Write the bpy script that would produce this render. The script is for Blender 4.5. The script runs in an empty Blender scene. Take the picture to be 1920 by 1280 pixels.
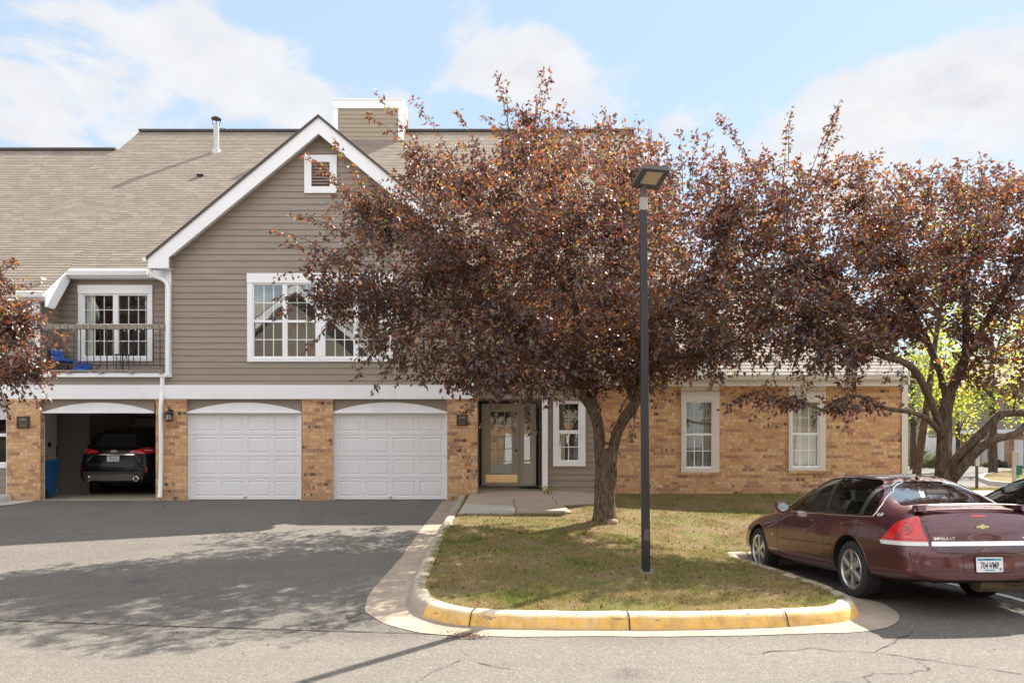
import bpy, bmesh, math, random
import numpy as np
from mathutils import Vector, Matrix, noise as mnoise
from mathutils.bvhtree import BVHTree

R = math.radians
scene = bpy.context.scene
COL = scene.collection
random.seed(7)
rng = np.random.default_rng(11)

# ---------------------------------------------------------------- camera
F, CX, HY, CZ = 1400.0, 960.0, 818.0, 1.55
cam_d = bpy.data.cameras.new('camera')
cam = bpy.data.objects.new('camera', cam_d)
COL.objects.link(cam)
cam.location = (0, 0, CZ)
cam.rotation_euler = (R(90), 0, 0)
cam_d.sensor_fit = 'HORIZONTAL'
cam_d.sensor_width = 36.0
cam_d.lens = F / 1920 * 36.0
cam_d.shift_y = (HY - 640) / 1920
cam_d.clip_start = 0.1
cam_d.clip_end = 2000
scene.camera = cam

# ---------------------------------------------------------------- light
SUN = Vector((0.67, 0.74, 1.0)).normalized()          # towards the sun
SUN_EL = math.asin(SUN.z)
SUN_AZ = math.atan2(SUN.x, SUN.y)
sun_d = bpy.data.lights.new('sun', 'SUN')
sun_d.energy = 4.8
sun_d.angle = R(0.5)
sun_d.color = (1.0, 0.93, 0.83)
sun = bpy.data.objects.new('sun', sun_d)
COL.objects.link(sun)
sun.rotation_euler = SUN.to_track_quat('Z', 'Y').to_euler()
sun.location = SUN * 60

scene.view_settings.view_transform = 'Standard'
scene.view_settings.look = 'None'
scene.view_settings.exposure = 1.54
scene.view_settings.gamma = 1.0
scene.view_settings.use_curve_mapping = False
scene.cycles.max_bounces = 8
scene.cycles.transparent_max_bounces = 12
scene.cycles.sample_clamp_indirect = 6


class NT:
    """small node-tree writer"""
    def __init__(s, tree):
        s.t = tree
        s.n = tree.nodes
        s.l = tree.links

    def new(s, typ, **kw):
        n = s.n.new(typ)
        for k, v in kw.items():
            setattr(n, k, v)
        return n

    def put(s, sock, v):
        if isinstance(v, bpy.types.NodeSocket):
            s.l.new(v, sock)
        elif v is not None:
            if hasattr(sock.default_value, '__len__') and not hasattr(v, '__len__'):
                v = [v] * len(sock.default_value)
            if hasattr(sock.default_value, '__len__') and len(sock.default_value) == 4 and len(v) == 3:
                v = (*v, 1)
            sock.default_value = v

    def math(s, op, a, b=None, c=None, clamp=False):
        n = s.new('ShaderNodeMath', operation=op, use_clamp=clamp)
        s.put(n.inputs[0], a)
        if b is not None:
            s.put(n.inputs[1], b)
        if c is not None:
            s.put(n.inputs[2], c)
        return n.outputs[0]

    def vmath(s, op, a, b=None, scale=None):
        n = s.new('ShaderNodeVectorMath', operation=op)
        s.put(n.inputs[0], a)
        if b is not None:
            s.put(n.inputs[1], b)
        if scale is not None:
            s.put(n.inputs['Scale'], scale)
        return n.outputs['Value'] if op in ('DOT_PRODUCT', 'LENGTH', 'DISTANCE') else n.outputs[0]

    def xyz(s, v):
        n = s.new('ShaderNodeSeparateXYZ')
        s.put(n.inputs[0], v)
        return n.outputs

    def comb(s, x, y, z):
        n = s.new('ShaderNodeCombineXYZ')
        for i, v in enumerate((x, y, z)):
            s.put(n.inputs[i], v)
        return n.outputs[0]

    def noise(s, vec, scale, detail=3, rough=0.5, dist=0.0):
        n = s.new('ShaderNodeTexNoise')
        s.put(n.inputs['Vector'], vec)
        n.inputs['Scale'].default_value = scale
        n.inputs['Detail'].default_value = detail
        n.inputs['Roughness'].default_value = rough
        n.inputs['Distortion'].default_value = dist
        return n.outputs['Fac']

    def white(s, vec):
        n = s.new('ShaderNodeTexWhiteNoise', noise_dimensions='3D')
        s.put(n.inputs['Vector'], vec)
        return n.outputs['Value']

    def ramp(s, fac, stops, interp='LINEAR'):
        n = s.new('ShaderNodeValToRGB')
        cr = n.color_ramp
        cr.interpolation = interp
        while len(cr.elements) < len(stops):
            cr.elements.new(0.5)
        for e, (p, c) in zip(cr.elements, stops):
            e.position = p
            e.color = (*c, 1) if len(c) == 3 else c
        s.put(n.inputs[0], fac)
        return n.outputs[0]

    def mix(s, fac, a, b, blend='MIX'):
        n = s.new('ShaderNodeMix', data_type='RGBA', blend_type=blend)
        s.put(n.inputs[0], fac)
        s.put(n.inputs[6], a)
        s.put(n.inputs[7], b)
        return n.outputs[2]

    def maprange(s, v, a, b, c=0.0, d=1.0, smooth=False):
        n = s.new('ShaderNodeMapRange')
        n.interpolation_type = 'SMOOTHSTEP' if smooth else 'LINEAR'
        s.put(n.inputs[0], v)
        for i, q in enumerate((a, b, c, d)):
            n.inputs[i + 1].default_value = q
        return n.outputs[0]

    def bump(s, h, strength=0.5, dist=0.01):
        n = s.new('ShaderNodeBump')
        n.inputs['Strength'].default_value = strength
        n.inputs['Distance'].default_value = dist
        s.put(n.inputs['Height'], h)
        return n.outputs[0]

    def coord(s, which='Object'):
        return s.new('ShaderNodeTexCoord').outputs[which]


# ---------------------------------------------------------------- world: physical sky with clouds far above
world = bpy.data.worlds.new('World')
scene.world = world
world.use_nodes = True
wt = NT(world.node_tree)
wt.n.clear()
sky = wt.new('ShaderNodeTexSky', sky_type='NISHITA')
sky.sun_disc = False
sky.sun_elevation = SUN_EL
sky.sun_rotation = SUN_AZ
sky.air_density = 1.0
sky.dust_density = 0.2
sky.ozone_density = 1.6
d = wt.coord('Generated')
dx, dy, dz = wt.xyz(d)
zz = wt.math('MAXIMUM', dz, 0.04)
# clouds lie on a layer: project the view direction on it
px = wt.math('DIVIDE', dx, wt.math('ADD', zz, 0.25))
py = wt.math('DIVIDE', dy, wt.math('ADD', zz, 0.25))
cv = wt.comb(px, py, 0.0)
n1 = wt.noise(cv, 3.6, 8, 0.56, 0.35)
n2 = wt.noise(wt.comb(wt.math('MULTIPLY', px, 1.0), py, 3.7), 7.0, 5, 0.55)
field = wt.math('ADD', wt.math('MULTIPLY', n1, 1.15), wt.math('MULTIPLY', n2, 0.30))
field = wt.math('SUBTRACT', field, 0.22)


def sky_dir(x, y):
    return Vector(((x - CX) / F, 1.0, (HY - y) / F)).normalized()


# cumulus banks at their compass bearings
banks = [((210, 90), (0.20, 0.075), 0.28), ((520, 140), (0.09, 0.05), 0.24), ((60, 235), (0.13, 0.06), 0.16),
         ((910, 85), (0.12, 0.065), 0.28), ((1110, 150), (0.12, 0.06), 0.25), ((1300, 200), (0.13, 0.07), 0.14),
         ((1660, 205), (0.13, 0.05), 0.26), ((1850, 80), (0.12, 0.06), 0.27), ((490, 240), (0.16, 0.045), 0.14),
         ((1450, 330), (0.22, 0.05), 0.10), ((1900, 300), (0.15, 0.05), 0.12), ((690, 30), (0.10, 0.07), -0.25),
         ((350, 215), (0.10, 0.045), -0.14), ((1430, 60), (0.20, 0.075), -0.22), ((1180, 40), (0.09, 0.05), -0.12),
         ((30, 20), (0.08, 0.03), -0.12), ((1700, 330), (0.1, 0.04), 0.10)]
for (bx, by), (rx, rz), amp in banks:
    c = sky_dir(bx, by)
    side = Vector((c.y, -c.x, 0)).normalized()
    up = side.cross(c).normalized()
    u = wt.math('DIVIDE', wt.vmath('DOT_PRODUCT', d, tuple(side)), rx)
    v = wt.math('DIVIDE', wt.vmath('DOT_PRODUCT', d, tuple(up)), rz)
    q = wt.math('ADD', wt.math('MULTIPLY', u, u), wt.math('MULTIPLY', v, v))
    g = wt.math('POWER', 2.718, wt.math('MULTIPLY', q, -1.0))
    front = wt.math('GREATER_THAN', dy, 0.0)
    g = wt.math('MULTIPLY', g, front)
    field = wt.math('ADD', field, wt.math('MULTIPLY', g, amp))
cover = wt.maprange(field, 0.585, 0.74, 0.0, 1.0, True)
shade = wt.maprange(field, 0.80, 1.02, 0.0, 1.0, True)
fine = wt.noise(cv, 9.0, 6, 0.6)
cl_col = wt.ramp(shade, [(0.0, (0.97, 0.98, 1.0)), (0.5, (1.0, 0.985, 0.97)), (1.0, (0.90, 0.91, 0.94))])
cl_col = wt.mix(1.0, cl_col, wt.ramp(fine, [(0.3, (0.90, 0.90, 0.92)), (0.65, (1, 1, 1))]), 'MULTIPLY')
cl_em = wt.vmath('SCALE', cl_col, None, 3.3)
low = wt.maprange(dz, 0.0, 0.5, 0.55, 0.10, True)
sky_c = wt.mix(0.80, sky.outputs[0], wt.mix(wt.maprange(dz, 0.0, 0.45, 0.0, 1.0, True), (2.75, 3.0, 3.3), (2.05, 2.6, 3.2)))
mixed = wt.mix(wt.math('MULTIPLY', cover, 0.93), sky_c, cl_em)
# extra bright unseen cloud added behind the camera and overhead to light the facade
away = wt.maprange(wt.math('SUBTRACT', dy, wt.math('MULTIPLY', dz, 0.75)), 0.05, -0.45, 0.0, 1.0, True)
fill_cover = wt.math('MULTIPLY', away, wt.maprange(n1, 0.36, 0.52, 0.3, 1.0, True))
mixed = wt.mix(fill_cover, mixed, wt.vmath('SCALE', (6.5, 6.6, 6.9), None, 1.0))
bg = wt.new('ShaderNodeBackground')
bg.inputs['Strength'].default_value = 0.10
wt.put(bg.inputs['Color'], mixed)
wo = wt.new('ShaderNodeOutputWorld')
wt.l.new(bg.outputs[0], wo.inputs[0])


# ---------------------------------------------------------------- helpers
def P(x, y, D):
    """point of the photograph at depth D, in metres"""
    return Vector(((x - CX) * D / F, D, CZ - (y - HY) * D / F))


def PX(x, D):
    return (x - CX) * D / F


def PZ(y, D):
    return CZ - (y - HY) * D / F


def tag(o, label=None, cat=None, group=None, kind=None):
    if label:
        o['label'] = label
    if cat:
        o['category'] = cat
    if group:
        o['group'] = group
    if kind:
        o['kind'] = kind
    return o


def thing(name, label, cat, loc=(0, 0, 0), group=None):
    o = bpy.data.objects.new(name, None)
    o.empty_display_size = 0.2
    COL.objects.link(o)
    o.location = loc
    return tag(o, label, cat, group)


def copy_tree(o, parent=None):
    c = o.copy()
    COL.objects.link(c)
    if parent:
        c.parent = parent
    for ch in list(o.children):
        copy_tree(ch, c)
    return c


def attach(o, parent):
    if parent is not None:
        o.parent = parent
        if parent.type == 'EMPTY':
            o.matrix_parent_inverse = parent.matrix_basis.inverted()
    return o


class MB:
    def __init__(s):
        s.v, s.f, s.m = [], [], []

    def add(s, vs, fs, mi=0):
        o = len(s.v)
        s.v += [tuple(p) for p in vs]
        s.f += [tuple(o + i for i in f) for f in fs]
        s.m += [mi] * len(fs)
        return s

    def quad(s, a, b, c, d, mi=0):
        return s.add([a, b, c, d], [(0, 1, 2, 3)], mi)

    def box(s, x0, x1, y0, y1, z0, z1, mi=0):
        x0, x1 = min(x0, x1), max(x0, x1)
        y0, y1 = min(y0, y1), max(y0, y1)
        z0, z1 = min(z0, z1), max(z0, z1)
        vs = [(x, y, z) for z in (z0, z1) for y in (y0, y1) for x in (x0, x1)]
        return s.add(vs, [(0, 2, 3, 1), (4, 5, 7, 6), (0, 1, 5, 4), (2, 6, 7, 3), (0, 4, 6, 2), (1, 3, 7, 5)], mi)

    def pbox(s, xa, xb, ya, yb, D, th, back=0.0, mi=0):
        """box whose front outline is the photo rectangle at depth D; th metres deep"""
        return s.box(PX(xa, D), PX(xb, D), D, D + th, PZ(yb, D), PZ(ya, D), mi)

    def prism(s, poly, y0, y1, mi=0):
        """poly in (x, z), counter-clockwise seen from -y"""
        n = len(poly)
        vs = [(x, y0, z) for x, z in poly] + [(x, y1, z) for x, z in poly]
        fs = [tuple(range(n)), tuple(range(2 * n - 1, n - 1, -1))]
        fs += [(i, i + n, (i + 1) % n + n, (i + 1) % n) for i in range(n)]
        return s.add(vs, fs, mi)

    def tube(s, pts, rad, n=6, mi=0, cap=True, squash=None):
        pts = [Vector(p) for p in pts]
        if not hasattr(rad, '__len__'):
            rad = [rad] * len(pts)
        vs, fs = [], []
        prev = None
        for i, p in enumerate(pts):
            t = (pts[min(i + 1, len(pts) - 1)] - pts[max(i - 1, 0)])
            t = t.normalized() if t.length > 1e-9 else Vector((0, 0, 1))
            if prev is None:
                a = Vector((0, 0, 1)) if abs(t.z) < 0.9 else Vector((1, 0, 0))
                u = t.cross(a).normalized()
            else:
                u = (prev - t * prev.dot(t))
                u = u.normalized() if u.length > 1e-6 else t.orthogonal().normalized()
            prev = u
            w = t.cross(u)
            for k in range(n):
                an = 2 * math.pi * (k + 0.5) / n
                vs.append(p + (u * math.cos(an) + w * math.sin(an)) * rad[i])
        for i in range(len(pts) - 1):
            for k in range(n):
                a, b = i * n + k, i * n + (k + 1) % n
                fs.append((a, b, b + n, a + n))
        if cap:
            fs.append(tuple(range(n - 1, -1, -1)))
            fs.append(tuple(range((len(pts) - 1) * n, len(pts) * n)))
        return s.add(vs, fs, mi)

    def lathe(s, prof, n=32, origin=(0, 0, 0), axis='Y', mi=0, sides=None):
        """prof = [(r, h)] turned about the axis through origin"""
        o = Vector(origin)
        vs, fs = [], []
        for r, h in prof:
            for k in range(n):
                a = 2 * math.pi * k / n
                if axis == 'Y':
                    vs.append(o + Vector((r * math.cos(a), h, r * math.sin(a))))
                elif axis == 'Z':
                    vs.append(o + Vector((r * math.cos(a), r * math.sin(a), h)))
                else:
                    vs.append(o + Vector((h, r * math.cos(a), r * math.sin(a))))
        for i in range(len(prof) - 1):
            for k in range(n):
                a, b = i * n + k, i * n + (k + 1) % n
                fs.append((a, b, b + n, a + n))
        return s.add(vs, fs, mi)

    def build(s, name, mats, parent=None, smooth=False, angle=None, recalc=True):
        me = bpy.data.meshes.new(name)
        me.from_pydata(s.v, [], s.f)
        if not isinstance(mats, (list, tuple)):
            mats = [mats]
        for m in mats:
            me.materials.append(m)
        me.polygons.foreach_set('material_index', s.m)
        if recalc:
            bm = bmesh.new()
            bm.from_mesh(me)
            bmesh.ops.recalc_face_normals(bm, faces=bm.faces)
            bm.to_mesh(me)
            bm.free()
        if smooth:
            me.polygons.foreach_set('use_smooth', [True] * len(me.polygons))
            me.set_sharp_from_angle(angle=R(angle or 40))
        me.update()
        o = bpy.data.objects.new(name, me)
        COL.objects.link(o)
        return attach(o, parent)


def np_mesh(name, verts, faces, mat, parent=None, smooth=False):
    """verts (n,3), faces (m,k) arrays"""
    me = bpy.data.meshes.new(name)
    n, (m, k) = len(verts), faces.shape
    me.vertices.add(n)
    me.vertices.foreach_set('co', np.asarray(verts, np.float32).ravel())
    me.loops.add(m * k)
    me.loops.foreach_set('vertex_index', faces.astype(np.int32).ravel())
    me.polygons.add(m)
    me.polygons.foreach_set('loop_start', np.arange(0, m * k, k, dtype=np.int32))
    me.polygons.foreach_set('loop_total', np.full(m, k, np.int32))
    if smooth:
        me.polygons.foreach_set('use_smooth', [True] * m)
    me.materials.append(mat)
    me.update(calc_edges=True)
    me.validate()
    o = bpy.data.objects.new(name, me)
    COL.objects.link(o)
    return attach(o, parent)


def eval_mesh(o):
    dg = bpy.context.evaluated_depsgraph_get()
    dg.update()
    return bpy.data.meshes.new_from_object(o.evaluated_get(dg))


def text_mesh(name, body, size, mat, parent, M, extrude=0.001, sx=1.0, align='CENTER', bold=0.0):
    cu = bpy.data.curves.new(name, 'FONT')
    cu.body = body
    cu.size = size
    cu.align_x = align
    cu.align_y = 'CENTER'
    cu.extrude = extrude
    cu.offset = bold
    cu.resolution_u = 3
    t = bpy.data.objects.new(name + '_tmp', cu)
    COL.objects.link(t)
    me = eval_mesh(t)
    bpy.data.objects.remove(t)
    bpy.data.curves.remove(cu)
    me.transform(M @ Matrix.Diagonal((sx, 1, 1, 1)))
    me.materials.clear()
    me.materials.append(mat)
    o = bpy.data.objects.new(name, me)
    COL.objects.link(o)
    return attach(o, parent)


# ---------------------------------------------------------------- materials
def mat_new(name):
    m = bpy.data.materials.new(name)
    m.use_nodes = True
    t = NT(m.node_tree)
    t.n.clear()
    out = t.new('ShaderNodeOutputMaterial')
    return m, t, out


def pbr(name, col, rough=0.6, metal=0.0, var=0.0, vscale=3.0, bump=0.0, bscale=60.0, spec=0.5, coat=0.0, dirt=0.0, emit=None):
    m, t, out = mat_new(name)
    b = t.new('ShaderNodeBsdfPrincipled')
    co = t.coord()
    c = col
    if var:
        nz = t.noise(co, vscale, 5, 0.6)
        c = t.mix(nz, [k * (1 - var) for k in col], [min(1, k * (1 + var)) for k in col])
    if dirt:
        nz = t.maprange(t.noise(co, 1.3, 6, 0.7), 0.5, 0.75)
        c = t.mix(t.math('MULTIPLY', nz, dirt), c, (0.10, 0.085, 0.065))
    t.put(b.inputs['Base Color'], c)
    b.inputs['Roughness'].default_value = rough
    b.inputs['Metallic'].default_value = metal
    b.inputs['Specular IOR Level'].default_value = spec
    b.inputs['Coat Weight'].default_value = coat
    b.inputs['Coat Roughness'].default_value = 0.04
    if bump:
        t.put(b.inputs['Normal'], t.bump(t.noise(co, bscale, 4, 0.6), bump, 0.01))
    if emit:
        t.put(b.inputs['Emission Color'], emit[0])
        b.inputs['Emission Strength'].default_value = emit[1]
    t.l.new(b.outputs[0], out.inputs[0])
    return m


def brick_mat(name, w=0.312, h=0.082, joint=0.009, tone=1.18):
    m, t, out = mat_new(name)
    x, y, z = t.xyz(t.coord())
    g = t.new('ShaderNodeNewGeometry')
    nx, ny, nz = t.xyz(g.outputs['True Normal'])
    side = t.math('GREATER_THAN', t.math('ABSOLUTE', nx), 0.7)
    u = t.math('ADD', t.math('MULTIPLY', x, t.math('SUBTRACT', 1.0, side)), t.math('MULTIPLY', y, side))
    u = t.math('ADD', u, 100.0)
    v = t.math('ADD', z, 50.0)
    row = t.math('FLOOR', t.math('DIVIDE', v, h))
    off = t.math('MULTIPLY', t.math('FLOORED_MODULO', row, 3.0), 0.3333)
    uu = t.math('ADD', t.math('DIVIDE', u, w), off)
    # half bricks here and there
    colr = t.math('FLOOR', uu)
    fu = t.math('SUBTRACT', uu, colr)
    fv = t.math('FRACT', t.math('DIVIDE', v, h))
    r0 = t.white(t.comb(colr, row, 1.7))
    half = t.math('GREATER_THAN', r0, 0.72)
    sub = t.math('MULTIPLY', half, t.math('GREATER_THAN', fu, 0.5))
    # distances to joints in metres
    du = t.math('MULTIPLY', t.math('MINIMUM', fu, t.math('SUBTRACT', 1.0, fu)), w)
    dm = t.math('ADD', t.math('MULTIPLY', t.math('ABSOLUTE', t.math('SUBTRACT', fu, 0.5)), w), t.math('MULTIPLY', t.math('SUBTRACT', 1.0, half), 9.0))
    dv = t.math('MULTIPLY', t.math('MINIMUM', fv, t.math('SUBTRACT', 1.0, fv)), h)
    dj = t.math('MINIMUM', t.math('MINIMUM', du, dm), dv)
    wob = t.math('MULTIPLY', t.math('SUBTRACT', t.noise(t.coord(), 60, 2), 0.5), 0.004)
    mort = t.maprange(t.math('ADD', dj, wob), joint * 0.35, joint * 0.62, 1.0, 0.0, True)
    rid = t.white(t.comb(t.math('ADD', colr, t.math('MULTIPLY', sub, 0.37)), row, 4.1))
    rid2 = t.white(t.comb(colr, t.math('ADD', row, t.math('MULTIPLY', sub, 0.5)), 9.3))
    k = tone
    base = t.ramp(rid, [(0.0, (.58 * k, .385 * k, .205 * k)), (0.25, (.53 * k, .315 * k, .14 * k)), (0.45, (.48 * k, .255 * k, .10 * k)),
                        (0.66, (.56 * k, .34 * k, .17 * k)), (0.80, (.36 * k, .17 * k, .085 * k)), (0.88, (.25 * k, .115 * k, .075 * k)), (1.0, (.20 * k, .10 * k, .08 * k))], 'CONSTANT')
    # flashing: soft vertical tone bands and dark burns within bricks
    fl = t.noise(t.comb(t.math('MULTIPLY', u, 1.0), t.math('MULTIPLY', row, 0.9), 0.0), 13.0, 2)
    base = t.mix(t.maprange(fl, 0.42, 0.62, 0.0, 0.75), base, (.40 * k, .20 * k, .095 * k))
    base = t.mix(t.maprange(t.noise(t.coord(), 28, 4), 0.45, 0.7, 0.0, 0.35), base, (.66 * k, .46 * k, .28 * k))
    burn = t.math('MULTIPLY', t.math('GREATER_THAN', rid2, 0.94), t.maprange(t.noise(t.comb(t.math('MULTIPLY', u, 1.0), row, 7.0), 9.0, 1), 0.46, 0.56, 0.0, 0.93))
    base = t.mix(burn, base, (.060, .040, .034))
    big = t.noise(t.coord(), 1.1, 3)
    base = t.mix(t.maprange(big, 0.4, 0.7, 0.0, 0.16), base, (.40 * k, .22 * k, .11 * k))
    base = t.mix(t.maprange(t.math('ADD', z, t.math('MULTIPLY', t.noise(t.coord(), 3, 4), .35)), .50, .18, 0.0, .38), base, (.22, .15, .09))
    colr2 = t.mix(mort, base, (.36, .29, .23))
    b = t.new('ShaderNodeBsdfPrincipled')
    t.put(b.inputs['Base Color'], colr2)
    b.inputs['Roughness'].default_value = 0.85
    hgt = t.math('ADD', t.math('MULTIPLY', t.math('SUBTRACT', 1.0, mort), 1.0), t.math('MULTIPLY', t.noise(t.coord(), 90, 3), 0.35))
    t.put(b.inputs['Normal'], t.bump(hgt, 0.6, 0.004))
    t.l.new(b.outputs[0], out.inputs[0])
    return m


def shingle_mat(name, c1=(.30, .245, .185), course=0.143, axis=0):
    m, t, out = mat_new(name)
    xs = t.xyz(t.coord())
    x = xs[axis]
    row = t.math('FLOOR', t.math('DIVIDE', t.math('ADD', xs[2], 20.004), course * 0.64))
    off = t.white(t.comb(row, 0.3, 0.1))
    uu = t.math('ADD', t.math('DIVIDE', t.math('ADD', x, 60.0), 0.31), off)
    cid = t.math('FLOOR', uu)
    fu = t.math('SUBTRACT', uu, cid)
    r = t.white(t.comb(cid, row, 0.5))
    base = t.ramp(r, [(0.0, [c * 0.80 for c in c1]), (0.35, [c * 0.93 for c in c1]), (0.7, c1), (1.0, [c * 1.15 for c in c1])])
    slot = t.math('LESS_THAN', t.math('MINIMUM', fu, t.math('SUBTRACT', 1.0, fu)), 0.014)
    base = t.mix(t.math('MULTIPLY', slot, 0.65), base, (.05, .04, .035))
    big = t.noise(t.vmath('MULTIPLY', t.coord(), (0.25, 1, 1.6)), 0.9, 5, 0.6)
    base = t.mix(t.maprange(big, 0.45, 0.7, 0.0, 0.22), base, [c * 0.6 for c in c1])
    base = t.mix(t.maprange(t.noise(t.coord(), 120, 2), 0.35, 0.65, 0.0, 0.45), base, [c * 0.6 for c in c1])
    b = t.new('ShaderNodeBsdfPrincipled')
    t.put(b.inputs['Base Color'], base)
    b.inputs['Roughness'].default_value = 0.92
    b.inputs['Specular IOR Level'].default_value = 0.2
    t.put(b.inputs['Normal'], t.bump(t.noise(t.coord(), 160, 3), 0.35, 0.006))
    t.l.new(b.outputs[0], out.inputs[0])
    return m


def siding_mat(name, col=(.345, .285, .228)):
    m, t, out = mat_new(name)
    co = t.coord()
    x, y, z = t.xyz(co)
    board = t.math('FLOOR', t.math('DIVIDE', t.math('ADD', z, 20.0), 0.1533))
    seg = t.math('FLOOR', t.math('ADD', t.math('DIVIDE', x, 3.3), t.white(t.comb(board, 2.0, 0.0))))
    r = t.white(t.comb(board, seg, 0.0))
    c = t.mix(r, [k * 0.93 for k in col], [k * 1.05 for k in col])
    st = t.noise(t.vmath('MULTIPLY', co, (1.2, 1, 9.0)), 2.4, 5, 0.65)
    c = t.mix(t.maprange(st, 0.35, 0.7, 0.0, 0.32), c, [k * 0.66 for k in col])
    jf = t.math('FRACT', t.math('ADD', t.math('DIVIDE', x, 3.3), t.white(t.comb(board, 2.0, 0.0))))
    c = t.mix(t.math('MULTIPLY', t.math('LESS_THAN', jf, 0.0016), 0.6), c, (.05, .04, .03))
    spot = t.maprange(t.noise(co, 14, 2), 0.79, 0.84, 0.0, 0.5)
    c = t.mix(spot, c, [k * 0.5 for k in col])
    b = t.new('ShaderNodeBsdfPrincipled')
    t.put(b.inputs['Base Color'], c)
    b.inputs['Roughness'].default_value = 0.62
    gr = t.noise(t.vmath('MULTIPLY', co, (3, 1, 60.0)), 3.0, 4, 0.6)
    t.put(b.inputs['Normal'], t.bump(gr, 0.25, 0.003))
    t.l.new(b.outputs[0], out.inputs[0])
    return m


def asphalt_mat(name, c=(.168, .150, .130)):
    m, t, out = mat_new(name)
    co = t.coord()
    sp = t.noise(co, 110, 3, 0.85)
    big = t.noise(co, 0.35, 5, 0.6)
    mid = t.noise(t.vmath('MULTIPLY', co, (0.7, 2.2, 1)), 1.6, 5, 0.65)
    base = t.mix(t.maprange(sp, 0.35, 0.7), [k * 0.50 for k in c], [k * 1.8 for k in c])
    base = t.mix(t.maprange(t.noise(co, 38, 4, 0.9), 0.40, 0.62, 0.0, 0.55), base, [k * 0.45 for k in c])
    base = t.mix(t.maprange(big, 0.35, 0.68, 0.0, 0.45), base, [k * 0.62 for k in c])
    base = t.mix(t.maprange(mid, 0.48, 0.75, 0.0, 0.40), base, (.20, .18, .155))
    # newer, darker blacktop on the driveway; worn pale street in front
    x, y, z = t.xyz(co)
    wear = t.maprange(t.math('ADD', y, t.math('MULTIPLY', t.noise(co, 0.8, 3), 0.5)), 7.6, 6.9, 0.0, 1.0, True)
    base = t.mix(t.math('MULTIPLY', wear, 0.40), base, (.265, .24, .205))
    oil = t.maprange(t.noise(co, 0.9, 2), 0.68, 0.80, 0.0, 0.5)
    base = t.mix(oil, base, (.035, .033, .031))
    for sc_, lo_, hi_ in ((105, .72, 1.38), (40, .90, 1.12)):
        vo = t.new('ShaderNodeTexVoronoi')
        vo.inputs['Scale'].default_value = sc_
        t.put(vo.inputs['Vector'], co)
        rv_ = t.xyz(vo.outputs['Color'])[0]
        base = t.mix(1.0, base, t.ramp(rv_, [(0.0, (lo_,) * 3), (0.75, (1.0,) * 3), (1.0, (hi_,) * 3)]), 'MULTIPLY')
    tyre = t.maprange(t.noise(t.vmath('MULTIPLY', co, (0.12, 2.4, 1)), 1.0, 3, 0.6), 0.55, 0.70, 0.0, 0.30)
    base = t.mix(tyre, base, [k * 0.55 for k in c])
    grit = t.maprange(t.noise(co, 75, 1, 0.8), 0.66, 0.72)
    base = t.mix(t.math('MULTIPLY', grit, 0.6), base, (.24, .22, .19))
    # hairline cracks
    vn = t.new('ShaderNodeTexVoronoi', feature='DISTANCE_TO_EDGE')
    t.put(vn.inputs['Vector'], t.vmath('ADD', co, t.vmath('SCALE', t.comb(t.noise(co, 1.7, 4), t.noise(t.vmath('ADD', co, (5, 3, 1)), 1.7, 4), 0), None, 1.4)))
    vn.inputs['Scale'].default_value = 0.33
    cr = t.math('MULTIPLY', t.math('LESS_THAN', vn.outputs['Distance'], 0.0028), t.maprange(t.noise(co, 0.5, 2), 0.5, 0.56))
    base = t.mix(t.math('MULTIPLY', cr, 0.6), base, (.025, .022, .02))
    b = t.new('ShaderNodeBsdfPrincipled')
    t.put(b.inputs['Base Color'], base)
    b.inputs['Roughness'].default_value = 0.88
    b.inputs['Specular IOR Level'].default_value = 0.35
    t.put(b.inputs['Normal'], t.bump(t.noise(co, 80, 4, 0.85), 1.0, 0.014))
    t.l.new(b.outputs[0], out.inputs[0])
    return m


def concrete_mat(name, c=(.34, .30, .25), stain=0.4):
    m, t, out = mat_new(name)
    co = t.coord()
    base = t.mix(t.noise(co, 70, 4, 0.7), [k * 0.7 for k in c], [k * 1.25 for k in c])
    base = t.mix(t.maprange(t.noise(co, 1.8, 6, 0.65), 0.42, 0.7, 0.0, stain), base, [k * 0.45 for k in c])
    base = t.mix(t.maprange(t.noise(co, 9, 4, 0.7), 0.58, 0.72, 0.0, stain), base, [c[0] * .5, c[1] * .42, c[2] * .32])
    b = t.new('ShaderNodeBsdfPrincipled')
    t.put(b.inputs['Base Color'], base)
    b.inputs['Roughness'].default_value = 0.9
    t.put(b.inputs['Normal'], t.bump(t.noise(co, 90, 4, 0.7), 0.5, 0.006))
    t.l.new(b.outputs[0], out.inputs[0])
    return m


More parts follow.
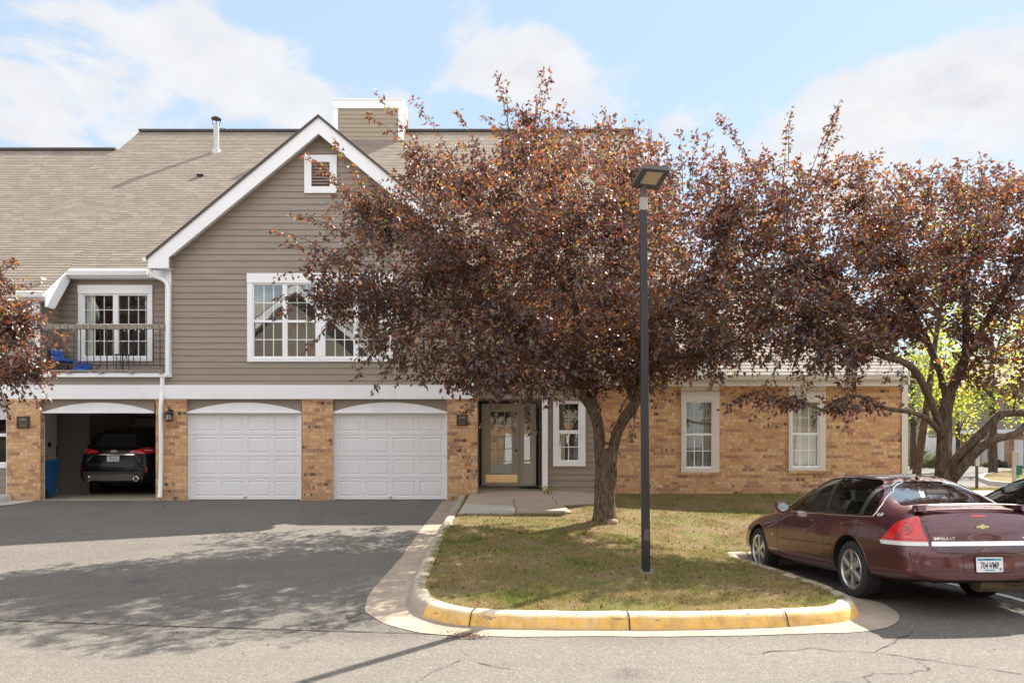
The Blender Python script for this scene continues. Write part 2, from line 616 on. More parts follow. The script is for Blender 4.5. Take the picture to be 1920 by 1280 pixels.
def yellow_kerb_mat():
    m, t, out = mat_new('worn_yellow_paint')
    co = t.coord()
    x, y, z = t.xyz(co)
    conc = t.mix(t.noise(co, 70, 4, 0.7), (.40, .34, .26), (.66, .58, .47))
    yel = t.mix(t.noise(co, 5, 5, 0.7), (.66, .34, .05), (.78, .50, .14))
    g = t.new('ShaderNodeNewGeometry')
    nx, ny, nz = t.xyz(g.outputs['True Normal'])
    # paint is worn off the top of the kerb and left on its face
    w = t.math('ADD', t.math('MULTIPLY', t.math('ABSOLUTE', nz), 0.9), t.math('MULTIPLY', t.math('SUBTRACT', t.noise(co, 9, 6, 0.7), 0.5), 0.9))
    worn = t.maprange(w, 0.30, 0.85, 0.0, 0.95, True)
    base = t.mix(worn, yel, conc)
    chip = t.maprange(t.noise(t.vmath('MULTIPLY', co, (1.0, 1, 4)), 3.3, 6, 0.8), 0.60, 0.63)
    base = t.mix(chip, base, (.13, .12, .11))
    dirt = t.maprange(t.noise(t.vmath('MULTIPLY', co, (2, 2, 1)), 3, 6, 0.75), 0.45, 0.7, 0.0, 0.65)
    base = t.mix(dirt, base, (.30, .17, .07))
    b = t.new('ShaderNodeBsdfPrincipled')
    t.put(b.inputs['Base Color'], base)
    b.inputs['Roughness'].default_value = 0.8
    t.put(b.inputs['Normal'], t.bump(t.noise(co, 60, 5, 0.75), 0.6, 0.008))
    t.l.new(b.outputs[0], out.inputs[0])
    return m


def lawn_color(t, co):
    """dry patches, bare soil and green areas by place"""
    p1 = t.noise(co, 1.15, 6, 0.66)
    p2 = t.noise(t.vmath('ADD', co, (7, 2, 3)), 2.6, 5, 0.6)
    f = t.math('ADD', t.math('MULTIPLY', p1, 0.65), t.math('MULTIPLY', p2, 0.35))
    return f


def soil_mat():
    m, t, out = mat_new('lawn_soil')
    co = t.coord()
    f = lawn_color(t, co)
    base = t.ramp(f, [(0.36, (.25, .17, .11)), (0.48, (.17, .12, .065)), (0.56, (.14, .14, .04)), (0.68, (.08, .10, .025))])
    base = t.mix(t.maprange(t.noise(co, 45, 4, 0.8), 0.35, 0.7, 0.0, 0.6), base, (.30, .23, .12))
    base = t.mix(t.maprange(t.noise(co, 22, 4, 0.7), 0.55, 0.75, 0.0, 0.7), base, (.06, .04, .025))
    b = t.new('ShaderNodeBsdfPrincipled')
    t.put(b.inputs['Base Color'], base)
    b.inputs['Roughness'].default_value = 0.95
    b.inputs['Specular IOR Level'].default_value = 0.1
    t.put(b.inputs['Normal'], t.bump(t.noise(co, 50, 5, 0.8), 1.0, 0.03))
    t.l.new(b.outputs[0], out.inputs[0])
    return m


def blade_mat():
    m, t, out = mat_new('grass_blades')
    co = t.coord()
    g = t.new('ShaderNodeNewGeometry')
    r = g.outputs['Random Per Island']
    f = lawn_color(t, co)
    k = t.math('ADD', f, t.math('MULTIPLY', t.math('SUBTRACT', r, 0.5), 0.32))
    base = t.ramp(k, [(0.38, (.34, .23, .13)), (0.47, (.44, .34, .16)), (0.535, (.24, .24, .06)), (0.60, (.12, .17, .03)), (0.75, (.08, .15, .02))])
    df = t.new('ShaderNodeBsdfDiffuse')
    t.put(df.inputs[0], base)
    tr = t.new('ShaderNodeBsdfTranslucent')
    t.put(tr.inputs[0], base)
    mx = t.new('ShaderNodeMixShader')
    mx.inputs[0].default_value = 0.4
    t.l.new(df.outputs[0], mx.inputs[1])
    t.l.new(tr.outputs[0], mx.inputs[2])
    t.l.new(mx.outputs[0], out.inputs[0])
    return m


def leaf_mat(name, stops, tstops, trans=0.45, gloss=0.12, grough=0.35):
    m, t, out = mat_new(name)
    g = t.new('ShaderNodeNewGeometry')
    r = g.outputs['Random Per Island']
    base = t.ramp(r, stops)
    tcol = t.ramp(t.math('FRACT', t.math('MULTIPLY', r, 7.31)), tstops)
    df = t.new('ShaderNodeBsdfDiffuse')
    t.put(df.inputs[0], base)
    tr = t.new('ShaderNodeBsdfTranslucent')
    t.put(tr.inputs[0], tcol)
    mx = t.new('ShaderNodeMixShader')
    mx.inputs[0].default_value = trans
    t.l.new(df.outputs[0], mx.inputs[1])
    t.l.new(tr.outputs[0], mx.inputs[2])
    gl = t.new('ShaderNodeBsdfGlossy')
    gl.inputs['Roughness'].default_value = grough
    gl.inputs['Color'].default_value = (0.9, 0.9, 0.95, 1)
    m2 = t.new('ShaderNodeMixShader')
    m2.inputs[0].default_value = gloss
    t.l.new(mx.outputs[0], m2.inputs[1])
    t.l.new(gl.outputs[0], m2.inputs[2])
    t.l.new(m2.outputs[0], out.inputs[0])
    return m


def bark_mat(name, c=(.150, .112, .083)):
    m, t, out = mat_new(name)
    co = t.coord()
    v = t.vmath('MULTIPLY', co, (1, 1, 0.22))
    n = t.noise(v, 22, 7, 0.75, 1.2)
    base = t.ramp(n, [(0.36, [k * 0.16 for k in c]), (0.47, [k * 0.75 for k in c]), (0.62, [k * 1.6 for k in c]), (0.8, [k * 2.1 for k in c])])
    base = t.mix(t.maprange(t.noise(co, 5, 5, 0.7), 0.5, 0.7, 0.0, 0.55), base, [c[0] * 1.6, c[1] * 1.15, c[2] * .85])
    b = t.new('ShaderNodeBsdfPrincipled')
    t.put(b.inputs['Base Color'], base)
    b.inputs['Roughness'].default_value = 0.95
    b.inputs['Specular IOR Level'].default_value = 0.15
    t.put(b.inputs['Normal'], t.bump(n, 1.0, 0.05))
    t.l.new(b.outputs[0], out.inputs[0])
    return m


def glass_mat(name, tint=(0.9, 0.94, 0.92), ior=1.9, rough=0.003, wav=0.0):
    """thin pane: mirror reflection by Fresnel, the rest passes straight through"""
    m, t, out = mat_new(name)
    fr = t.new('ShaderNodeFresnel')
    fr.inputs['IOR'].default_value = ior
    gl = t.new('ShaderNodeBsdfGlossy')
    gl.inputs['Roughness'].default_value = rough
    gl.inputs['Color'].default_value = (0.95, 1.0, 0.98, 1)
    if wav:
        nrm = t.bump(t.noise(t.coord(), 1.6, 2), wav, 0.05)
        t.put(gl.inputs['Normal'], nrm)
        t.put(fr.inputs['Normal'], nrm)
    tr = t.new('ShaderNodeBsdfTransparent')
    tr.inputs['Color'].default_value = (*tint, 1)
    mx = t.new('ShaderNodeMixShader')
    t.l.new(fr.outputs[0], mx.inputs[0])
    t.l.new(tr.outputs[0], mx.inputs[1])
    t.l.new(gl.outputs[0], mx.inputs[2])
    t.l.new(mx.outputs[0], out.inputs[0])
    return m


def paint_mat(name, c, flake=0.5, dusty=0.0):
    m, t, out = mat_new(name)
    b = t.new('ShaderNodeBsdfPrincipled')
    co = t.coord()
    col = t.mix(t.noise(co, 900, 1), [k * 0.75 for k in c], [min(1, k * 1.35) for k in c])
    if dusty:
        du = t.maprange(t.noise(co, 3.1, 6, 0.7), 0.4, 0.75, 0.0, dusty)
        col = t.mix(du, col, (.16, .13, .11))
    t.put(b.inputs['Base Color'], col)
    b.inputs['Metallic'].default_value = flake
    rr = t.maprange(t.noise(co, 14, 5, 0.7), 0.4, 0.7, 0.28, 0.42)
    t.put(b.inputs['Roughness'], rr)
    b.inputs['Coat Weight'].default_value = 1.0
    t.put(b.inputs['Coat Roughness'], t.maprange(t.noise(co, 25, 5, 0.7), 0.45, 0.75, 0.02, 0.10))
    t.l.new(b.outputs[0], out.inputs[0])
    return m


M = {}
M['siding'] = siding_mat('taupe_lap_siding', (.290, .238, .190))
M['brick'] = brick_mat('tan_brick')
M['brick_far'] = brick_mat('brick_far', tone=0.9)
M['roof'] = shingle_mat('asphalt_shingle', (.262, .218, .175))
M['roof_light'] = shingle_mat('asphalt_shingle_grey', (.36, .325, .28))
M['trim'] = pbr('white_trim_paint', (.82, .82, .83), 0.55, var=0.05, vscale=2.0, bump=0.12, bscale=30, dirt=0.10)
M['trim_warm'] = pbr('cream_trim_paint', (.66, .61, .54), 0.6, var=0.06, vscale=3, bump=0.1, bscale=30, dirt=0.12)
M['vinyl'] = pbr('white_vinyl', (.83, .83, .83), 0.4, var=0.03)
M['door_white'] = pbr('garage_door_paint', (.76, .755, .76), 0.5, var=0.03, vscale=1.2, bump=0.06, bscale=120)
M['taupe'] = pbr('taupe_paint', (.265, .22, .178), 0.65, var=0.06)
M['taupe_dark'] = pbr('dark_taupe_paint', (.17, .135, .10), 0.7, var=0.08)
M['door_paint'] = pbr('greige_door_paint', (.76, .71, .64), 0.5, var=0.04)
M['black_metal'] = pbr('black_metal', (.022, .021, .022), 0.45)
M['bronze'] = pbr('dark_bronze', (.045, .036, .030), 0.5, metal=0.3, var=0.2)
M['bronze_letter'] = pbr('bronze_letter', (.30, .25, .19), 0.5)
M['lamp_body'] = pbr('grey_lamp_housing', (.085, .08, .08), 0.5, var=0.1)
M['lamp_collar'] = pbr('grey_collar', (.36, .34, .33), 0.6, var=0.1)
M['galv'] = pbr('galvanised_steel', (.42, .42, .40), 0.42, metal=0.7, var=0.25, vscale=8)
M['gap'] = pbr('dark_gap', (.012, .011, .010), 0.9)
M['glass_dark'] = glass_mat('balcony_glass', ior=1.65)
M['glass'] = glass_mat('window_glass', ior=2.4, wav=0.02)
M['glass_soft'] = glass_mat('curtained_glass', ior=1.75, wav=0.02)
M['car_glass'] = glass_mat('car_glass', (0.70, 0.86, 0.76), ior=1.9)
M['car_screen'] = glass_mat('rear_screen_glass', (0.50, 0.70, 0.60), ior=5.5)
M['curtain'] = pbr('grey_curtain', (.74, .69, .62), 0.9, var=0.15, vscale=7)
M['sheer'] = pbr('sheer_curtain', (.80, .77, .72), 0.9, var=0.1, vscale=5)
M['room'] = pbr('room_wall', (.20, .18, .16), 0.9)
M['garage_wall'] = pbr('garage_plaster', (.68, .65, .62), 0.9, var=0.12, vscale=1.5, dirt=0.3)
M['concrete'] = concrete_mat('concrete', (.37, .31, .24), 0.55)
M['concrete_light'] = concrete_mat('pale_concrete', (.46, .43, .38), 0.25)
M['slab'] = concrete_mat('brown_aggregate', (.40, .31, .23), 0.25)
M['yellow'] = yellow_kerb_mat()
M['asphalt'] = asphalt_mat('asphalt')
M['road_far'] = asphalt_mat('far_asphalt', (.13, .115, .105))
M['soil'] = soil_mat()
M['blade'] = blade_mat()
M['bark'] = bark_mat('crabapple_bark')
M['bark_grey'] = bark_mat('grey_bark', (.085, .065, .05))
M['white_line'] = pbr('road_paint', (.62, .62, .60), 0.8, var=0.2, vscale=12)
M['crack'] = pbr('crack_fill', (.02, .018, .016), 0.95)
M['mulch'] = pbr('red_mulch', (.11, .05, .03), 0.95, var=0.5, vscale=40, bump=1.0, bscale=60)
M['leaf_plum'] = leaf_mat('plum_leaf',
    [(0.0, (.034, .025, .034)), (0.42, (.062, .038, .042)), (0.60, (.078, .055, .030)), (0.78, (.20, .065, .026)), (0.89, (.22, .085, .022)), (0.95, (.085, .085, .022)), (1.0, (.045, .055, .022))],
    [(0.0, (.15, .05, .045)), (0.45, (.26, .080, .050)), (0.72, (.62, .17, .03)), (0.9, (.42, .30, .05)), (1.0, (.17, .18, .04))], 0.36, 0.065, 0.45)
M['leaf_green'] = leaf_mat('green_leaf',
    [(0.0, (.05, .09, .015)), (0.5, (.085, .13, .02)), (0.8, (.16, .17, .025)), (1.0, (.22, .19, .03))],
    [(0.0, (.30, .44, .03)), (0.5, (.58, .62, .04)), (1.0, (.80, .68, .06))], 0.58, 0.06, 0.4)
M['leaf_dull'] = leaf_mat('dull_green_leaf',
    [(0.0, (.05, .065, .03)), (0.5, (.075, .085, .04)), (1.0, (.12, .12, .06))],
    [(0.0, (.15, .19, .06)), (1.0, (.28, .28, .10))], 0.4, 0.05, 0.5)
M['dead_leaf'] = leaf_mat('fallen_leaf',
    [(0.0, (.055, .03, .022)), (0.5, (.10, .05, .03)), (0.8, (.18, .09, .04)), (1.0, (.25, .15, .07))],
    [(0.0, (.10, .04, .02)), (1.0, (.3, .1, .03))], 0.2, 0.03, 0.5)
M['blue'] = pbr('blue_fabric', (.03, .13, .52), 0.75, var=0.25, vscale=9)
M['blue_white'] = pbr('pale_pattern_fabric', (.55, .56, .62), 0.8, var=0.4, vscale=50)
M['bin_blue'] = pbr('bin_blue_plastic', (.02, .10, .26), 0.45, var=0.1)
M['card'] = pbr('cardboard', (.32, .22, .13), 0.9, var=0.1)
M['tyre'] = pbr('tyre_rubber', (.022, .021, .021), 0.85, var=0.25, vscale=20, bump=0.2, bscale=80)
M['alloy'] = pbr('alloy_wheel', (.58, .55, .52), 0.32, metal=0.85, var=0.08)
M['chrome'] = pbr('chrome', (.82, .82, .82), 0.07, metal=1.0)
M['maroon'] = paint_mat('maroon_paint', (.080, .017, .024), 0.45, 0.10)
M['black_paint'] = paint_mat('black_paint', (.010, .010, .012), 0.2)
M['navy_paint'] = paint_mat('dark_navy_paint', (.014, .015, .022), 0.3)
M['red_lens'] = pbr('red_lens', (.55, .008, .008), 0.12, var=0.25, vscale=22, coat=1.0, bump=0.4, bscale=45)
M['lamp_inner'] = pbr('lamp_inner_red', (.20, .004, .004), 0.3, coat=1.0)
M['clear_lens'] = pbr('clear_lens', (.62, .60, .58), 0.15, var=0.3, vscale=30, coat=1.0)
M['plate_white'] = pbr('plate_white', (.74, .75, .76), 0.4)
M['plate_blue'] = pbr('plate_blue', (.05, .30, .42), 0.4, var=0.3, vscale=20)
M['ink'] = pbr('plate_ink', (.03, .03, .05), 0.5)
M['plastic'] = pbr('black_plastic', (.025, .024, .024), 0.6, bump=0.1)
M['grey_plastic'] = pbr('grey_plastic', (.055, .051, .048), 0.85, spec=.2)
M['seat'] = pbr('grey_seat', (.20, .185, .17), 0.85)
M['green_plastic'] = pbr('green_plastic', (.01, .12, .075), 0.4)
M['mint'] = pbr('mint_bag', (.16, .62, .40), 0.5)
M['sign_back'] = pbr('sign_back', (.38, .37, .33), 0.5, metal=0.3, var=0.1)
M['post_green'] = pbr('green_post', (.045, .05, .04), 0.6)
M['bulb'] = pbr('clear_bulb', (.75, .72, .66), 0.2)
M['lens_lamp'] = pbr('lamp_lens', (.56, .44, .27), 0.35, bump=0.3, bscale=70)
M['rock'] = pbr('pink_rock', (.26, .165, .125), 0.9, var=0.25, vscale=14, bump=0.5, bscale=30)
# ================================================================ GROUND
def sstep(a, b, x):
    t = min(1.0, max(0.0, (x - a) / (b - a)))
    return t * t * (3 - 2 * t)


def G(x, y):
    """height of the paving"""
    dr = float(np.interp(y, [-60, 5.0, 6.0, 7.5, 12.0, 18.1, 26], [-0.6, -0.40, -0.38, -0.35, -0.20, 0.0, 0.0]))
    lot = float(np.interp(y, [-60, 5.0, 7.5, 8.9, 12.9, 13.6, 21, 26, 62, 250], [-0.6, -0.40, -0.36, -0.36, -0.58, -0.58, -0.12, -0.12, -0.80, -1.5]))
    k = sstep(2.4, 3.6, x)
    if y > 13.5:
        k = sstep(9.8, 12.0, x)
    far = sstep(26, 34, y)
    z = dr * (1 - k) + lot * k
    if y > 26:
        z = z * (1 - far) + float(np.interp(y, [26, 62, 250], [-0.12, -0.80, -1.5])) * far
    return z


def hit(x, y, dz=0.0, fn=G, lo=4.0, hi=90.0):
    """where the ray of photo pixel (x, y) meets the ground"""
    D = lo
    prev = None
    while D < hi:
        z = PZ(y, D)
        g = fn(PX(x, D), D) + dz
        if z <= g:
            a, b = D - 0.05, D
            for _ in range(20):
                c = (a + b) / 2
                if PZ(y, c) <= fn(PX(x, c), c) + dz:
                    b = c
                else:
                    a = c
            return Vector((PX(x, b), b, fn(PX(x, b), b) + dz))
        D += 0.05
    return Vector((PX(x, hi), hi, fn(PX(x, hi), hi) + dz))


def grid_sheet(name, xs, ys, fn, mat, kind='structure'):
    nx, ny = len(xs), len(ys)
    v = np.array([(x, y, fn(x, y)) for y in ys for x in xs])
    f = np.array([(j * nx + i, j * nx + i + 1, (j + 1) * nx + i + 1, (j + 1) * nx + i) for j in range(ny - 1) for i in range(nx - 1)])
    o = np_mesh(name, v, f, mat, smooth=True)
    tag(o, kind=kind)
    return o


def poly_sheet(name, poly, fn, mat, step=0.25, kind='structure', thick=0.0):
    """flat polygon (x, y) cut into a grid and draped on fn"""
    bm = bmesh.new()
    vs = [bm.verts.new((x, y, 0)) for x, y in poly]
    bm.faces.new(vs)
    xs = [p[0] for p in poly]
    ys = [p[1] for p in poly]
    for ax, lo, hi in ((0, min(xs), max(xs)), (1, min(ys), max(ys))):
        c = lo + step
        while c < hi:
            co = (c, 0, 0) if ax == 0 else (0, c, 0)
            no = (1, 0, 0) if ax == 0 else (0, 1, 0)
            bmesh.ops.bisect_plane(bm, geom=bm.verts[:] + bm.edges[:] + bm.faces[:], plane_co=co, plane_no=no)
            c += step
    for v in bm.verts:
        v.co.z = fn(v.co.x, v.co.y)
    bmesh.ops.recalc_face_normals(bm, faces=bm.faces)
    if sum(f.normal.z for f in bm.faces) < 0:
        bmesh.ops.reverse_faces(bm, faces=bm.faces)
    if thick:
        r = bmesh.ops.extrude_face_region(bm, geom=bm.faces[:])
        for e in r['geom']:
            if isinstance(e, bmesh.types.BMVert):
                e.co.z += thick
        bmesh.ops.recalc_face_normals(bm, faces=bm.faces)
    me = bpy.data.meshes.new(name)
    bm.to_mesh(me)
    bm.free()
    me.materials.append(mat)
    o = bpy.data.objects.new(name, me)
    COL.objects.link(o)
    tag(o, kind=kind)
    return o


xs = sorted(set(list(np.arange(-16, 16.01, 0.4)) + list(np.arange(-60, -16, 4)) + list(np.arange(18, 140, 4)) + [200, -150]))
ys = sorted(set(list(np.arange(3, 27, 0.4)) + list(np.arange(-60, 3, 3)) + list(np.arange(27, 100, 3)) + [120, 160, 250]))

# ---- kerb round the planted island: grass edge traced on the kerb top
KH = 0.15


def ktop(x, y):
    return G(x, y) + KH


edge_left = [hit(x, y, KH) for x, y in [(872, 928), (866, 941), (852, 966), (838, 993), (824, 1022), (812, 1050), (801, 1078), (797, 1092)]]
edge_c1 = [hit(x, y, KH) for x, y in [(796, 1104), (803, 1117), (815, 1126), (832, 1133), (855, 1138)]]
edge_front = [hit(x, y, KH) for x, y in [(890, 1141.5), (960, 1144), (1100, 1146), (1250, 1146), (1380, 1144), (1480, 1141)]]
edge_c2 = [hit(x, y, KH) for x, y in [(1545, 1137), (1568, 1133), (1580, 1127)]]
p0, p1 = Vector((3.62, 8.15, 0)), Vector((3.50, 12.62, 0))
edge_right = [Vector((*p0.lerp(p1, k).xy, 0)) for k in (0.0, 0.12, 0.3, 0.5, 0.7, 0.88, 1.0)]
edge_back = [Vector((x, 12.78 + 0.0 * x, 0)) for x in (3.66, 4.2, 5.5, 7.5, 10, 14, 20, 30, 45)]
edge = edge_left + edge_c1 + edge_front + edge_c2 + edge_right + edge_back
edge = [Vector((p.x, p.y, ktop(p.x, p.y))) for p in edge]


def resample(pts, step):
    out = [pts[0]]
    for a, b in zip(pts, pts[1:]):
        n = max(1, int((b - a).length / step))
        out += [a.lerp(b, k / n) for k in range(1, n + 1)]
    return out


def smooth_path(pts, it=2):
    for _ in range(it):
        q = [pts[0]]
        for i in range(1, len(pts) - 1):
            q.append((pts[i - 1] + pts[i] * 2 + pts[i + 1]) / 4)
        q.append(pts[-1])
        pts = q
    return pts


kp = smooth_path(resample([p.copy() for p in edge[:len(edge_left + edge_c1 + edge_front + edge_c2 + edge_right) + 5]], 0.10), 6)
kp = kp + [Vector((x, 12.78, ktop(x, 12.78))) for x in (10, 14, 20, 30, 45)]
outn = []
for i, p in enumerate(kp):
    t = (kp[min(i + 1, len(kp) - 1)] - kp[max(i - 1, 0)]).normalized()
    outn.append(Vector((t.y, -t.x, 0)).normalized())     # to the paving side (path runs anticlockwise round the grass)
outn = [-n if False else n for n in outn]
# orientation check: left side must point to -x
if outn[3].x > 0:
    outn = [-n for n in outn]


def side_mark(p):
    return p.y < 8.9 and -1.15 < p.x < 4.2 and (p.y < 8.3)


sec = [(-0.02, -0.12), (-0.02, 0.0), (0.02, 0.012), (0.105, 0.008), (0.135, -0.008), (0.155, -0.035), (0.205, -KH + 0.012), (0.222, -KH - 0.06)]
kv, kf, km = [], [], []
joint = set()
acc = 0
for i in range(1, len(kp)):
    acc += (kp[i] - kp[i - 1]).length
    if acc > 1.45 and i < len(kp) - 8:
        joint.add(i)
        acc = 0
for i, (p, n) in enumerate(zip(kp, outn)):
    zt = ktop(p.x, p.y)
    for o_, h in sec:
        wob = 0.006 * mnoise.noise(Vector((p.x * 3, p.y * 3, o_ * 9)))
        sh = -0.008 if (i in joint and 0 < o_ < 0.21) else 0
        kv.append((p.x + n.x * (o_ + wob + sh * 0.4), p.y + n.y * (o_ + wob + sh * 0.4), zt + h + wob + sh))
ns = len(sec)
for i in range(len(kp) - 1):
    yel = outn[i].y < -0.5 and -1.0 < kp[i].x < 3.62 and kp[i].y < 9
    for k in range(ns - 1):
        kf.append((i * ns + k, i * ns + k + 1, (i + 1) * ns + k + 1, (i + 1) * ns + k))
        km.append(1 if yel and k >= 1 else 0)
mb = MB()
mb.v, mb.f, mb.m = kv, kf, km
kerb = mb.build('kerb', [M['concrete'], M['yellow']], smooth=True, angle=50, recalc=False)
# faces must look outwards
kerb.data.flip_normals() if kerb.data.polygons[3].normal.z < 0 else None
tag(kerb, kind='structure')

jm = MB()
for i in sorted(joint):
    p, n = kp[i], outn[i]
    t = (kp[i + 1] - kp[i - 1]).normalized() * .006
    zt = ktop(p.x, p.y)
    pts = [Vector((p.x + n.x * o_, p.y + n.y * o_, zt + h + .004)) + n * .004 for o_, h in sec[1:7]]
    for a, b in zip(pts, pts[1:]):
        j_ = n * 0 + t * (1 + mnoise.noise(a * 20))
        jm.quad(a - j_ - Vector((0, 0, .016)) * 0, a + j_, b + j_, b - j_)
tag(jm.build('kerb_joint', M['crack']), kind='structure')

# ---- concrete gutter pan beside the kerb
pv, pf = [], []
for i, (p, n) in enumerate(zip(kp, outn)):
    w = 0.40
    if p.y < 8.6 and p.x > -0.9:
        w = float(np.interp(p.x, [-0.9, -0.2, 0.8, 2.9, 3.55, 3.7], [0.42, 0.20, 0.13, 0.16, 0.36, 0.46]))
    elif p.x > 3.3 and p.y < 12.5:
        w = float(np.interp(p.y, [8.1, 8.6, 9.4], [0.46, 0.40, 0.16]))
    elif p.x < 0:
        w = float(np.interp(p.y, [7.8, 8.8, 11, 18], [0.46, 0.44, 0.33, 0.33]))
    for k, d_ in enumerate((0.19, 0.25, 0.25 + w * 0.5, 0.22 + w)):
        x, y = p.x + n.x * d_, p.y + n.y * d_
        e = 0.008 * mnoise.noise(Vector((p.x * 5, p.y * 5, k)))
        if k == 3:
            x += n.x * e * 2
            y += n.y * e * 2
        pv.append((x, y, G(x, y) + (0.030, 0.016, 0.012, 0.006)[k]))
for i in range(len(kp) - 1):
    if kp[i].x > 12:
        break
    for k in range(3):
        pf.append((i * 4 + k, i * 4 + k + 1, (i + 1) * 4 + k + 1, (i + 1) * 4 + k))
mb = MB()
mb.v, mb.f, mb.m = pv, pf, [0] * len(pf)
pan = mb.build('gutter_pan', concrete_mat('gutter_concrete', (.33, .265, .20), 0.5), smooth=True, recalc=False)
if pan.data.polygons[5].normal.z < 0:
    pan.data.flip_normals()
tag(pan, kind='structure')

# ---- lawn surface: interpolates kerb tops and the walls' foot
ctrl = [(p.x, p.y, p.z - 0.012) for p in kp[::5]]
ctrl += [(x, 18.75, 0.12) for x in (2.2, 3, 4, 5, 6, 7, 8, 9, 9.6)]
ctrl += [(-0.95, 17.9, 0.13), (0.2, 17.9, 0.14), (1.2, 18.3, 0.16), (1.72, 13.8, 0.0), (0.6, 14.4, 0.02), (-1.0, 14.3, 0.04), (1.73, 9.65, -0.19),
         (9.9, 19, 0.05), (12, 20.5, -0.02), (16, 20.5, -0.02), (25, 20.5, -0.02), (45, 20.5, -0.02)]
C_ = np.array(ctrl)
Dm = np.linalg.norm(C_[:, None, :2] - C_[None, :, :2], axis=2)
Wt = np.linalg.solve(np.block([[-Dm + np.eye(len(C_)) * 0.02, np.ones((len(C_), 1))], [np.ones((1, len(C_))), np.zeros((1, 1))]]), np.append(C_[:, 2], 0))


def L(x, y):
    dd = np.hypot(C_[:, 0] - x, C_[:, 1] - y)
    return float(-dd @ Wt[:-1] + Wt[-1])


def Lv(x, y):
    dd = np.hypot(C_[:, 0][None] - x[:, None], C_[:, 1][None] - y[:, None])
    return -dd @ Wt[:-1] + Wt[-1]


lawn_poly = [(p.x, p.y) for p in kp if p.x < 9 or p.y > 12.7]
lawn_poly = lawn_poly[::2] + [(45, 12.78), (45, 21.0), (9.9, 21.0), (9.9, 18.72), (2.0, 18.72), (-1.15, 18.2)]
lawn = poly_sheet('lawn', lawn_poly, lambda x, y: L(x, y) + 0.012 * mnoise.noise(Vector((x * 2.2, y * 2.2, 0))), M['soil'], 0.3)

def in_lawn(x, y, m=0.45):
    ok = True
    for dx_, dy_ in ((m, 0), (-m, 0), (0, m), (0, -m)):
        a, b = x + dx_, y + dy_
        ins = False
        j = len(lawn_poly) - 1
        for i in range(len(lawn_poly)):
            (xi, yi), (xj, yj) = lawn_poly[i], lawn_poly[j]
            if (yi > b) != (yj > b) and a < (xj - xi) * (b - yi) / (yj - yi) + xi:
                ins = not ins
            j = i
        ok = ok and ins
    return ok


grid_sheet('ground', xs, ys, lambda x, y: min(G(x, y), L(x, y) - .2) - .25 if in_lawn(x, y) else G(x, y), M['asphalt'])

# ---- walkway and porch slab
wk = [(-1.0, 17.96), (-1.03, 16.2), (-1.05, 14.45)]
q1 = hit(1072, 960, 0.03, L)
q2 = hit(1056, 947, 0.03, L)
q3 = hit(1113, 941, 0.03, L)
wk += [(q1.x, q1.y), (q2.x, q2.y), (q3.x + 0.3, q3.y), (2.25, 18.58), (-0.6, 18.58), (-0.75, 17.96)]
poly_sheet('path', wk, lambda x, y: L(x, y) - 0.05, M['slab'], 0.35, thick=0.085)
wl = [(-1.035, 14.46), (-1.03, 16.1), (0.10, 15.95), (0.10, 14.5)]
poly_sheet('path', [(-1.02, 14.47), (-1.01, 16.0), (0.05, 15.6), (0.05, 14.55)], lambda x, y: L(x, y) - 0.03, M['concrete_light'], 0.35, thick=0.070)
mb = MB()
for (x, y0, y1) in ((0.06, 14.5, 16.8), (0.95, 16.0, 17.3)):
    pts = [Vector((x + 0.03 * math.sin(k), y0 + (y1 - y0) * k / 6, L(x, y0 + (y1 - y0) * k / 6) + 0.038)) for k in range(7)]
    for a, b in zip(pts, pts[1:]):
        mb.quad(a + Vector((-.008, 0, 0)), a + Vector((.008, 0, 0)), b + Vector((.008, 0, 0)), b + Vector((-.008, 0, 0)))
tag(mb.build('path_joint', M['crack']), kind='structure')
mb = MB()
xa, xb = -0.90, 0.82
prof = [(17.97, 0.155), (18.7, 0.20), (20.05, 0.245)]
for (ya, za), (yb, zb) in zip(prof, prof[1:]):
    mb.quad((xa, ya, za), (xb, ya, za), (xb, yb, zb), (xa, yb, zb))
mb.quad((xa, 17.97, -0.05), (xb, 17.97, -0.05), (xb, 17.97, .155), (xa, 17.97, .155))
mb.quad((xb, 17.97, -0.05), (xb, 18.7, -0.05), (xb, 18.7, .20), (xb, 17.97, .155))
mb.quad((xb, 18.7, -0.05), (xb, 20.05, -0.05), (xb, 20.05, .245), (xb, 18.7, .20))
tag(mb.build('porch_slab', M['concrete']), kind='structure')

# ---- left kerb, walk and mulch at the driveway's other side
kl = [Vector((-12.1, 18.0, 0)), Vector((-12.0, 17.4, 0)), Vector((-12.3, 16.9, 0)), Vector((-13.2, 16.3, 0)), Vector((-14.5, 15.2, 0)), Vector((-17, 13.2, 0)), Vector((-22, 10, 0))]
kl = smooth_path(resample(kl, 0.15), 5)
mb = MB()
n = len(kl)
for i, p in enumerate(kl):
    t = (kl[min(i + 1, n - 1)] - kl[max(i - 1, 0)]).normalized()
    nn = Vector((-t.y, t.x, 0))
    if nn.x < 0 and nn.y > 0 or nn.dot(Vector((1, -1, 0))) < 0:
        nn = -nn
    g = G(p.x, p.y)
    for o_, h in ((-0.30, -0.1), (-0.30, 0.15), (-0.03, 0.155), (0.02, 0.12), (0.05, 0.012), (0.55, 0.008)):
        mb.v.append((p.x + nn.x * o_, p.y + nn.y * o_, g + h))
for i in range(n - 1):
    for k in range(5):
        mb.f.append((i * 6 + k, i * 6 + k + 1, (i + 1) * 6 + k + 1, (i + 1) * 6 + k))
        mb.m.append(0)
ko = mb.build('kerb', M['concrete_light'], smooth=True, angle=40)
tag(ko, kind='structure')
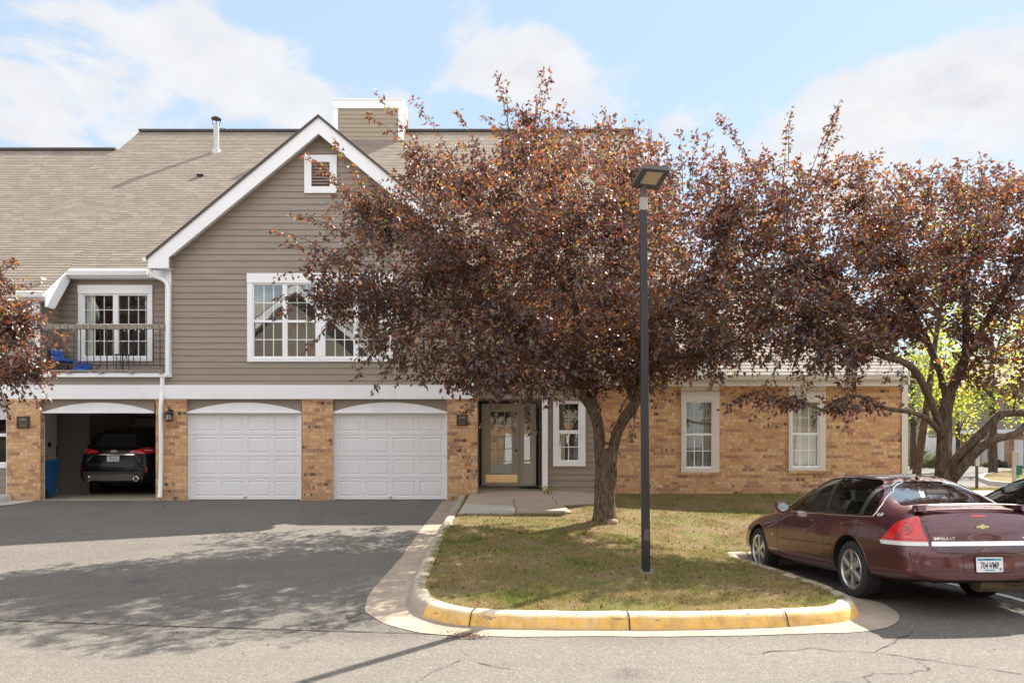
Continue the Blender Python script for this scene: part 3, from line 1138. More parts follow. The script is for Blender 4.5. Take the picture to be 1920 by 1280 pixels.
poly_sheet('path', [(-12.2, 18.1), (-12.35, 17.0), (-14.7, 15.2), (-17.2, 13.4), (-30, 13), (-30, 18.5), (-12.2, 18.5)][::-1], lambda x, y: G(x, y) + 0.145, M['concrete_light'], 0.8)
poly_sheet('mulch_bed', [(-13.2, 16.4), (-14.6, 15.35), (-17, 13.7), (-20, 13.6), (-16, 16.2)][::-1], lambda x, y: G(x, y) + 0.165, M['mulch'], 0.5)

# ---- seam between the street and the driveway, parking stripes
mb = MB()
sp = resample([hit(x, y, 0.006) for x, y in [(-60, 1160), (60, 1164), (250, 1170), (430, 1176), (560, 1180), (700, 1184), (800, 1187), (866, 1190)]], 0.12)
for a, b in zip(sp, sp[1:]):
    wa = 0.010 + 0.008 * mnoise.noise(a * 6)
    ja = Vector((0, 0.012 * mnoise.noise(a * 4), 0))
    jb = Vector((0, 0.012 * mnoise.noise(b * 4), 0))
    mb.quad(a + ja - Vector((0, wa, 0)), b + jb - Vector((0, wa, 0)), b + jb + Vector((0, wa, 0)), a + ja + Vector((0, wa, 0)))
crk = [[(866, 1190), (858, 1205), (868, 1220), (862, 1235), (840, 1245), (800, 1262), (770, 1285)], [(868, 1220), (885, 1236), (920, 1248), (960, 1252)],
       [(1400, 1225), (1520, 1215), (1640, 1222), (1760, 1238), (1920, 1262)],
       [(1690, 1195), (1700, 1190)], [(1640, 1222), (1690, 1195), (1712, 1180)]]
for c in crk:
    sp = resample([hit(x, y, 0.006) for x, y in c], 0.05)
    for a, b in zip(sp, sp[1:]):
        wa = 0.0042 * max(.15, 1 + 1.8 * mnoise.noise(a * 9))
        ja = Vector((mnoise.noise(a * 7), mnoise.noise(a * 7 + Vector((5, 0, 0))), 0)) * 0.055
        jb = Vector((mnoise.noise(b * 7), mnoise.noise(b * 7 + Vector((5, 0, 0))), 0)) * 0.055
        mb.quad(a + ja - Vector((0, wa, 0)), b + jb - Vector((0, wa, 0)), b + jb + Vector((0, wa, 0)), a + ja + Vector((0, wa, 0)))
tag(mb.build('road_crack', M['crack']), kind='structure')
for x0, x1, ya, yb in ((6.02, 5.72, 7.4, 12.2), (8.85, 8.60, 7.4, 12.2), (11.7, 11.5, 7.4, 12.2)):
    mb = MB()
    n = 24
    for i in range(n):
        k0, k1 = i / n, (i + 1) / n
        a, b = x0 + (x1 - x0) * k0, x0 + (x1 - x0) * k1
        y0_, y1_ = ya + (yb - ya) * k0, ya + (yb - ya) * k1
        mb.quad((a - .05, y0_, G(a, y0_) + .006), (a + .05, y0_, G(a, y0_) + .006), (b + .05, y1_, G(b, y1_) + .006), (b - .05, y1_, G(b, y1_) + .006))
    tag(mb.build('parking_stripe', M['white_line']), kind='structure')

# debris washed against the yellow kerb
deb = MB()
for _ in range(420):
    c = hit(random.gauss(878, 20), 1186 + random.uniform(-13, 10), 0.012)
    s_ = random.uniform(.006, .020)
    a = random.uniform(0, 6.28)
    u = Vector((math.cos(a), math.sin(a), random.uniform(-.4, .4))) * s_
    w = Vector((-math.sin(a), math.cos(a), random.uniform(-.3, .3))) * s_ * 0.6
    deb.quad(c - u, c - w, c + u, c + w)
tag(deb.build('kerb_debris', M['mulch'], recalc=False), kind='stuff')

# ---- beyond: verge, far streets and islands
def far_z(off):
    return lambda x, y: G(x, y) + off


poly_sheet('grass_verge', [(9.9, 21.0), (45, 21.0), (45, 22.6), (9.9, 22.6)], far_z(0.10), M['soil'], 2.0, thick=0.001)
poly_sheet('sidewalk', [(9.9, 19.6), (45, 19.6), (45, 20.9), (9.9, 20.9)], lambda x, y: max(L(x, y), G(x, y)) + 0.05, M['slab'], 2.0)
poly_sheet('road', [(9.9, 23.9), (60, 23.9), (80, 70), (9.9, 70)], far_z(0.012), M['road_far'], 4.0)
isl = [hit(x, y, 0.1, hi=60) for x, y in [(1843, 897), (1850, 890), (1880, 884), (1940, 880), (2100, 882), (2100, 925), (1940, 912), (1890, 906), (1858, 903)]]
poly_sheet('planted_island', [(p.x, p.y) for p in isl][::-1], far_z(0.12), M['soil'], 1.5, thick=0.001)
mb = MB()
lp = isl + [isl[0]]
lp = resample(lp, 0.5)
for a, b in zip(lp, lp[1:]):
    c = sum(isl, Vector()) / len(isl)
    na, nb = (a - c).normalized() * .28, (b - c).normalized() * .28
    za = Vector((0, 0, .15 - .1))
    mb.quad(a + za, b + za, b + nb + za, a + na + za)
    mb.quad(a + na + za, b + nb + za, b + nb * 1.2 - Vector((0, 0, .1)), a + na * 1.2 - Vector((0, 0, .1)))
tag(mb.build('island_kerb', M['concrete_light']), kind='structure')
# ================================================================ APARTMENT BUILDING
W = 18.2
SLOPE = 0.833


def roofz(D):
    return SLOPE * D - 9.92


house = thing('apartment_building', 'taupe sided and tan brick apartment building with a white trimmed gable above garages', 'building', (0, 18.2, 0))


def hp(name, mb, mat, parent=None, **k):
    return mb.build(name, mat, parent or house, **k)


EXPO = 0.1533


def sub_iv(ivs, a, b):
    out = []
    for s, e in ivs:
        if b <= s or a >= e:
            out.append((s, e))
        else:
            if a > s:
                out.append((s, a))
            if b < e:
                out.append((b, e))
    return out


def siding(mb, x0, x1, y, z0, z1, holes=(), clip=None, lip=0.018):
    """lapped boards on a wall facing -y. clip(z)->(xa,xb). holes: (xa,xb,za,zb)"""
    k = math.floor(z0 / EXPO)
    while k * EXPO < z1:
        a, b = max(z0, k * EXPO), min(z1, (k + 1) * EXPO)
        k += 1
        # cut the course at hole edges
        cuts = sorted({a, b} | {h for q in holes for h in q[2:4] if a < h < b})
        for c0, c1 in zip(cuts, cuts[1:]):
            xa, xb = x0, x1
            xa2, xb2 = x0, x1
            if clip:
                xa, xb = clip(c0)
                xa2, xb2 = clip(c1)
                xa, xb, xa2, xb2 = max(xa, x0), min(xb, x1), max(xa2, x0), min(xb2, x1)
                if xb - xa < 0.01:
                    continue
                if xb2 < xa2:
                    xa2 = xb2 = (xa + xb) / 2
            ivs = [(xa, xb)]
            for q in holes:
                if q[2] < c1 - 1e-6 and q[3] > c0 + 1e-6:
                    ivs = sub_iv(ivs, q[0], q[1])
            kk = math.floor(c0 / EXPO + 1e-6)
            y0_ = y - lip * (1 - (c0 / EXPO - kk))
            y1_ = y - lip * (1 - min(1, (c1 / EXPO - kk)))
            for s, e in ivs:
                s2 = xa2 if abs(s - xa) < 1e-6 else s
                e2 = xb2 if abs(e - xb) < 1e-6 else e
                mb.quad((s, y0_, c0), (e, y0_, c0), (e2, y1_, c1), (s2, y1_, c1))
                if abs(c0 / EXPO - round(c0 / EXPO)) < 1e-4 or c0 == z0:
                    mb.quad((s, y, c0), (e, y, c0), (e, y0_, c0), (s, y0_, c0))


def siding_side(mb, x, y0, y1, z0, z1, face=1, lip=0.018):
    """lapped boards on a wall facing +x (face=1) or -x"""
    k = math.floor(z0 / EXPO)
    while k * EXPO < z1:
        a, b = max(z0, k * EXPO), min(z1, (k + 1) * EXPO)
        k += 1
        xo = x + face * lip
        mb.quad((xo, y0, a), (xo, y1, a), (x, y1, b), (x, y0, b))
        mb.quad((x, y0, a), (x, y1, a), (xo, y1, a), (xo, y0, a))


def wall_rect(mb, x0, x1, y, z0, z1, holes=(), th=0.12, mi=0):
    """solid wall panel with rectangular openings"""
    xs = sorted({x0, x1} | {h for q in holes for h in q[:2] if x0 < h < x1})
    zs = sorted({z0, z1} | {h for q in holes for h in q[2:4] if z0 < h < z1})
    for a, b in zip(xs, xs[1:]):
        for c, d_ in zip(zs, zs[1:]):
            cx, cz = (a + b) / 2, (c + d_) / 2
            if any(q[0] < cx < q[1] and q[2] < cz < q[3] for q in holes):
                continue
            mb.quad((a, y, c), (b, y, c), (b, y, d_), (a, y, d_), mi)
    for q in holes:
        xa, xb, za, zb = q
        mb.quad((xa, y, za), (xa, y, zb), (xa, y + th, zb), (xa, y + th, za), mi)
        mb.quad((xb, y, za), (xb, y + th, za), (xb, y + th, zb), (xb, y, zb), mi)
        mb.quad((xa, y, za), (xa, y + th, za), (xb, y + th, za), (xb, y, za), mi)
        mb.quad((xa, y, zb), (xb, y, zb), (xb, y + th, zb), (xa, y + th, zb), mi)


def window(D, outer, panes, cols, rows, rail, parent=house, head=None, label=None, trim=None, curtain=None, glass='glass', frame_w=None, open_hole=None):
    """outer, panes in photo pixels at wall depth D. returns hole rect in metres"""
    trim = trim or M['trim']
    xa, xb, ya, yb = outer
    fr = MB()
    px0, px1 = min(p[0] for p in panes), max(p[1] for p in panes)
    py0, py1 = min(p[2] for p in panes), max(p[3] for p in panes)
    Dt = D - 0.045
    # casing boards
    def rect(x0, x1, y0, y1, d0, d1):
        fr.box(PX(x0, D), PX(x1, D), d0, d1, PZ(y1, D), PZ(y0, D))
    hy = head if head else py0 - 3
    rect(xa, px0 - 2.2, hy, yb, Dt, D + .03)
    rect(px1 + 2.2, xb, hy, yb, Dt, D + .03)
    rect(xa - .4, xb + .4, ya, hy, Dt - .012, D + .03)
    rect(px0 - 2.2, px1 + 2.2, py1 + 3.2, yb, Dt - .004, D + .03)
    f = fr.build('window_casing', trim, parent)
    f.name = 'window'
    if label:
        f['label'] = label
    # sash bars, one mesh for the whole unit
    sb = MB()
    def s(x0, x1, y0, y1, d0, d1):
        sb.box(PX(x0, D), PX(x1, D), D + d0, D + d1, PZ(y1, D), PZ(y0, D))
    s(px0 - 2.2, px1 + 2.2, hy, py0, -.02, .05)
    s(px0 - 2.2, px1 + 2.2, py1, py1 + 3.2, -.02, .05)
    edges = sorted(panes)
    s(px0 - 2.2, px0, py0, py1, -.02, .05)
    s(px1, px1 + 2.2, py0, py1, -.02, .05)
    for a, b in zip(edges, edges[1:]):
        if b[0] - a[1] > 1:
            gap = b[0] - a[1]
            if gap > 14:
                s(a[1], b[0], py0, py1, -.035, .05)
            else:
                s(a[1], b[0], py0, py1, -.02, .05)
                s(a[1] + gap * .38, b[0] - gap * .38, py0, py1, -.028, -.02)
    for (x0, x1, y0, y1) in panes:
        mid = rail if rail else None
        if mid:
            s(x0, x1, mid[0], mid[1], -.012, .05)
    sb.build('sash', M['vinyl'], f)
    mu = MB()
    for (x0, x1, y0, y1) in panes:
        halves = [(y0, rail[0]), (rail[1], y1)] if rail else [(y0, y1)]
        for c in range(1, cols):
            xm = x0 + (x1 - x0) * c / cols
            for h0, h1 in halves:
                mu.box(PX(xm - .75, D), PX(xm + .75, D), D + .024, D + .030, PZ(h1, D), PZ(h0, D))
        for h0, h1 in halves:
            for r in range(1, rows):
                ym = h0 + (h1 - h0) * r / rows
                mu.box(PX(x0, D), PX(x1, D), D + .0235, D + .0305, PZ(ym + .75, D), PZ(ym - .75, D))
    mu.build('muntin', M['vinyl'], f)
    for (x0, x1, y0, y1) in panes:
        g = MB()
        tl = random.uniform(-.0016, .0016)
        for h0, h1 in ([(y0, rail[0]), (rail[1], y1)] if rail else [(y0, y1)]):
            off = .016 if h0 == y0 else .035
            g.quad((PX(x0, D), D + off, PZ(h1, D)), (PX(x1, D), D + off + tl, PZ(h1, D)), (PX(x1, D), D + off + tl, PZ(h0, D)), (PX(x0, D), D + off, PZ(h0, D)))
        g.build('pane', M[glass], f)
    if curtain:
        for (cx0, cx1, mat) in curtain:
            cu = MB()
            n = int((cx1 - cx0) * 1.6)
            pts = []
            for i in range(n + 1):
                x = cx0 + (cx1 - cx0) * i / n
                ph = x * 0.9 + 2.2 * math.sin(x * 0.17)
                pts.append((PX(x, D), D + .16 + .028 * math.sin(ph) + .012 * math.sin(ph * 2.7)))
            for (a, ya_), (b, yb_) in zip(pts, pts[1:]):
                cu.quad((a, ya_, PZ(py1 + 4, D)), (b, yb_, PZ(py1 + 4, D)), (b, yb_, PZ(py0 - 3, D)), (a, ya_, PZ(py0 - 3, D)))
            cu.build('curtain', M[mat], f, smooth=True, angle=80)
    return (PX(px0 - 2.2, D), PX(px1 + 2.2, D), PZ(py1 + 3.2, D), PZ(hy, D))


# ---- windows first: they give the wall openings
hole_g = window(W, (464.5, 737, 513, 678), [(476.5, 530, 534, 668), (539, 592, 534, 668), (610.5, 663, 534, 668), (672, 725.5, 534, 668)], 3, 2, (600, 604.5), head=531,
                label='wide four part window with white trim in the gable wall')
BW = 19.0
hole_b = window(BW, (148, 287, 535, 677), [(158.5, 212.5, 554, 667), (222, 277, 554, 667)], 3, 2, (607, 611), head=551,
                label='two part balcony window reflecting trees', curtain=[(157, 172, 'curtain'), (268, 278, 'curtain')], glass='glass_dark')
SW = 18.6
hole_p = window(SW, (1037, 1097.5, 752, 873.5), [(1048.5, 1084, 757, 862)], 2, 2, (806, 813), head=753,
                label='small porch window beside the white post', curtain=[(1046, 1060, 'sheer')])
RW = 18.7
hole_r1 = window(RW, (1277, 1348, 734, 885), [(1286.5, 1334, 754, 874)], 3, 2, (812, 816), head=751, trim=M['trim_warm'], glass='glass_soft',
                 label='curtained window in the brick wall behind the lamp post', curtain=[(1284, 1336, 'curtain')])
hole_r2 = window(RW, (1478, 1547, 734, 882), [(1485, 1533, 754, 873)], 3, 2, (811, 815), head=751, trim=M['trim_warm'], glass='glass_soft',
                 label='curtained window in the brick wall above the maroon car', curtain=[(1483, 1535, 'curtain')])
hole_l = window(18.5, (-70, 17.5, 745, 877), [(-60, -30, 786, 866), (-26, 14, 786, 866)], 1, 1, (812, 818), head=780,
                label='lower window left of the brick pillar')
hole_ul = window(W, (-60, 7, 560, 690), [(-50, 1, 575, 680)], 2, 2, (620, 624), head=572, label='upper window behind the branch at the left')

# ---- gable wall
GX0, GX1 = PX(321, W), PX(888, W)
PKX, PKZ = PX(598, 17.95), PZ(218, 17.95)
RS = 0.826           # rake slope
BAND0, BAND1 = PZ(748, 18.15), PZ(722, 18.15)


def gable_clip(z):
    top = PKZ - 0.32
    half = max(0.0, (top - z) / RS)
    return PKX - half, PKX + half


mb = MB()
vent_hole = (PX(580, W), PX(623, W), PZ(353, W), PZ(302, W))
siding(mb, GX0 - .05, GX1 + .02, W, BAND1 - .02, PKZ - 0.25, holes=[hole_g, vent_hole], clip=gable_clip)
hp('gable_wall', mb, M['siding'])
# right return of the gable block, left return above the balcony
mb = MB()
siding_side(mb, GX1, W, SW + .1, BAND0, 5.7, 1)
siding_side(mb, GX0, W, BW, 3.05, 5.7, -1)
hp('return_wall', mb, M['siding'])
# louvre vent
mb = MB()
def pb(mb, xa, xb, ya, yb, D, y0, y1, mi=0):
    mb.box(PX(xa, D), PX(xb, D), y0, y1, PZ(yb, D), PZ(ya, D), mi)
pb(mb, 571.5, 584.5, 305, 363, W, W - .05, W + .03)
pb(mb, 619, 632, 305, 363, W, W - .05, W + .03)
pb(mb, 571, 632.5, 292, 305, W, W - .055, W + .03)
pb(mb, 584.5, 619, 351, 363, W, W - .052, W + .03)
lv = hp('gable_vent', mb, M['trim'])
mb = MB()
for k in range(8):
    y = 306 + k * 5.7
    a, b = PX(584.5, W), PX(619, W)
    mb.quad((a, W - .03, PZ(y + 5.6, W)), (b, W - .03, PZ(y + 5.6, W)), (b, W + .03, PZ(y, W)), (a, W + .03, PZ(y, W)))
    mb.quad((a, W - .03, PZ(y + 5.6, W)), (b, W - .03, PZ(y + 5.6, W)), (b, W - .03, PZ(y + 4.6, W)), (a, W - .03, PZ(y + 4.6, W)))
mb.quad((a, W + .05, PZ(352, W)), (b, W + .05, PZ(352, W)), (b, W + .05, PZ(304, W)), (a, W + .05, PZ(304, W)))
hp('louvre', mb, M['siding'], lv)

# rake boards (mitred at the peak), soffit, cornice returns
YF = 17.90
EX0, EX1 = PX(277, YF), PX(919, YF)
EZ = PKZ - RS * (PKX - EX0)
bw = 0.405
mb = MB()
for s_ in (1, -1):
    ex = EX0 if s_ == 1 else 2 * PKX - EX0
    fw = 0.42      # foot of the board, cut plumb
    poly = [(PKX, PKZ - .035), (ex, EZ - .035), (ex, EZ - 0.28), (ex + s_ * 0.50, EZ - 0.28), (ex + s_ * .50, EZ - .035 + RS * .5 - bw), (PKX, PKZ - .035 - bw)]
    if s_ == -1:
        poly = poly[::-1]
    mb.prism(poly[::-1], YF, YF + .04)
hp('rake_board', mb, M['trim'])
mb = MB()
for s_ in (1, -1):
    ex = EX0 if s_ == 1 else 2 * PKX - EX0
    # soffit between rake and wall, plus the boxed return
    a, b = Vector((PKX, 0, PKZ - bw + .06)), Vector((ex + s_ * .5, 0, EZ - bw + .06 + RS * .5))
    mb.quad((a.x, YF + .04, a.z), (b.x, YF + .04, b.z), (b.x, W, b.z), (a.x, W, a.z))
    mb.box(ex + s_ * .02, ex + s_ * .495, YF + .04, W, EZ - .275, EZ - .262)
hp('soffit', mb, M['trim'])
mb = MB()
for s_ in (1, -1):
    ex = EX0 if s_ == 1 else 2 * PKX - EX0
    mb.box(ex + s_ * .475, ex + s_ * .492, YF + .04, W, EZ - .262, EZ + .3)
hp('return_end', mb, M['taupe'])
# gable roof planes
mb = MB()
for s_ in (1, -1):
    ex = (EX0 - .03) if s_ == 1 else 2 * PKX - EX0 + .03
    ez = EZ - .025
    yb = 23.2
    t_ = 0.05
    n_ = 24
    for i in range(n_):
        x0_, x1_ = PKX + (ex - PKX) * i / n_, PKX + (ex - PKX) * (i + 1) / n_
        z0_, z1_ = PKZ + (ez - PKZ) * i / n_, PKZ + (ez - PKZ) * (i + 1) / n_
        mb.quad((x0_, YF - .03, z0_), (x1_, YF - .03, z1_ + .012), (x1_, yb, z1_ + .012), (x0_, yb, z0_))
        mb.quad((x1_, YF - .03, z1_), (x1_, YF - .03, z1_ + .012), (x1_, yb, z1_ + .012), (x1_, yb, z1_))
    mb.quad((PKX, YF - .03, PKZ - t_), (ex, YF - .03, ez - t_), (ex, YF - .03, ez + .012), (PKX, YF - .03, PKZ))
    mb.quad((PKX, YF - .03, PKZ - t_), (ex, YF - .03, ez - t_), (ex, yb, ez - t_), (PKX, yb, PKZ - t_))
    mb.quad((ex, YF - .03, ez - t_), (ex, yb, ez - t_), (ex, yb, ez + .012), (ex, YF - .03, ez + .012))
g = hp('gable_roof', mb, M['roof'])
mb = MB()
for s_ in (1, -1):
    ex = (EX0 - .03) if s_ == 1 else 2 * PKX - EX0 + .03
    a, b = (PKX, PKZ), (ex, EZ - .025)
    mb.quad((a[0], YF - .036, a[1] - .055), (b[0], YF - .036, b[1] - .055), (b[0], YF - .036, b[1] + .014), (a[0], YF - .036, a[1] + .014))
hp('drip_edge', mb, pbr('drip_edge_metal', (.055, .045, .038), 0.6))


# ---- main roof, real lapped courses
def course_roof(mb, x0, x1, D0, D1, base=roofz, course=0.143, butt=0.009, slope=SLOPE):
    L_ = math.hypot(1, slope)
    n = int(round((D1 - D0) * L_ / course))
    st = (D1 - D0) / n
    nz = Vector((0, -slope, 1)).normalized()
    for i in range(n):
        a, b = D0 + i * st, D0 + (i + 1) * st
        pa = Vector((0, a, base(a))) + nz * butt
        pb_ = Vector((0, b, base(b)))
        mb.quad((x0, pa.y, pa.z), (x1, pa.y, pa.z), (x1, pb_.y, pb_.z), (x0, pb_.y, pb_.z))
        mb.quad((x0, a, base(a)), (x1, a, base(a)), (x1, pa.y, pa.z), (x0, pa.y, pa.z))


LX = PX(85, 17.9)        # left end of the low eave
RX = 4.4
mb = MB()
course_roof(mb, -34, -13.45, 17.9, 25.5)
course_roof(mb, -13.45, LX, 17.9, 27.0)
course_roof(mb, LX, -.6, 18.75, 27.0)
course_roof(mb, -.6, RX, 18.2, 27.0)
rz0, rz1 = roofz(25.5), roofz(27.0)
# rear slopes and gable ends
mb.quad((-34, 25.5, rz0), (-13.45, 25.5, rz0), (-13.45, 34, rz0 - 7.0), (-34, 34, rz0 - 7.0))
mb.quad((-13.45, 27, rz1), (RX, 27, rz1), (RX, 35, rz1 - 6.7), (-13.45, 35, rz1 - 6.7))
hp('main_roof', mb, M['roof'])
mb = MB()
mb.add([(-13.46, 25.4, roofz(25.4) - .02), (-13.46, 27.0, rz1 + .0), (-13.46, 28.6, rz1 - 1.33), (-13.46, 27.0, rz0 - 1.25)], [(0, 1, 2, 3)])
mb.add([(RX - .3, 18.75, 5.5), (RX - .3, 27.0, rz1 - .1), (RX - .3, 35, rz1 - 6.8), (RX - .3, 35, 2.0), (RX - .3, 18.75, 2.0)], [(0, 1, 2, 3, 4)])
hp('end_wall', mb, M['siding'])
mb = MB()
mb.box(-34, -13.5, 25.38, 25.62, rz0 - .03, rz0 + .045)
mb.box(-13.45, RX, 26.88, 27.12, rz1 - .03, rz1 + .045)
hp('ridge_cap', mb, pbr('ridge_vent', (.075, .065, .062), 0.8, var=0.2))
# roof underside (keeps daylight out of the attic) and back walls
mb = MB()
mb.quad((-34, 19.2, 4.9), (RX - .1, 19.2, 4.9), (RX - .1, 35, 4.9), (-34, 35, 4.9))
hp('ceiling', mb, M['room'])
mb = MB()
mb.quad((-34, 34, -.5), (9.6, 34, -.5), (9.6, 34, 6.3), (-34, 34, 6.3))
mb.quad((-34, 18.3, -.5), (-34, 34, -.5), (-34, 34, 6.3), (-34, 18.3, 6.3))
hp('back_wall', mb, M['siding'])
# plumbing vent and flue
fl = thing('flue_pipe', 'tall galvanised flue pipe with dark cap on the shingle roof', 'flue', tuple(P(405, 285, 25.4)))
c = P(405.5, 285, 25.4)
mb = MB()
r_ = 5.2 * 25.4 / F
mb.lathe([(0.001, .94), (r_, .94), (r_, -.25)], 20, c, 'Z')
mb.build('pipe', M['galv'], fl, smooth=True, angle=40)
mb = MB()
mb.lathe([(r_ * .95, 0.10), (r_ * 1.6, .06), (r_ * 1.8, -.12), (r_ * 1.6, -.12)], 20, c, 'Z')
mb.build('storm_collar', M['galv'], fl, smooth=True, angle=40)
mb = MB()
mb.lathe([(0.001, 1.21), (r_ * .7, 1.20), (r_ * 1.75, 1.13), (r_ * 1.75, 1.11), (0.001, 1.11)], 20, c, 'Z')
for k in range(4):
    a = k * math.pi / 2 + .4
    e = Vector((math.cos(a), math.sin(a), 0)) * r_
    mb.tube([c + e + Vector((0, 0, .90)), c + e * 1.5 + Vector((0, 0, 1.12))], .012, 4)
mb.build('rain_cap', pbr('flue_cap', (.06, .05, .05), 0.5, metal=.4), fl, smooth=True, angle=40)
c2 = P(376, 333, 23.66)
rv = thing('roof_vent', 'small dark box vent low on the shingle roof', 'vent', tuple(c2))
mb = MB()
mb.box(c2.x - .075, c2.x + .085, c2.y - .08, c2.y + .15, c2.z - .10, c2.z + .06)
mb.box(c2.x - .10, c2.x + .11, c2.y - .11, c2.y + .17, c2.z + .06, c2.z + .085)
mb.build('vent_body', M['plastic'], rv)
c3 = Vector((PX(418, 28), 28, 0))
mb = MB()
mb.lathe([(.09, 11), (.09, PZ(243, 28))], 12, (c3.x, 28, 0), 'Z')
mb.box(c3.x - .13, c3.x + .13, 27.9, 28.1, PZ(243, 28), PZ(240.5, 28))
o = mb.build('vent_pipe', M['galv'])
tag(o, 'short vent pipe peeking over the ridge behind the flue', 'pipe')

# ---- chimney chase
CD = 26.3
ch = MB()
xa, xb = PX(634, CD), PX(747, CD)
zb_, zt_ = PZ(264, CD), PZ(203, CD)
siding(ch, xa, xb, CD, zb_, zt_ + .05, lip=.014)
siding_side(ch, PX(755.5, CD), CD, CD + .95, zb_ - .2, zt_ + .05, 1, lip=.014)
siding_side(ch, PX(625.5, CD), CD, CD + .95, zb_ - .2, zt_ + .05, -1, lip=.014)
ch.quad((xa, CD + .95, zb_), (xb + .2, CD + .95, zb_), (xb + .2, CD + .95, zt_), (xa, CD + .95, zt_))
chim = hp('chimney', ch, siding_mat('chase_siding', (.335, .275, .195)))
mb = MB()
pb(mb, 625, 634, 203, 262, CD, CD - .03, CD + .06)
pb(mb, 747, 756, 203, 263.5, CD, CD - .03, CD + .06)
pb(mb, 624.5, 756.3, 188.5, 204, CD, CD - .04, CD + 1.0)
pb(mb, 624, 756.8, 186, 188.5, CD, CD - .06, CD + 1.02)
hp('chimney_trim', mb, M['trim'], chim)

# ---- eaves, gutters left of the gable
mb = MB()
YE = 17.9
z_ = roofz(YE)
xl = LX
mb.box(-34, xl, YE + .02, YE + .05, PZ(560.5, YE), PZ(545, YE))          # fascia low eave
mb.box(-34, xl, YE + .05, W + .02, PZ(561.5, YE), PZ(560.5, YE))
YU = 18.72
mb.box(xl + .06, PX(312, YU), YU + .02, YU + .05, PZ(520, YU), PZ(503, YU))
mb.box(xl + .06, PX(321, YU), YU + .05, BW, PZ(520.5, YU), PZ(519.5, YU))
hp('eave_board', mb, M['trim'])
mb = MB()
# short rake piece joining the two eaves
pa, pb2 = Vector((xl, YE - .02, z_)), Vector((xl, YU + .1, roofz(YU + .1)))
mb.add([pa + Vector((0, 0, .0)), pb2 + Vector((0, 0, .0)), pb2 - Vector((0, 0, .30)), Vector((xl, YE + .28, z_ - .34)), pa - Vector((0, 0, .34))], [(0, 1, 2, 3, 4)])
mb.add([p + Vector((.05, 0, 0)) for p in (pa, pb2, pb2 - Vector((0, 0, .30)), Vector((xl, YE + .28, z_ - .34)), pa - Vector((0, 0, .34)))], [(4, 3, 2, 1, 0)])
n0 = len(mb.v)
for i in range(5):
    j = (i + 1) % 5
    mb.f.append((i, j, 5 + j, 5 + i))
    mb.m.append(0)
hp('eave_return', mb, M['trim'])


def gutter(mb, x0, x1, y, z, s=0.105):
    pr = [(0, 0), (-.03, -s), (-s * .75, -s), (-s * .95, -s * .45), (-s, 0), (-s - .012, 0), (-s - .012, -.012), (-s + .004, -.012), (-s * .9, -s * .5), (-s * .7, -s * .9), (-.04, -s * .9), (-.015, 0)]
    a = [(x0, y + p, z + q) for p, q in pr]
    b = [(x1, y + p, z + q) for p, q in pr]
    n = len(pr)
    mb.add(a + b, [(i, (i + 1) % n, n + (i + 1) % n, n + i) for i in range(n)] + [tuple(range(n)), tuple(range(2 * n - 1, n - 1, -1))])


mb = MB()
gutter(mb, -34, xl - .02, YE + .02, z_ - .005)
hp('gutter', mb, M['vinyl'])
mb = MB()
gutter(mb, xl + .06, PX(278, YU), YU + .02, roofz(YU) + .01)
hp('gutter', mb, M['vinyl'])
mb = MB()
gx = EX0 - .03
pr = [(0, 0), (-.105, 0), (-.105, -.03), (-.08, -.085), (0, -.085)]
n = len(pr)
mb.add([(gx + p, YF, EZ - .03 + q) for p, q in pr] + [(gx + p, 18.9, EZ - .03 + q) for p, q in pr], [(i, (i + 1) % n, n + (i + 1) % n, n + i) for i in range(n)] + [tuple(range(n))[::-1]])
hp('gutter', mb, M['vinyl'])
mb = MB()
mb.box(-.7, RX, 18.22, 18.25, roofz(18.2) - .22, roofz(18.2) - .01)
mb.box(-.7, RX, 18.25, SW + .02, roofz(18.2) - .215, roofz(18.2) - .20)
hp('eave_board', mb, M['trim'])
mb = MB()
gutter(mb, -.5, RX, 18.22, roofz(18.2))
hp('gutter', mb, M['vinyl'])

# ---- left wall, balcony recess
XB = PX(76, W)
mb = MB()
siding(mb, -34, PX(64, W), W, 2.75, 5.0, holes=[hole_ul])
hp('left_wall', mb, M['siding'])
mb = MB()
siding(mb, XB, GX0, BW, 3.0, 5.65, holes=[hole_b])
hp('balcony_wall', mb, M['siding'])
mb = MB()
siding_side(mb, XB, W, BW, 3.0, 5.45, 1)
hp('balcony_side_wall', mb, M['siding'])
mb = MB()
mb.box(PX(62, W), PX(76, W), W - .03, W + .05, 3.02, 5.0)                  # corner boards
mb.box(PX(310.5, W), PX(322, W), W - .03, W + .02, PZ(703, W), PZ(500, W))
hp('corner_board', mb, M['trim'])
mb = MB()
mb.box(XB - .05, GX0, W - .02, BW, 2.98, 3.04)
hp('balcony_floor', mb, M['taupe'])
mb = MB()
siding(mb, -34, GX0 + .02, W - .001, PZ(723, W), PZ(706, W))
hp('parapet_siding', mb, M['siding'])
mb = MB()
mb.box(-13, PX(320.5, W - .08), W - .10, W + .02, PZ(707, W), PZ(701, W))
mb.box(-13, PX(319, W - .08), W - .07, W + .02, PZ(701, W), PZ(699, W))
hp('balcony_ledge', mb, M['trim'])
rail = MB()
rail.box(-13, PX(308, 18.12), 18.09, 18.15, PZ(617, 18.12), PZ(608, 18.12))
ra = hp('balcony_railing', rail, M['taupe'])
mb = MB()
for k in range(20):
    x = 64 + k * 12.42
    wd = 1.0 if k in (2, 11) else .55
    yb_ = 697 if k in (2, 11) else 685
    mb.box(PX(x - wd, 18.12), PX(x + wd, 18.12), 18.115, 18.13, PZ(yb_, 18.12), PZ(617, 18.12))
mb.box(-13, PX(308, 18.12), 18.112, 18.133, PZ(685, 18.12), PZ(683.5, 18.12))
hp('baluster', mb, M['black_metal'], ra)
mb = MB()
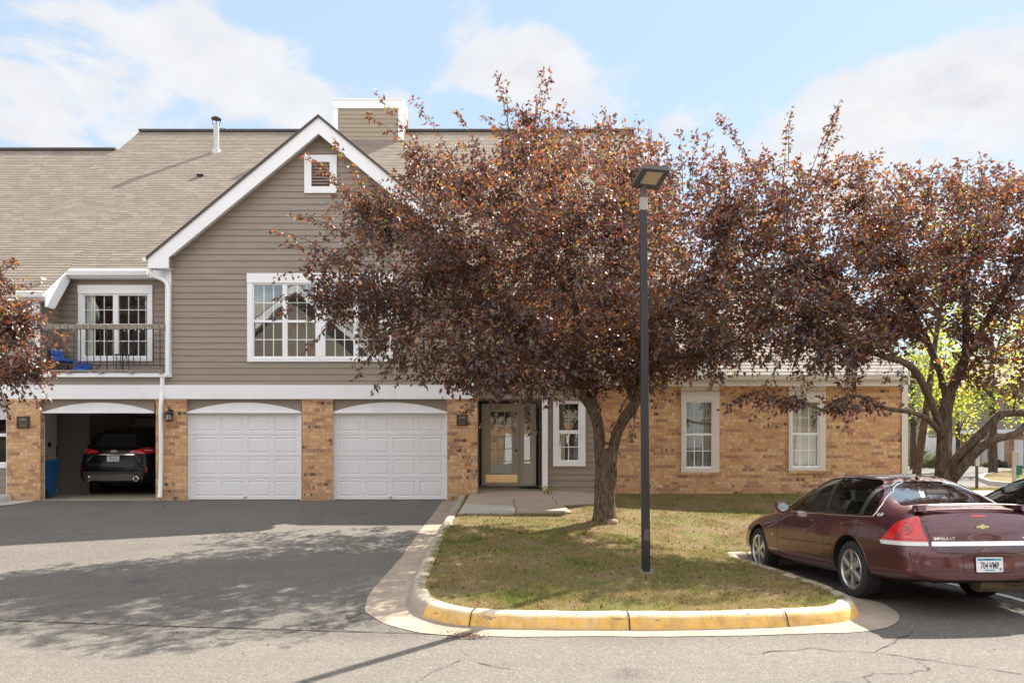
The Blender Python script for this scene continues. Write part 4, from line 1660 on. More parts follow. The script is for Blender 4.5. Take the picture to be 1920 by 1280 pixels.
mb.box(-13, PX(306, 18.14), 18.08, 18.16, PZ(697, 18.12), PZ(693.5, 18.12))
for x in (131, 192, 248, 304):
    mb.box(PX(x - 3.5, 18.14), PX(x + 3.5, 18.14), 18.05, 18.15, PZ(700, 18.12), PZ(697, 18.12))
hp('bottom_rail', mb, M['taupe'], ra)

# ---- band board, garage fronts
mb = MB()
mb.box(-34, PX(890, 18.06), 18.05, 18.21, BAND0, BAND1)
mb.box(PX(880, W), PX(891, W), W - .03, W + .03, BAND1, 5.5)
hp('band_board', mb, M['trim'])
GD = 18.24
mb = MB()
for xa_, xb_ in ((75, 292), (350, 567), (621, 839)):
    mb.box(PX(xa_, GD), PX(xb_, GD), GD - .06, GD + .1, PZ(773, GD), BAND0 + .02)
hp('garage_header', mb, M['taupe'])
mb = MB()
for xa_, xb_, yt in ((83, 291, 754.5), (352, 566, 754.5), (624, 839, 754)):
    n = 28
    pts = [(PX(xa_ + (xb_ - xa_) * i / n, GD - .07), PZ(772 - (772 - yt) * (1 - (2 * i / n - 1) ** 2), GD - .07)) for i in range(n + 1)]
    mb.prism(pts[::-1] if False else [(p[0], p[1]) for p in pts][::-1], GD - .10, GD - .06)
    mb.box(PX(xa_ - 1, GD), PX(xb_ + 1, GD), GD - .115, GD - .02, PZ(774.5, GD), PZ(771.5, GD))
hp('arch_panel', mb, M['trim'])
mb = MB()
for x0_, x1_ in ((79.5, 83), (352, 355.5), (565, 567), (624, 627.5), (837, 839)):
    mb.box(PX(x0_, GD), PX(x1_, GD), GD - .08, GD + .02, -.02, PZ(773, GD))
hp('door_stop', mb, M['trim'])


def garage_door(x0, x1, y0, y1, D, label=None, sections=4, cols=4, parent=house):
    mb = MB()
    X0, X1, Z0, Z1 = PX(x0, D), PX(x1, D), PZ(y1, D), PZ(y0, D)
    hs = (Z1 - Z0) / sections
    for s_ in range(sections):
        za, zb = Z0 + s_ * hs + .004, Z0 + (s_ + 1) * hs - .004
        # face with recessed, raised-field panels
        xs_ = [X0]
        pw = (X1 - X0 - .10) / cols
        for c in range(cols):
            a = X0 + .05 + c * pw + .055
            b = X0 + .05 + (c + 1) * pw - .055
            xs_ += [a, b]
        xs_.append(X1)
        pa_, pb_ = za + .075, zb - .075
        mb.quad((X0, D, za), (X1, D, za), (X1, D, pa_), (X0, D, pa_))
        mb.quad((X0, D, pb_), (X1, D, pb_), (X1, D, zb), (X0, D, zb))
        for i in range(0, len(xs_), 2):
            mb.quad((xs_[i], D, pa_), (xs_[i + 1], D, pa_), (xs_[i + 1], D, pb_), (xs_[i], D, pb_))
        for c in range(cols):
            a, b = xs_[1 + 2 * c], xs_[2 + 2 * c]
            r0 = (a, b, pa_, pb_, D)
            r1 = (a + .010, b - .010, pa_ + .010, pb_ - .010, D + .012)
            r2 = (a + .022, b - .022, pa_ + .022, pb_ - .022, D + .012)
            r3 = (a + .050, b - .050, pa_ + .045, pb_ - .045, D + .002)
            for p, q in ((r0, r1), (r1, r2), (r2, r3)):
                P0 = [(p[0], p[4], p[2]), (p[1], p[4], p[2]), (p[1], p[4], p[3]), (p[0], p[4], p[3])]
                P1 = [(q[0], q[4], q[2]), (q[1], q[4], q[2]), (q[1], q[4], q[3]), (q[0], q[4], q[3])]
                for i in range(4):
                    j = (i + 1) % 4
                    mb.quad(P0[i], P0[j], P1[j], P1[i])
            mb.quad((r3[0], r3[4], r3[2]), (r3[1], r3[4], r3[2]), (r3[1], r3[4], r3[3]), (r3[0], r3[4], r3[3]))
        mb.quad((X0, D, zb), (X1, D, zb), (X1, D + .03, zb + .006), (X0, D + .03, zb + .006))
        mb.quad((X0, D, za), (X0, D + .03, za - .004), (X1, D + .03, za - .004), (X1, D, za))
    mb.quad((X0, D + .04, Z0), (X1, D + .04, Z0), (X1, D + .04, Z1), (X0, D + .04, Z1))
    g = mb.build('garage_door', M['door_white'], parent, recalc=False)
    if label:
        g['label'] = label
    m2 = MB()
    xm = (X0 + X1) / 2
    m2.box(xm - .04, xm + .04, D - .022, D - .002, Z0 + .045, Z0 + .062)
    m2.box(xm - .035, xm + .035, D - .012, D - .002, Z0 + .030, Z0 + .074)
    m2.build('handle', M['galv'], g)
    m3 = MB()
    m3.box(X0, X1, D - .004, D + .04, Z0 - .03, Z0 - .002)
    m3.build('weather_seal', M['plastic'], g)
    return g


garage_door(355.5, 565, 774, 936, GD + .01, 'closed white garage door left of the middle brick pillar')
garage_door(627.5, 837, 774, 936, GD + .01, 'closed white garage door right of the middle brick pillar')


def pillar(x0, x1, D, yb, yt=752):
    mb = MB()
    mb.box(PX(x0, D), PX(x1, D), D, GD + (.25 if x0 > 300 else -.02), PZ(yb, D) - .06, PZ(yt, D))
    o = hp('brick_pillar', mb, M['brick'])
    c = MB()
    c.box(PX(x0 - 1.2, D), PX(x1 + 1.2, D), D - .02, GD - .03, PZ(yt, D), PZ(yt - 4, D))
    hp('cap', c, M['brick'], o)


pillar(13, 75.5, 18.07, 941)
pillar(292, 350, 18.10, 938)
pillar(566.5, 624, 18.10, 937)
pillar(838.5, 895, 18.10, 933)

# ---- inside of the open garage
mb = MB()
gx0, gx1, gy1 = PX(79, GD), PX(292, GD) + .15, 24.6
gx0 -= .9
gz = PZ(760, GD)
mb.quad((gx0, GD + .1, 0), (gx0, gy1, 0), (gx0, gy1, gz), (gx0, GD + .1, gz))
mb.quad((gx1, GD + .1, 0), (gx1, gy1, 0), (gx1, gy1, gz), (gx1, GD + .1, gz))
mb.quad((gx0, gy1, 0), (gx1, gy1, 0), (gx1, gy1, gz), (gx0, gy1, gz))
mb.quad((gx0, GD + .1, gz), (gx0, gy1, gz), (gx1, gy1, gz), (gx1, GD + .1, gz))
mb.quad((gx0, GD + .03, 0), (PX(79, GD), GD + .03, 0), (PX(79, GD), GD + .03, gz), (gx0, GD + .03, gz))
hp('garage_wall', mb, M['garage_wall'])
mb = MB()
mb.box(gx0, gx1, GD - .15, gy1, -.05, .006)
o = mb.build('garage_floor', M['concrete'])
tag(o, kind='structure')
mb = MB()
for z in (1.15,):
    mb.box(gx0 + .01, gx0 + .04, 19.9, 20.0, 1.28, 1.40)
    mb.box(gx0 + .01, gx0 + .03, 20.25, 20.29, 1.02, 1.30)
hp('wall_switch', mb, M['plastic'])

# ---- lower wall left of pillar
mb = MB()
siding(mb, -34, PX(14, 18.5), 18.5, -.05, PZ(745, 18.5), holes=[hole_l])
hp('lower_wall', mb, M['siding'])

# ---- porch block
mb = MB()
POL, POR = PX(1018, SW), PX(1115, SW)
HB = PZ(749.5, SW)
siding(mb, POL, POR, SW, .17, HB + .02, holes=[hole_p])
siding(mb, GX1, POR, SW, HB, 5.35)
siding(mb, POR, RX - .3, SW + .6, 3.0, 5.35)
hp('porch_wall', mb, M['siding'])
mb = MB()
mb.box(PX(899, SW), PX(1018, SW), SW - .02, SW + .10, HB - .0, HB + .05)
mb.quad((PX(895, SW), SW + .1, HB + .01), (POL, SW + .1, HB + .01), (POL, 20.3, HB + .01), (PX(895, SW), 20.3, HB + .01))
mb.quad((-.86, GD + .1, .1), (-.86, 20.3, .1), (-.86, 20.3, HB), (-.86, GD + .1, HB))
DX1 = PX(1005, 20.0)
mb.quad((DX1 + .06, SW, .1), (DX1 + .06, 20.3, .1), (DX1 + .06, 20.3, HB), (DX1 + .06, SW, HB))
mb.quad((PX(1018, SW), SW + .08, .1), (DX1 + .06, SW + .08, .1), (DX1 + .06, SW + .08, HB), (PX(1018, SW), SW + .08, HB))
DD = 20.0
mb.quad((-.86, DD + .03, .1), (PX(904, DD), DD + .03, .1), (PX(904, DD), DD + .03, HB), (-.86, DD + .03, HB))
mb.quad((-.86, DD + .03, PZ(760, DD)), (DX1 + .06, DD + .03, PZ(760, DD)), (DX1 + .06, DD + .03, HB), (-.86, DD + .03, HB))
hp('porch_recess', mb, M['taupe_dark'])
mb = MB()
mb.box(PX(1016.5, SW - .15), PX(1027, SW - .15), SW - .15, SW - .02, .17, HB)
hp('porch_post', mb, M['trim'])
mb = MB()
pb(mb, 903, 909, 757, 909, DD, DD - .06, DD + .06)
pb(mb, 1000.5, 1005, 757, 909, DD, DD - .06, DD + .06)
pb(mb, 909, 1000.5, 757, 763.5, DD, DD - .06, DD + .06)
pb(mb, 971.5, 976, 763.5, 907, DD, DD - .05, DD + .06)
pb(mb, 909, 1000.5, 905.5, 910, DD, DD - .12, DD + .06)
df_ = hp('door_frame', mb, pbr('door_frame_paint', (.66, .62, .57), .5, var=.04))
mb = MB()
wall_rect(mb, PX(909, DD), PX(971.5, DD), DD - .02, PZ(905.5, DD), PZ(763.5, DD), holes=[(PX(920, DD), PX(959.5, DD), PZ(887, DD), PZ(772, DD))], th=.05)
dr = hp('entry_door', mb, M['door_paint'])
dr['label'] = 'greige entry door with fifteen glass lites and brass kick plate'
mb = MB()
for r in range(1, 5):
    y = 772 + 115 * r / 5
    pb(mb, 920, 959.5, y - .7, y + .7, DD, DD - .012, DD + .0)
for c in (1, 2):
    x = 920 + 39.5 * c / 3
    pb(mb, x - .7, x + .7, 772, 887, DD, DD - .0125, DD + .001)
hp('muntin', mb, M['vinyl'], dr)
mb = MB()
mb.quad((PX(920, DD), DD + .004, PZ(887, DD)), (PX(959.5, DD), DD + .004, PZ(887, DD)), (PX(959.5, DD), DD + .004, PZ(772, DD)), (PX(920, DD), DD + .004, PZ(772, DD)))
hp('pane', mb, M['glass'], dr)
mb = MB()
pb(mb, 910.5, 970, 889.5, 904, DD, DD - .026, DD - .021)
hp('kick_plate', mb, pbr('brass_plate', (.62, .47, .27), 0.22, metal=.9, var=.1), dr)
kc = P(967.8, 843.7, DD)
mb = MB()
mb.lathe([(.036, -.021), (.036, -.028), (.012, -.032), (.012, -.055), (.028, -.06), (.030, -.078), (.018, -.088), (.001, -.09)], 16, kc, 'Y')
hp('handle', mb, pbr('aged_brass', (.25, .15, .09), 0.35, metal=.8), dr, smooth=True)
mb = MB()
wall_rect(mb, PX(976, DD), PX(1000.5, DD), DD - .02, PZ(905.5, DD), PZ(763.5, DD), holes=[(PX(982.8, DD), PX(993.5, DD), PZ(886, DD), PZ(771, DD))], th=.05)
pb(mb, 982.8, 993.5, 862, 865, DD, DD - .015, DD + .01)
sl = hp('sidelight', mb, M['door_paint'])
mb = MB()
mb.quad((PX(982.8, DD), DD + .012, PZ(886, DD)), (PX(993.5, DD), DD + .0125, PZ(886, DD)), (PX(993.5, DD), DD + .0125, PZ(771, DD)), (PX(982.8, DD), DD + .012, PZ(771, DD)))
hp('pane', mb, M['glass'], sl)

# ---- brick wing
BX0, BX1 = PX(1113, RW), PX(1692, RW)
FZ0, FZ1 = PZ(723.5, 18.45), PZ(706, 18.45)
mb = MB()
wall_rect(mb, BX0, BX1, RW, -.1, FZ0 + .06, holes=[hole_r1, hole_r2], th=.08)
mb.quad((BX1, RW, -.6), (BX1, 26, -.6), (BX1, 26, FZ0 + .06), (BX1, RW, FZ0 + .06))
mb.quad((BX0, RW, -.1), (BX0, SW - .0, -.1), (BX0, SW - .0, 2.4), (BX0, RW, 2.4))
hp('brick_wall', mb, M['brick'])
mb = MB()
for a, b in ((1277, 1348), (1478, 1547)):
    mb.box(PX(a, RW), PX(b, RW), RW - .05, RW + .02, PZ(890 if a < 1400 else 887, RW), PZ(885.2 if a < 1400 else 882.2, RW))
hp('window_sill', mb, M['brick'])
mb = MB()
for a, b in ((1277, 1348), (1478, 1547)):
    mb.box(PX(a, RW), PX(b, RW), RW - .03, RW + .02, PZ(733, RW), FZ0 + .03)
mb.box(PX(1691, RW - .03), PX(1702, RW - .03), RW - .04, RW + .12, -.5, FZ0 + .05)
hp('panel_board', mb, M['trim_warm'])
mb = MB()
ED = 18.3
EX = PX(1706, ED)
mb.box(BX0 - .15, EX - .05, 18.43, 18.47, FZ0, FZ1 + .1)
mb.box(BX0 - .15, EX - .05, 18.47, RW + .02, FZ0 + .01, FZ0 + .03)
hp('frieze_board', mb, M['trim_warm'])
ez = PZ(703, ED)


def wingz(D):
    return ez + SLOPE * (D - ED)


RR = 22.4
mb = MB()
course_roof(mb, 2.05, EX, ED, RR, base=wingz)
mb.quad((1.95, RR, wingz(RR)), (EX, RR, wingz(RR)), (EX, 26.5, ez), (1.95, 26.5, ez))
hp('wing_roof', mb, M['roof_light'])
mb = MB()
gutter(mb, 1.98, EX - .02, ED + .12, ez + .0, .11)
hp('gutter', mb, M['trim_warm'])
mb = MB()
# rake trim on the right end of the wing
mb.add([(EX - .03, ED, ez - .02), (EX - .03, RR, wingz(RR) - .02), (EX - .03, RR, wingz(RR) - .24), (EX - .03, ED, ez - .24)], [(0, 1, 2, 3)])
mb.add([(EX + .01, ED, ez - .02), (EX + .01, RR, wingz(RR) - .02), (EX + .01, RR, wingz(RR) - .24), (EX + .01, ED, ez - .24)], [(3, 2, 1, 0)])
mb.quad((EX - .03, ED, ez - .02), (EX + .01, ED, ez - .02), (EX + .01, ED, ez - .24), (EX - .03, ED, ez - .24))
mb.quad((EX - .03, ED, ez - .24), (EX + .01, ED, ez - .24), (EX + .01, RR, wingz(RR) - .24), (EX - .03, RR, wingz(RR) - .24))
mb.add([(EX + .01, RR, wingz(RR) - .02), (EX + .01, 26.5, ez), (EX + .01, 26.5, ez - .24), (EX + .01, RR, wingz(RR) - .24)], [(0, 1, 2, 3)])
hp('rake_trim', mb, M['trim_warm'])
mb = MB()
mb.add([(BX1 + .001, RW, FZ0), (BX1 + .001, RW, wingz(RW) - .1), (BX1 + .001, RR, wingz(RR) - .1), (BX1 + .001, 26.3, ez), (BX1 + .001, 26.3, FZ0)], [(0, 1, 2, 3, 4)])
hp('wing_gable_wall', mb, M['siding'])
mb = MB()
mb.quad((BX0, RW + .12, FZ0), (BX1, RW + .12, FZ0), (BX1, 26, FZ0), (BX0, 26, FZ0))
mb.quad((BX0, 26, -.5), (BX1, 26, -.5), (BX1, 26, FZ0), (BX0, 26, FZ0))
mb.quad((BX0, 21.5, -.5), (BX1, 21.5, -.5), (BX1, 21.5, FZ0), (BX0, 21.5, FZ0))
mb.quad((BX0, RW + .1, .05), (BX1, RW + .1, .05), (BX1, 22, .05), (BX0, 22, .05))
mb.quad((GX0, 20.7, 2.8), (GX1, 20.7, 2.8), (GX1, 20.7, 5.6), (GX0, 20.7, 5.6))
mb.quad((GX0, W + .2, 2.9), (GX1, W + .2, 2.9), (GX1, 20.7, 2.9), (GX0, 20.7, 2.9))
mb.quad((GX0, W + .2, 5.6), (GX1, W + .2, 5.6), (GX1, 20.7, 5.6), (GX0, 20.7, 5.6))
mb.quad((GX0 + .05, W + .1, 2.9), (GX0 + .05, 20.7, 2.9), (GX0 + .05, 20.7, 5.6), (GX0 + .05, W + .1, 5.6))
mb.quad((GX1 - .05, W + .1, 2.9), (GX1 - .05, 20.7, 2.9), (GX1 - .05, 20.7, 5.6), (GX1 - .05, W + .1, 5.6))
mb.quad((XB, BW + 1.9, 2.9), (GX0, BW + 1.9, 2.9), (GX0, BW + 1.9, 5.6), (XB, BW + 1.9, 5.6))
mb.quad((-34, 20.3, -.5), (XB, 20.3, -.5), (XB, 20.3, 5), (-34, 20.3, 5))
mb.quad((GX1, 21.3, 0), (BX0 + .5, 21.3, 0), (BX0 + .5, 21.3, 5), (GX1, 21.3, 5))
mb.quad((-34, W + .3, 2.75), (GX1, W + .3, 2.75), (GX1, 34, 2.75), (-34, 34, 2.75))
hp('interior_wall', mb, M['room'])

# ---- downspouts
mb = MB()
rr = .052
mb.tube([P(281, 492, 17.98), P(282, 510, 18.0), P(290, 518, 18.03), P(306, 524, 18.1), P(314, 532, 18.12), P(316.5, 545, 18.12), P(315.5, 640, 18.12), P(315, 704, 18.12)], rr, 8)
hp('downspout', mb, M['vinyl'], smooth=True, angle=60)
mb = MB()
mb.tube([P(304.5, 708, 18.08), P(304.5, 728, 18.08), P(304, 734, 18.07), P(303, 748, 18.0), P(301.5, 760, 17.98), P(302, 860, 17.98), P(300.5, 926, 17.98), P(299, 933, 17.93)], rr, 8)
hp('downspout', mb, M['vinyl'], smooth=True, angle=60)

# ---- fixtures
def lantern():
    c = P(317, 778, 18.0)
    t_ = thing('wall_lantern', 'bronze wall lantern on the brick pillar beside the downspout', 'lantern', tuple(c))
    mb = MB()
    mb.box(c.x - .05, c.x + .05, 18.06, 18.10, c.z - .02, c.z + .14)
    mb.tube([(c.x, 18.09, c.z + .10), (c.x, 18.0, c.z + .19), (c.x, 17.97, c.z + .16)], .010, 6)
    mb.tube([(c.x, 17.97, c.z + .16), (c.x, 17.97, c.z + .10)], .012, 6)
    mb.build('bracket', M['bronze'], t_)
    mb = MB()
    mb.lathe([(.001, .125), (.03, .12), (.045, .085), (.115, .045), (.115, .035), (.001, .035)], 6, (c.x, 17.97, c.z), 'Z')
    mb.build('roof', M['bronze'], t_)
    mb = MB()
    for k in range(6):
        a = k * math.pi / 3
        mb.tube([(c.x + .078 * math.cos(a), 17.97 + .078 * math.sin(a), c.z + .035), (c.x + .078 * math.cos(a), 17.97 + .078 * math.sin(a), c.z - .12)], .008, 4)
    mb.lathe([(.001, -.115), (.085, -.115), (.085, -.135), (.03, -.155), (.001, -.16)], 6, (c.x, 17.97, c.z), 'Z')
    mb.lathe([(.082, .035), (.082, .015)], 6, (c.x, 17.97, c.z), 'Z')
    mb.build('cage', M['bronze'], t_)
    mb = MB()
    mb.lathe([(.068, .034), (.068, -.112)], 6, (c.x, 17.97, c.z), 'Z')
    mb.build('glass', pbr('seeded_glass', (.40, .33, .30), 0.3, var=.3, vscale=30), t_)


lantern()


def plaque(x0, x1, y0, y1, D, num, label):
    c = P((x0 + x1) / 2, (y0 + y1) / 2, D)
    w, h = (x1 - x0) * D / F, (y1 - y0) * D / F
    t_ = thing('address_plaque', label, 'plaque', tuple(c))
    mb = MB()
    mb.box(c.x - w / 2, c.x + w / 2, D - .02, D, c.z - h / 2, c.z + h / 2)
    for s_ in (-1, 1):
        mb.box(c.x + s_ * (w / 2) - .006, c.x + s_ * (w / 2) + .006, D - .026, D, c.z - h / 2 - .006, c.z + h / 2 + .006)
        mb.box(c.x - w / 2, c.x + w / 2, D - .026, D, c.z + s_ * h / 2 - .006, c.z + s_ * h / 2 + .006)
    mb.build('plate', M['bronze'], t_)
    Mx = Matrix.Translation((c.x, D - .022, c.z + h * .22)) @ Matrix.Rotation(R(90), 4, 'X')
    text_mesh('number', num, h * .34, M['bronze_letter'], t_, Mx, .002, bold=.002)
    mb = MB()
    for r in range(3):
        z = c.z - h * (.08 + .15 * r)
        x = c.x - w * .33
        while x < c.x + w * .33:
            l = random.uniform(.008, .020)
            mb.box(x, x + l, D - .024, D - .018, z - .008, z + .008)
            x += l + random.uniform(.006, .018)
    mb.build('raised_lettering', M['bronze_letter'], t_)


plaque(33, 55, 781, 802, 18.06, '5993', 'bronze address plaque on the leftmost brick pillar by the open garage')
plaque(857, 876, 777.5, 797, 18.09, '5985', 'bronze address plaque on the brick pillar beside the entry porch')

# door mat and a weed by the post
c = P(998, 911, 19.3)
mb = MB()
n = 18
pts = [(c.x + .36 * math.cos(2 * math.pi * k / n) * (1 + .1 * math.sin(k * 2.1)), 19.35 + .28 * math.sin(2 * math.pi * k / n)) for k in range(n)]
mb.add([(x, y, .232 + .012) for x, y in pts] + [(x, y, .222) for x, y in pts], [tuple(range(n))] + [(i, i + n, (i + 1) % n + n, (i + 1) % n) for i in range(n)])
o = mb.build('door_mat', pbr('dark_mat', (.028, .018, .018), .95, bump=.8))
tag(o, 'dark frayed door mat on the porch slab by the post', 'mat')
# ================================================================ CARS
def mirror_loft(secs, caps=True):
    """secs: list of sections, each a list of (x, y, z) from bottom centre (y=0) round to top centre (y=0), y >= 0"""
    Rn = len(secs[0])
    ring = []
    for s in secs:
        left = list(s)
        right = [(x, -y, z) for x, y, z in s[-2:0:-1]]
        ring.append(left + right)
    n = len(ring[0])
    v = [p for r_ in ring for p in r_]
    f = []
    for i in range(len(ring) - 1):
        for k in range(n):
            a, b = i * n + k, i * n + (k + 1) % n
            f.append((a, b, b + n, a + n))
    for which in (0, len(ring) - 1):
        s = secs[which]
        base = which * n
        prev = None
        for k in range(1, Rn - 1):
            lft = base + k
            rgt = base + n - k
            x, y, z = s[k]
            xe = x + (-.03 if which == 0 else .03)
            mid = []
            for q in (.45, -.45):
                v.append((xe, y * q, z))
                mid.append(len(v) - 1)
            row = [lft, mid[0], mid[1], rgt]
            if prev is not None:
                for j in range(3):
                    fc = (prev[j], prev[j + 1], row[j + 1], row[j])
                    f.append(fc if which == 0 else fc[::-1])
            else:
                f.append((base, row[1], row[0]) if which == 0 else (base, row[0], row[1]))
                f.append((base, row[2], row[1]) if which == 0 else (base, row[1], row[2]))
                f.append((base, row[3], row[2]) if which == 0 else (base, row[2], row[3]))
            prev = row
        top = base + Rn - 1
        for j in range(3):
            fc = (prev[j], prev[j + 1], top)
            f.append(fc if which == 0 else fc[::-1])
    return v, f


def subsurf_mesh(name, v, f, lv):
    me = bpy.data.meshes.new(name)
    me.from_pydata(v, [], f)
    bm = bmesh.new()
    bm.from_mesh(me)
    bmesh.ops.recalc_face_normals(bm, faces=bm.faces)
    bm.to_mesh(me)
    bm.free()
    o = bpy.data.objects.new(name, me)
    COL.objects.link(o)
    md = o.modifiers.new('s', 'SUBSURF')
    md.levels = lv
    md.render_levels = lv
    m2 = eval_mesh(o)
    bpy.data.objects.remove(o)
    return m2


def obj_of(me, name='tmp'):
    o = bpy.data.objects.new(name, me)
    COL.objects.link(o)
    return o


def mesh_volume(me):
    bm = bmesh.new()
    bm.from_mesh(me)
    v = abs(bm.calc_volume(signed=True))
    bm.free()
    return v


def boolean(me, cutters):
    """cut one after the other; a cut that fails is tried again with the cutter nudged"""
    cur = me
    for c in cutters:
        v0 = mesh_volume(cur)
        for k in range(5):
            if k:
                c.transform(Matrix.Translation((.0013 * k, .0007 * k, .0019 * k)))
            o, co = obj_of(cur), obj_of(c)
            md = o.modifiers.new('b', 'BOOLEAN')
            md.object = co
            md.operation = 'DIFFERENCE'
            md.solver = 'EXACT'
            new = eval_mesh(o)
            bpy.data.objects.remove(co)
            bpy.data.objects.remove(o)
            v1 = mesh_volume(new)
            if v0 * .4 < v1 < v0 - 1e-3:
                cur = new
                break
            print('boolean retry', k, v0, v1)
    return cur


def mesh_from_mb(mb, mats=()):
    me = bpy.data.meshes.new('m')
    me.from_pydata(mb.v, [], mb.f)
    bm = bmesh.new()
    bm.from_mesh(me)
    bmesh.ops.recalc_face_normals(bm, faces=bm.faces)
    bm.to_mesh(me)
    bm.free()
    for m in mats:
        me.materials.append(m)
    me.polygons.foreach_set('material_index', mb.m)
    return me


def rounded(poly, r_, n=4):
    """round the corners of a 2-D polygon"""
    out = []
    m = len(poly)
    for i in range(m):
        p = Vector(poly[i])
        a, b = Vector(poly[i - 1]) - p, Vector(poly[(i + 1) % m]) - p
        ra = min(r_, a.length * .45)
        rb = min(r_, b.length * .45)
        s, e = p + a.normalized() * ra, p + b.normalized() * rb
        for k in range(n + 1):
            t = k / n
            out.append(tuple((1 - t) ** 2 * s + 2 * t * (1 - t) * p + t ** 2 * e))
    return out


class Skin:
    """projects 2-D outlines on the car's skin along a direction"""
    def __init__(s, me):
        bm = bmesh.new()
        bm.from_mesh(me)
        s.t = BVHTree.FromBMesh(bm)
        bm.free()

    def cast(s, u, v, U, V, d, off):
        o = U * u + V * v - d * 6
        loc, nor, idx, dist = s.t.ray_cast(o, d)
        if loc is None:
            return None
        return loc + nor * off

    def patch(s, name, poly, U, V, d, off, mat, parent, step=.05, thick=0.0):
        bm = bmesh.new()
        vs = [bm.verts.new((a, b, 0)) for a, b in poly]
        bm.faces.new(vs)
        for ax in (0, 1):
            lo, hi = min(p[ax] for p in poly), max(p[ax] for p in poly)
            c = lo + step
            while c < hi:
                co = (c, 0, 0) if ax == 0 else (0, c, 0)
                no = (1, 0, 0) if ax == 0 else (0, 1, 0)
                bmesh.ops.bisect_plane(bm, geom=bm.verts[:] + bm.edges[:] + bm.faces[:], plane_co=co, plane_no=no)
                c += step
        dead = []
        for v in bm.verts:
            q = s.cast(v.co.x, v.co.y, U, V, d, off)
            if q is None:
                dead.append(v)
            else:
                v.co = q
        if dead:
            bmesh.ops.delete(bm, geom=dead, context='VERTS')
        bmesh.ops.recalc_face_normals(bm, faces=bm.faces)
        if len(bm.faces) and sum(f.normal.dot(d) * f.calc_area() for f in bm.faces) > 0:
            bmesh.ops.reverse_faces(bm, faces=bm.faces)
        me = bpy.data.meshes.new(name)
        bm.to_mesh(me)
        bm.free()
        me.materials.append(mat)
        me.polygons.foreach_set('use_smooth', [True] * len(me.polygons))
        o = bpy.data.objects.new(name, me)
        COL.objects.link(o)
        return attach(o, parent)

    def line(s, mb, pts, U, V, d, off, rad, n=5, closed=False, step=.04):
        q = []
        P2 = [Vector(p) for p in pts] + ([Vector(pts[0])] if closed else [])
        for a, b in zip(P2, P2[1:]):
            m = max(1, int((b - a).length / step))
            for k in range(m):
                c = a.lerp(b, k / m)
                h = s.cast(c.x, c.y, U, V, d, off)
                if h is not None:
                    q.append(h)
        h = s.cast(P2[-1].x, P2[-1].y, U, V, d, off)
        if h is not None:
            q.append(h)
        if len(q) > 1:
            mb.tube(q, rad, n)


EXv, EYv, EZv = Vector((1, 0, 0)), Vector((0, 1, 0)), Vector((0, 0, 1))


def plate(parent, c, text, w=.305, h=.152, slant=0.0, top='Minnesota'):
    """licence plate facing -x at c"""
    Mp = Matrix.Translation(c) @ Matrix.Rotation(R(-90), 4, 'Z') @ Matrix.Rotation(R(90), 4, 'X') @ Matrix.Rotation(slant, 4, 'X')
    pl = rounded([(-w / 2, -h / 2), (w / 2, -h / 2), (w / 2, h / 2), (-w / 2, h / 2)], .018, 3)
    mb = MB()
    n = len(pl)
    mb.add([Mp @ Vector((a, b, 0)) for a, b in pl] + [Mp @ Vector((a, b, .003)) for a, b in pl], [tuple(range(n))[::-1], tuple(range(n, 2 * n))] + [(i, (i + 1) % n, n + (i + 1) % n, n + i) for i in range(n)])
    p = mb.build('licence_plate', M['plate_white'], parent)
    mb = MB()
    for (x0, x1, y0, y1) in ((-w / 2 + .012, w / 2 - .012, h * .27, h * .43), (w / 2 - .045, w / 2 - .015, -h * .40, -h * .22), (-.055, .055, -h * .42, -h * .33)):
        mb.add([Mp @ Vector(q) for q in ((x0, y0, .0036), (x1, y0, .0036), (x1, y1, .0036), (x0, y1, .0036))], [(0, 1, 2, 3)])
    mb.build('plate_band', M['plate_blue'], p)
    text_mesh('registration', text, .098, M['ink'], p, Mp @ Matrix.Translation((0, -.012, .0045)), .0006, sx=.60, bold=.0012)
    text_mesh('state_name', top, .024, M['ink'], p, Mp @ Matrix.Translation((0, h * .35, .0045)), .0004)
    mb = MB()
    st_ = [(-.006, .010), (.002, .012), (.010, .008), (.004, .002), (.006, -.010), (-.006, -.010), (-.005, 0)]
    mb.add([Mp @ Vector((a, b - .012, .0045)) for a, b in st_], [tuple(range(len(st_)))])
    mb.build('state_emblem', M['ink'], p)
    return p


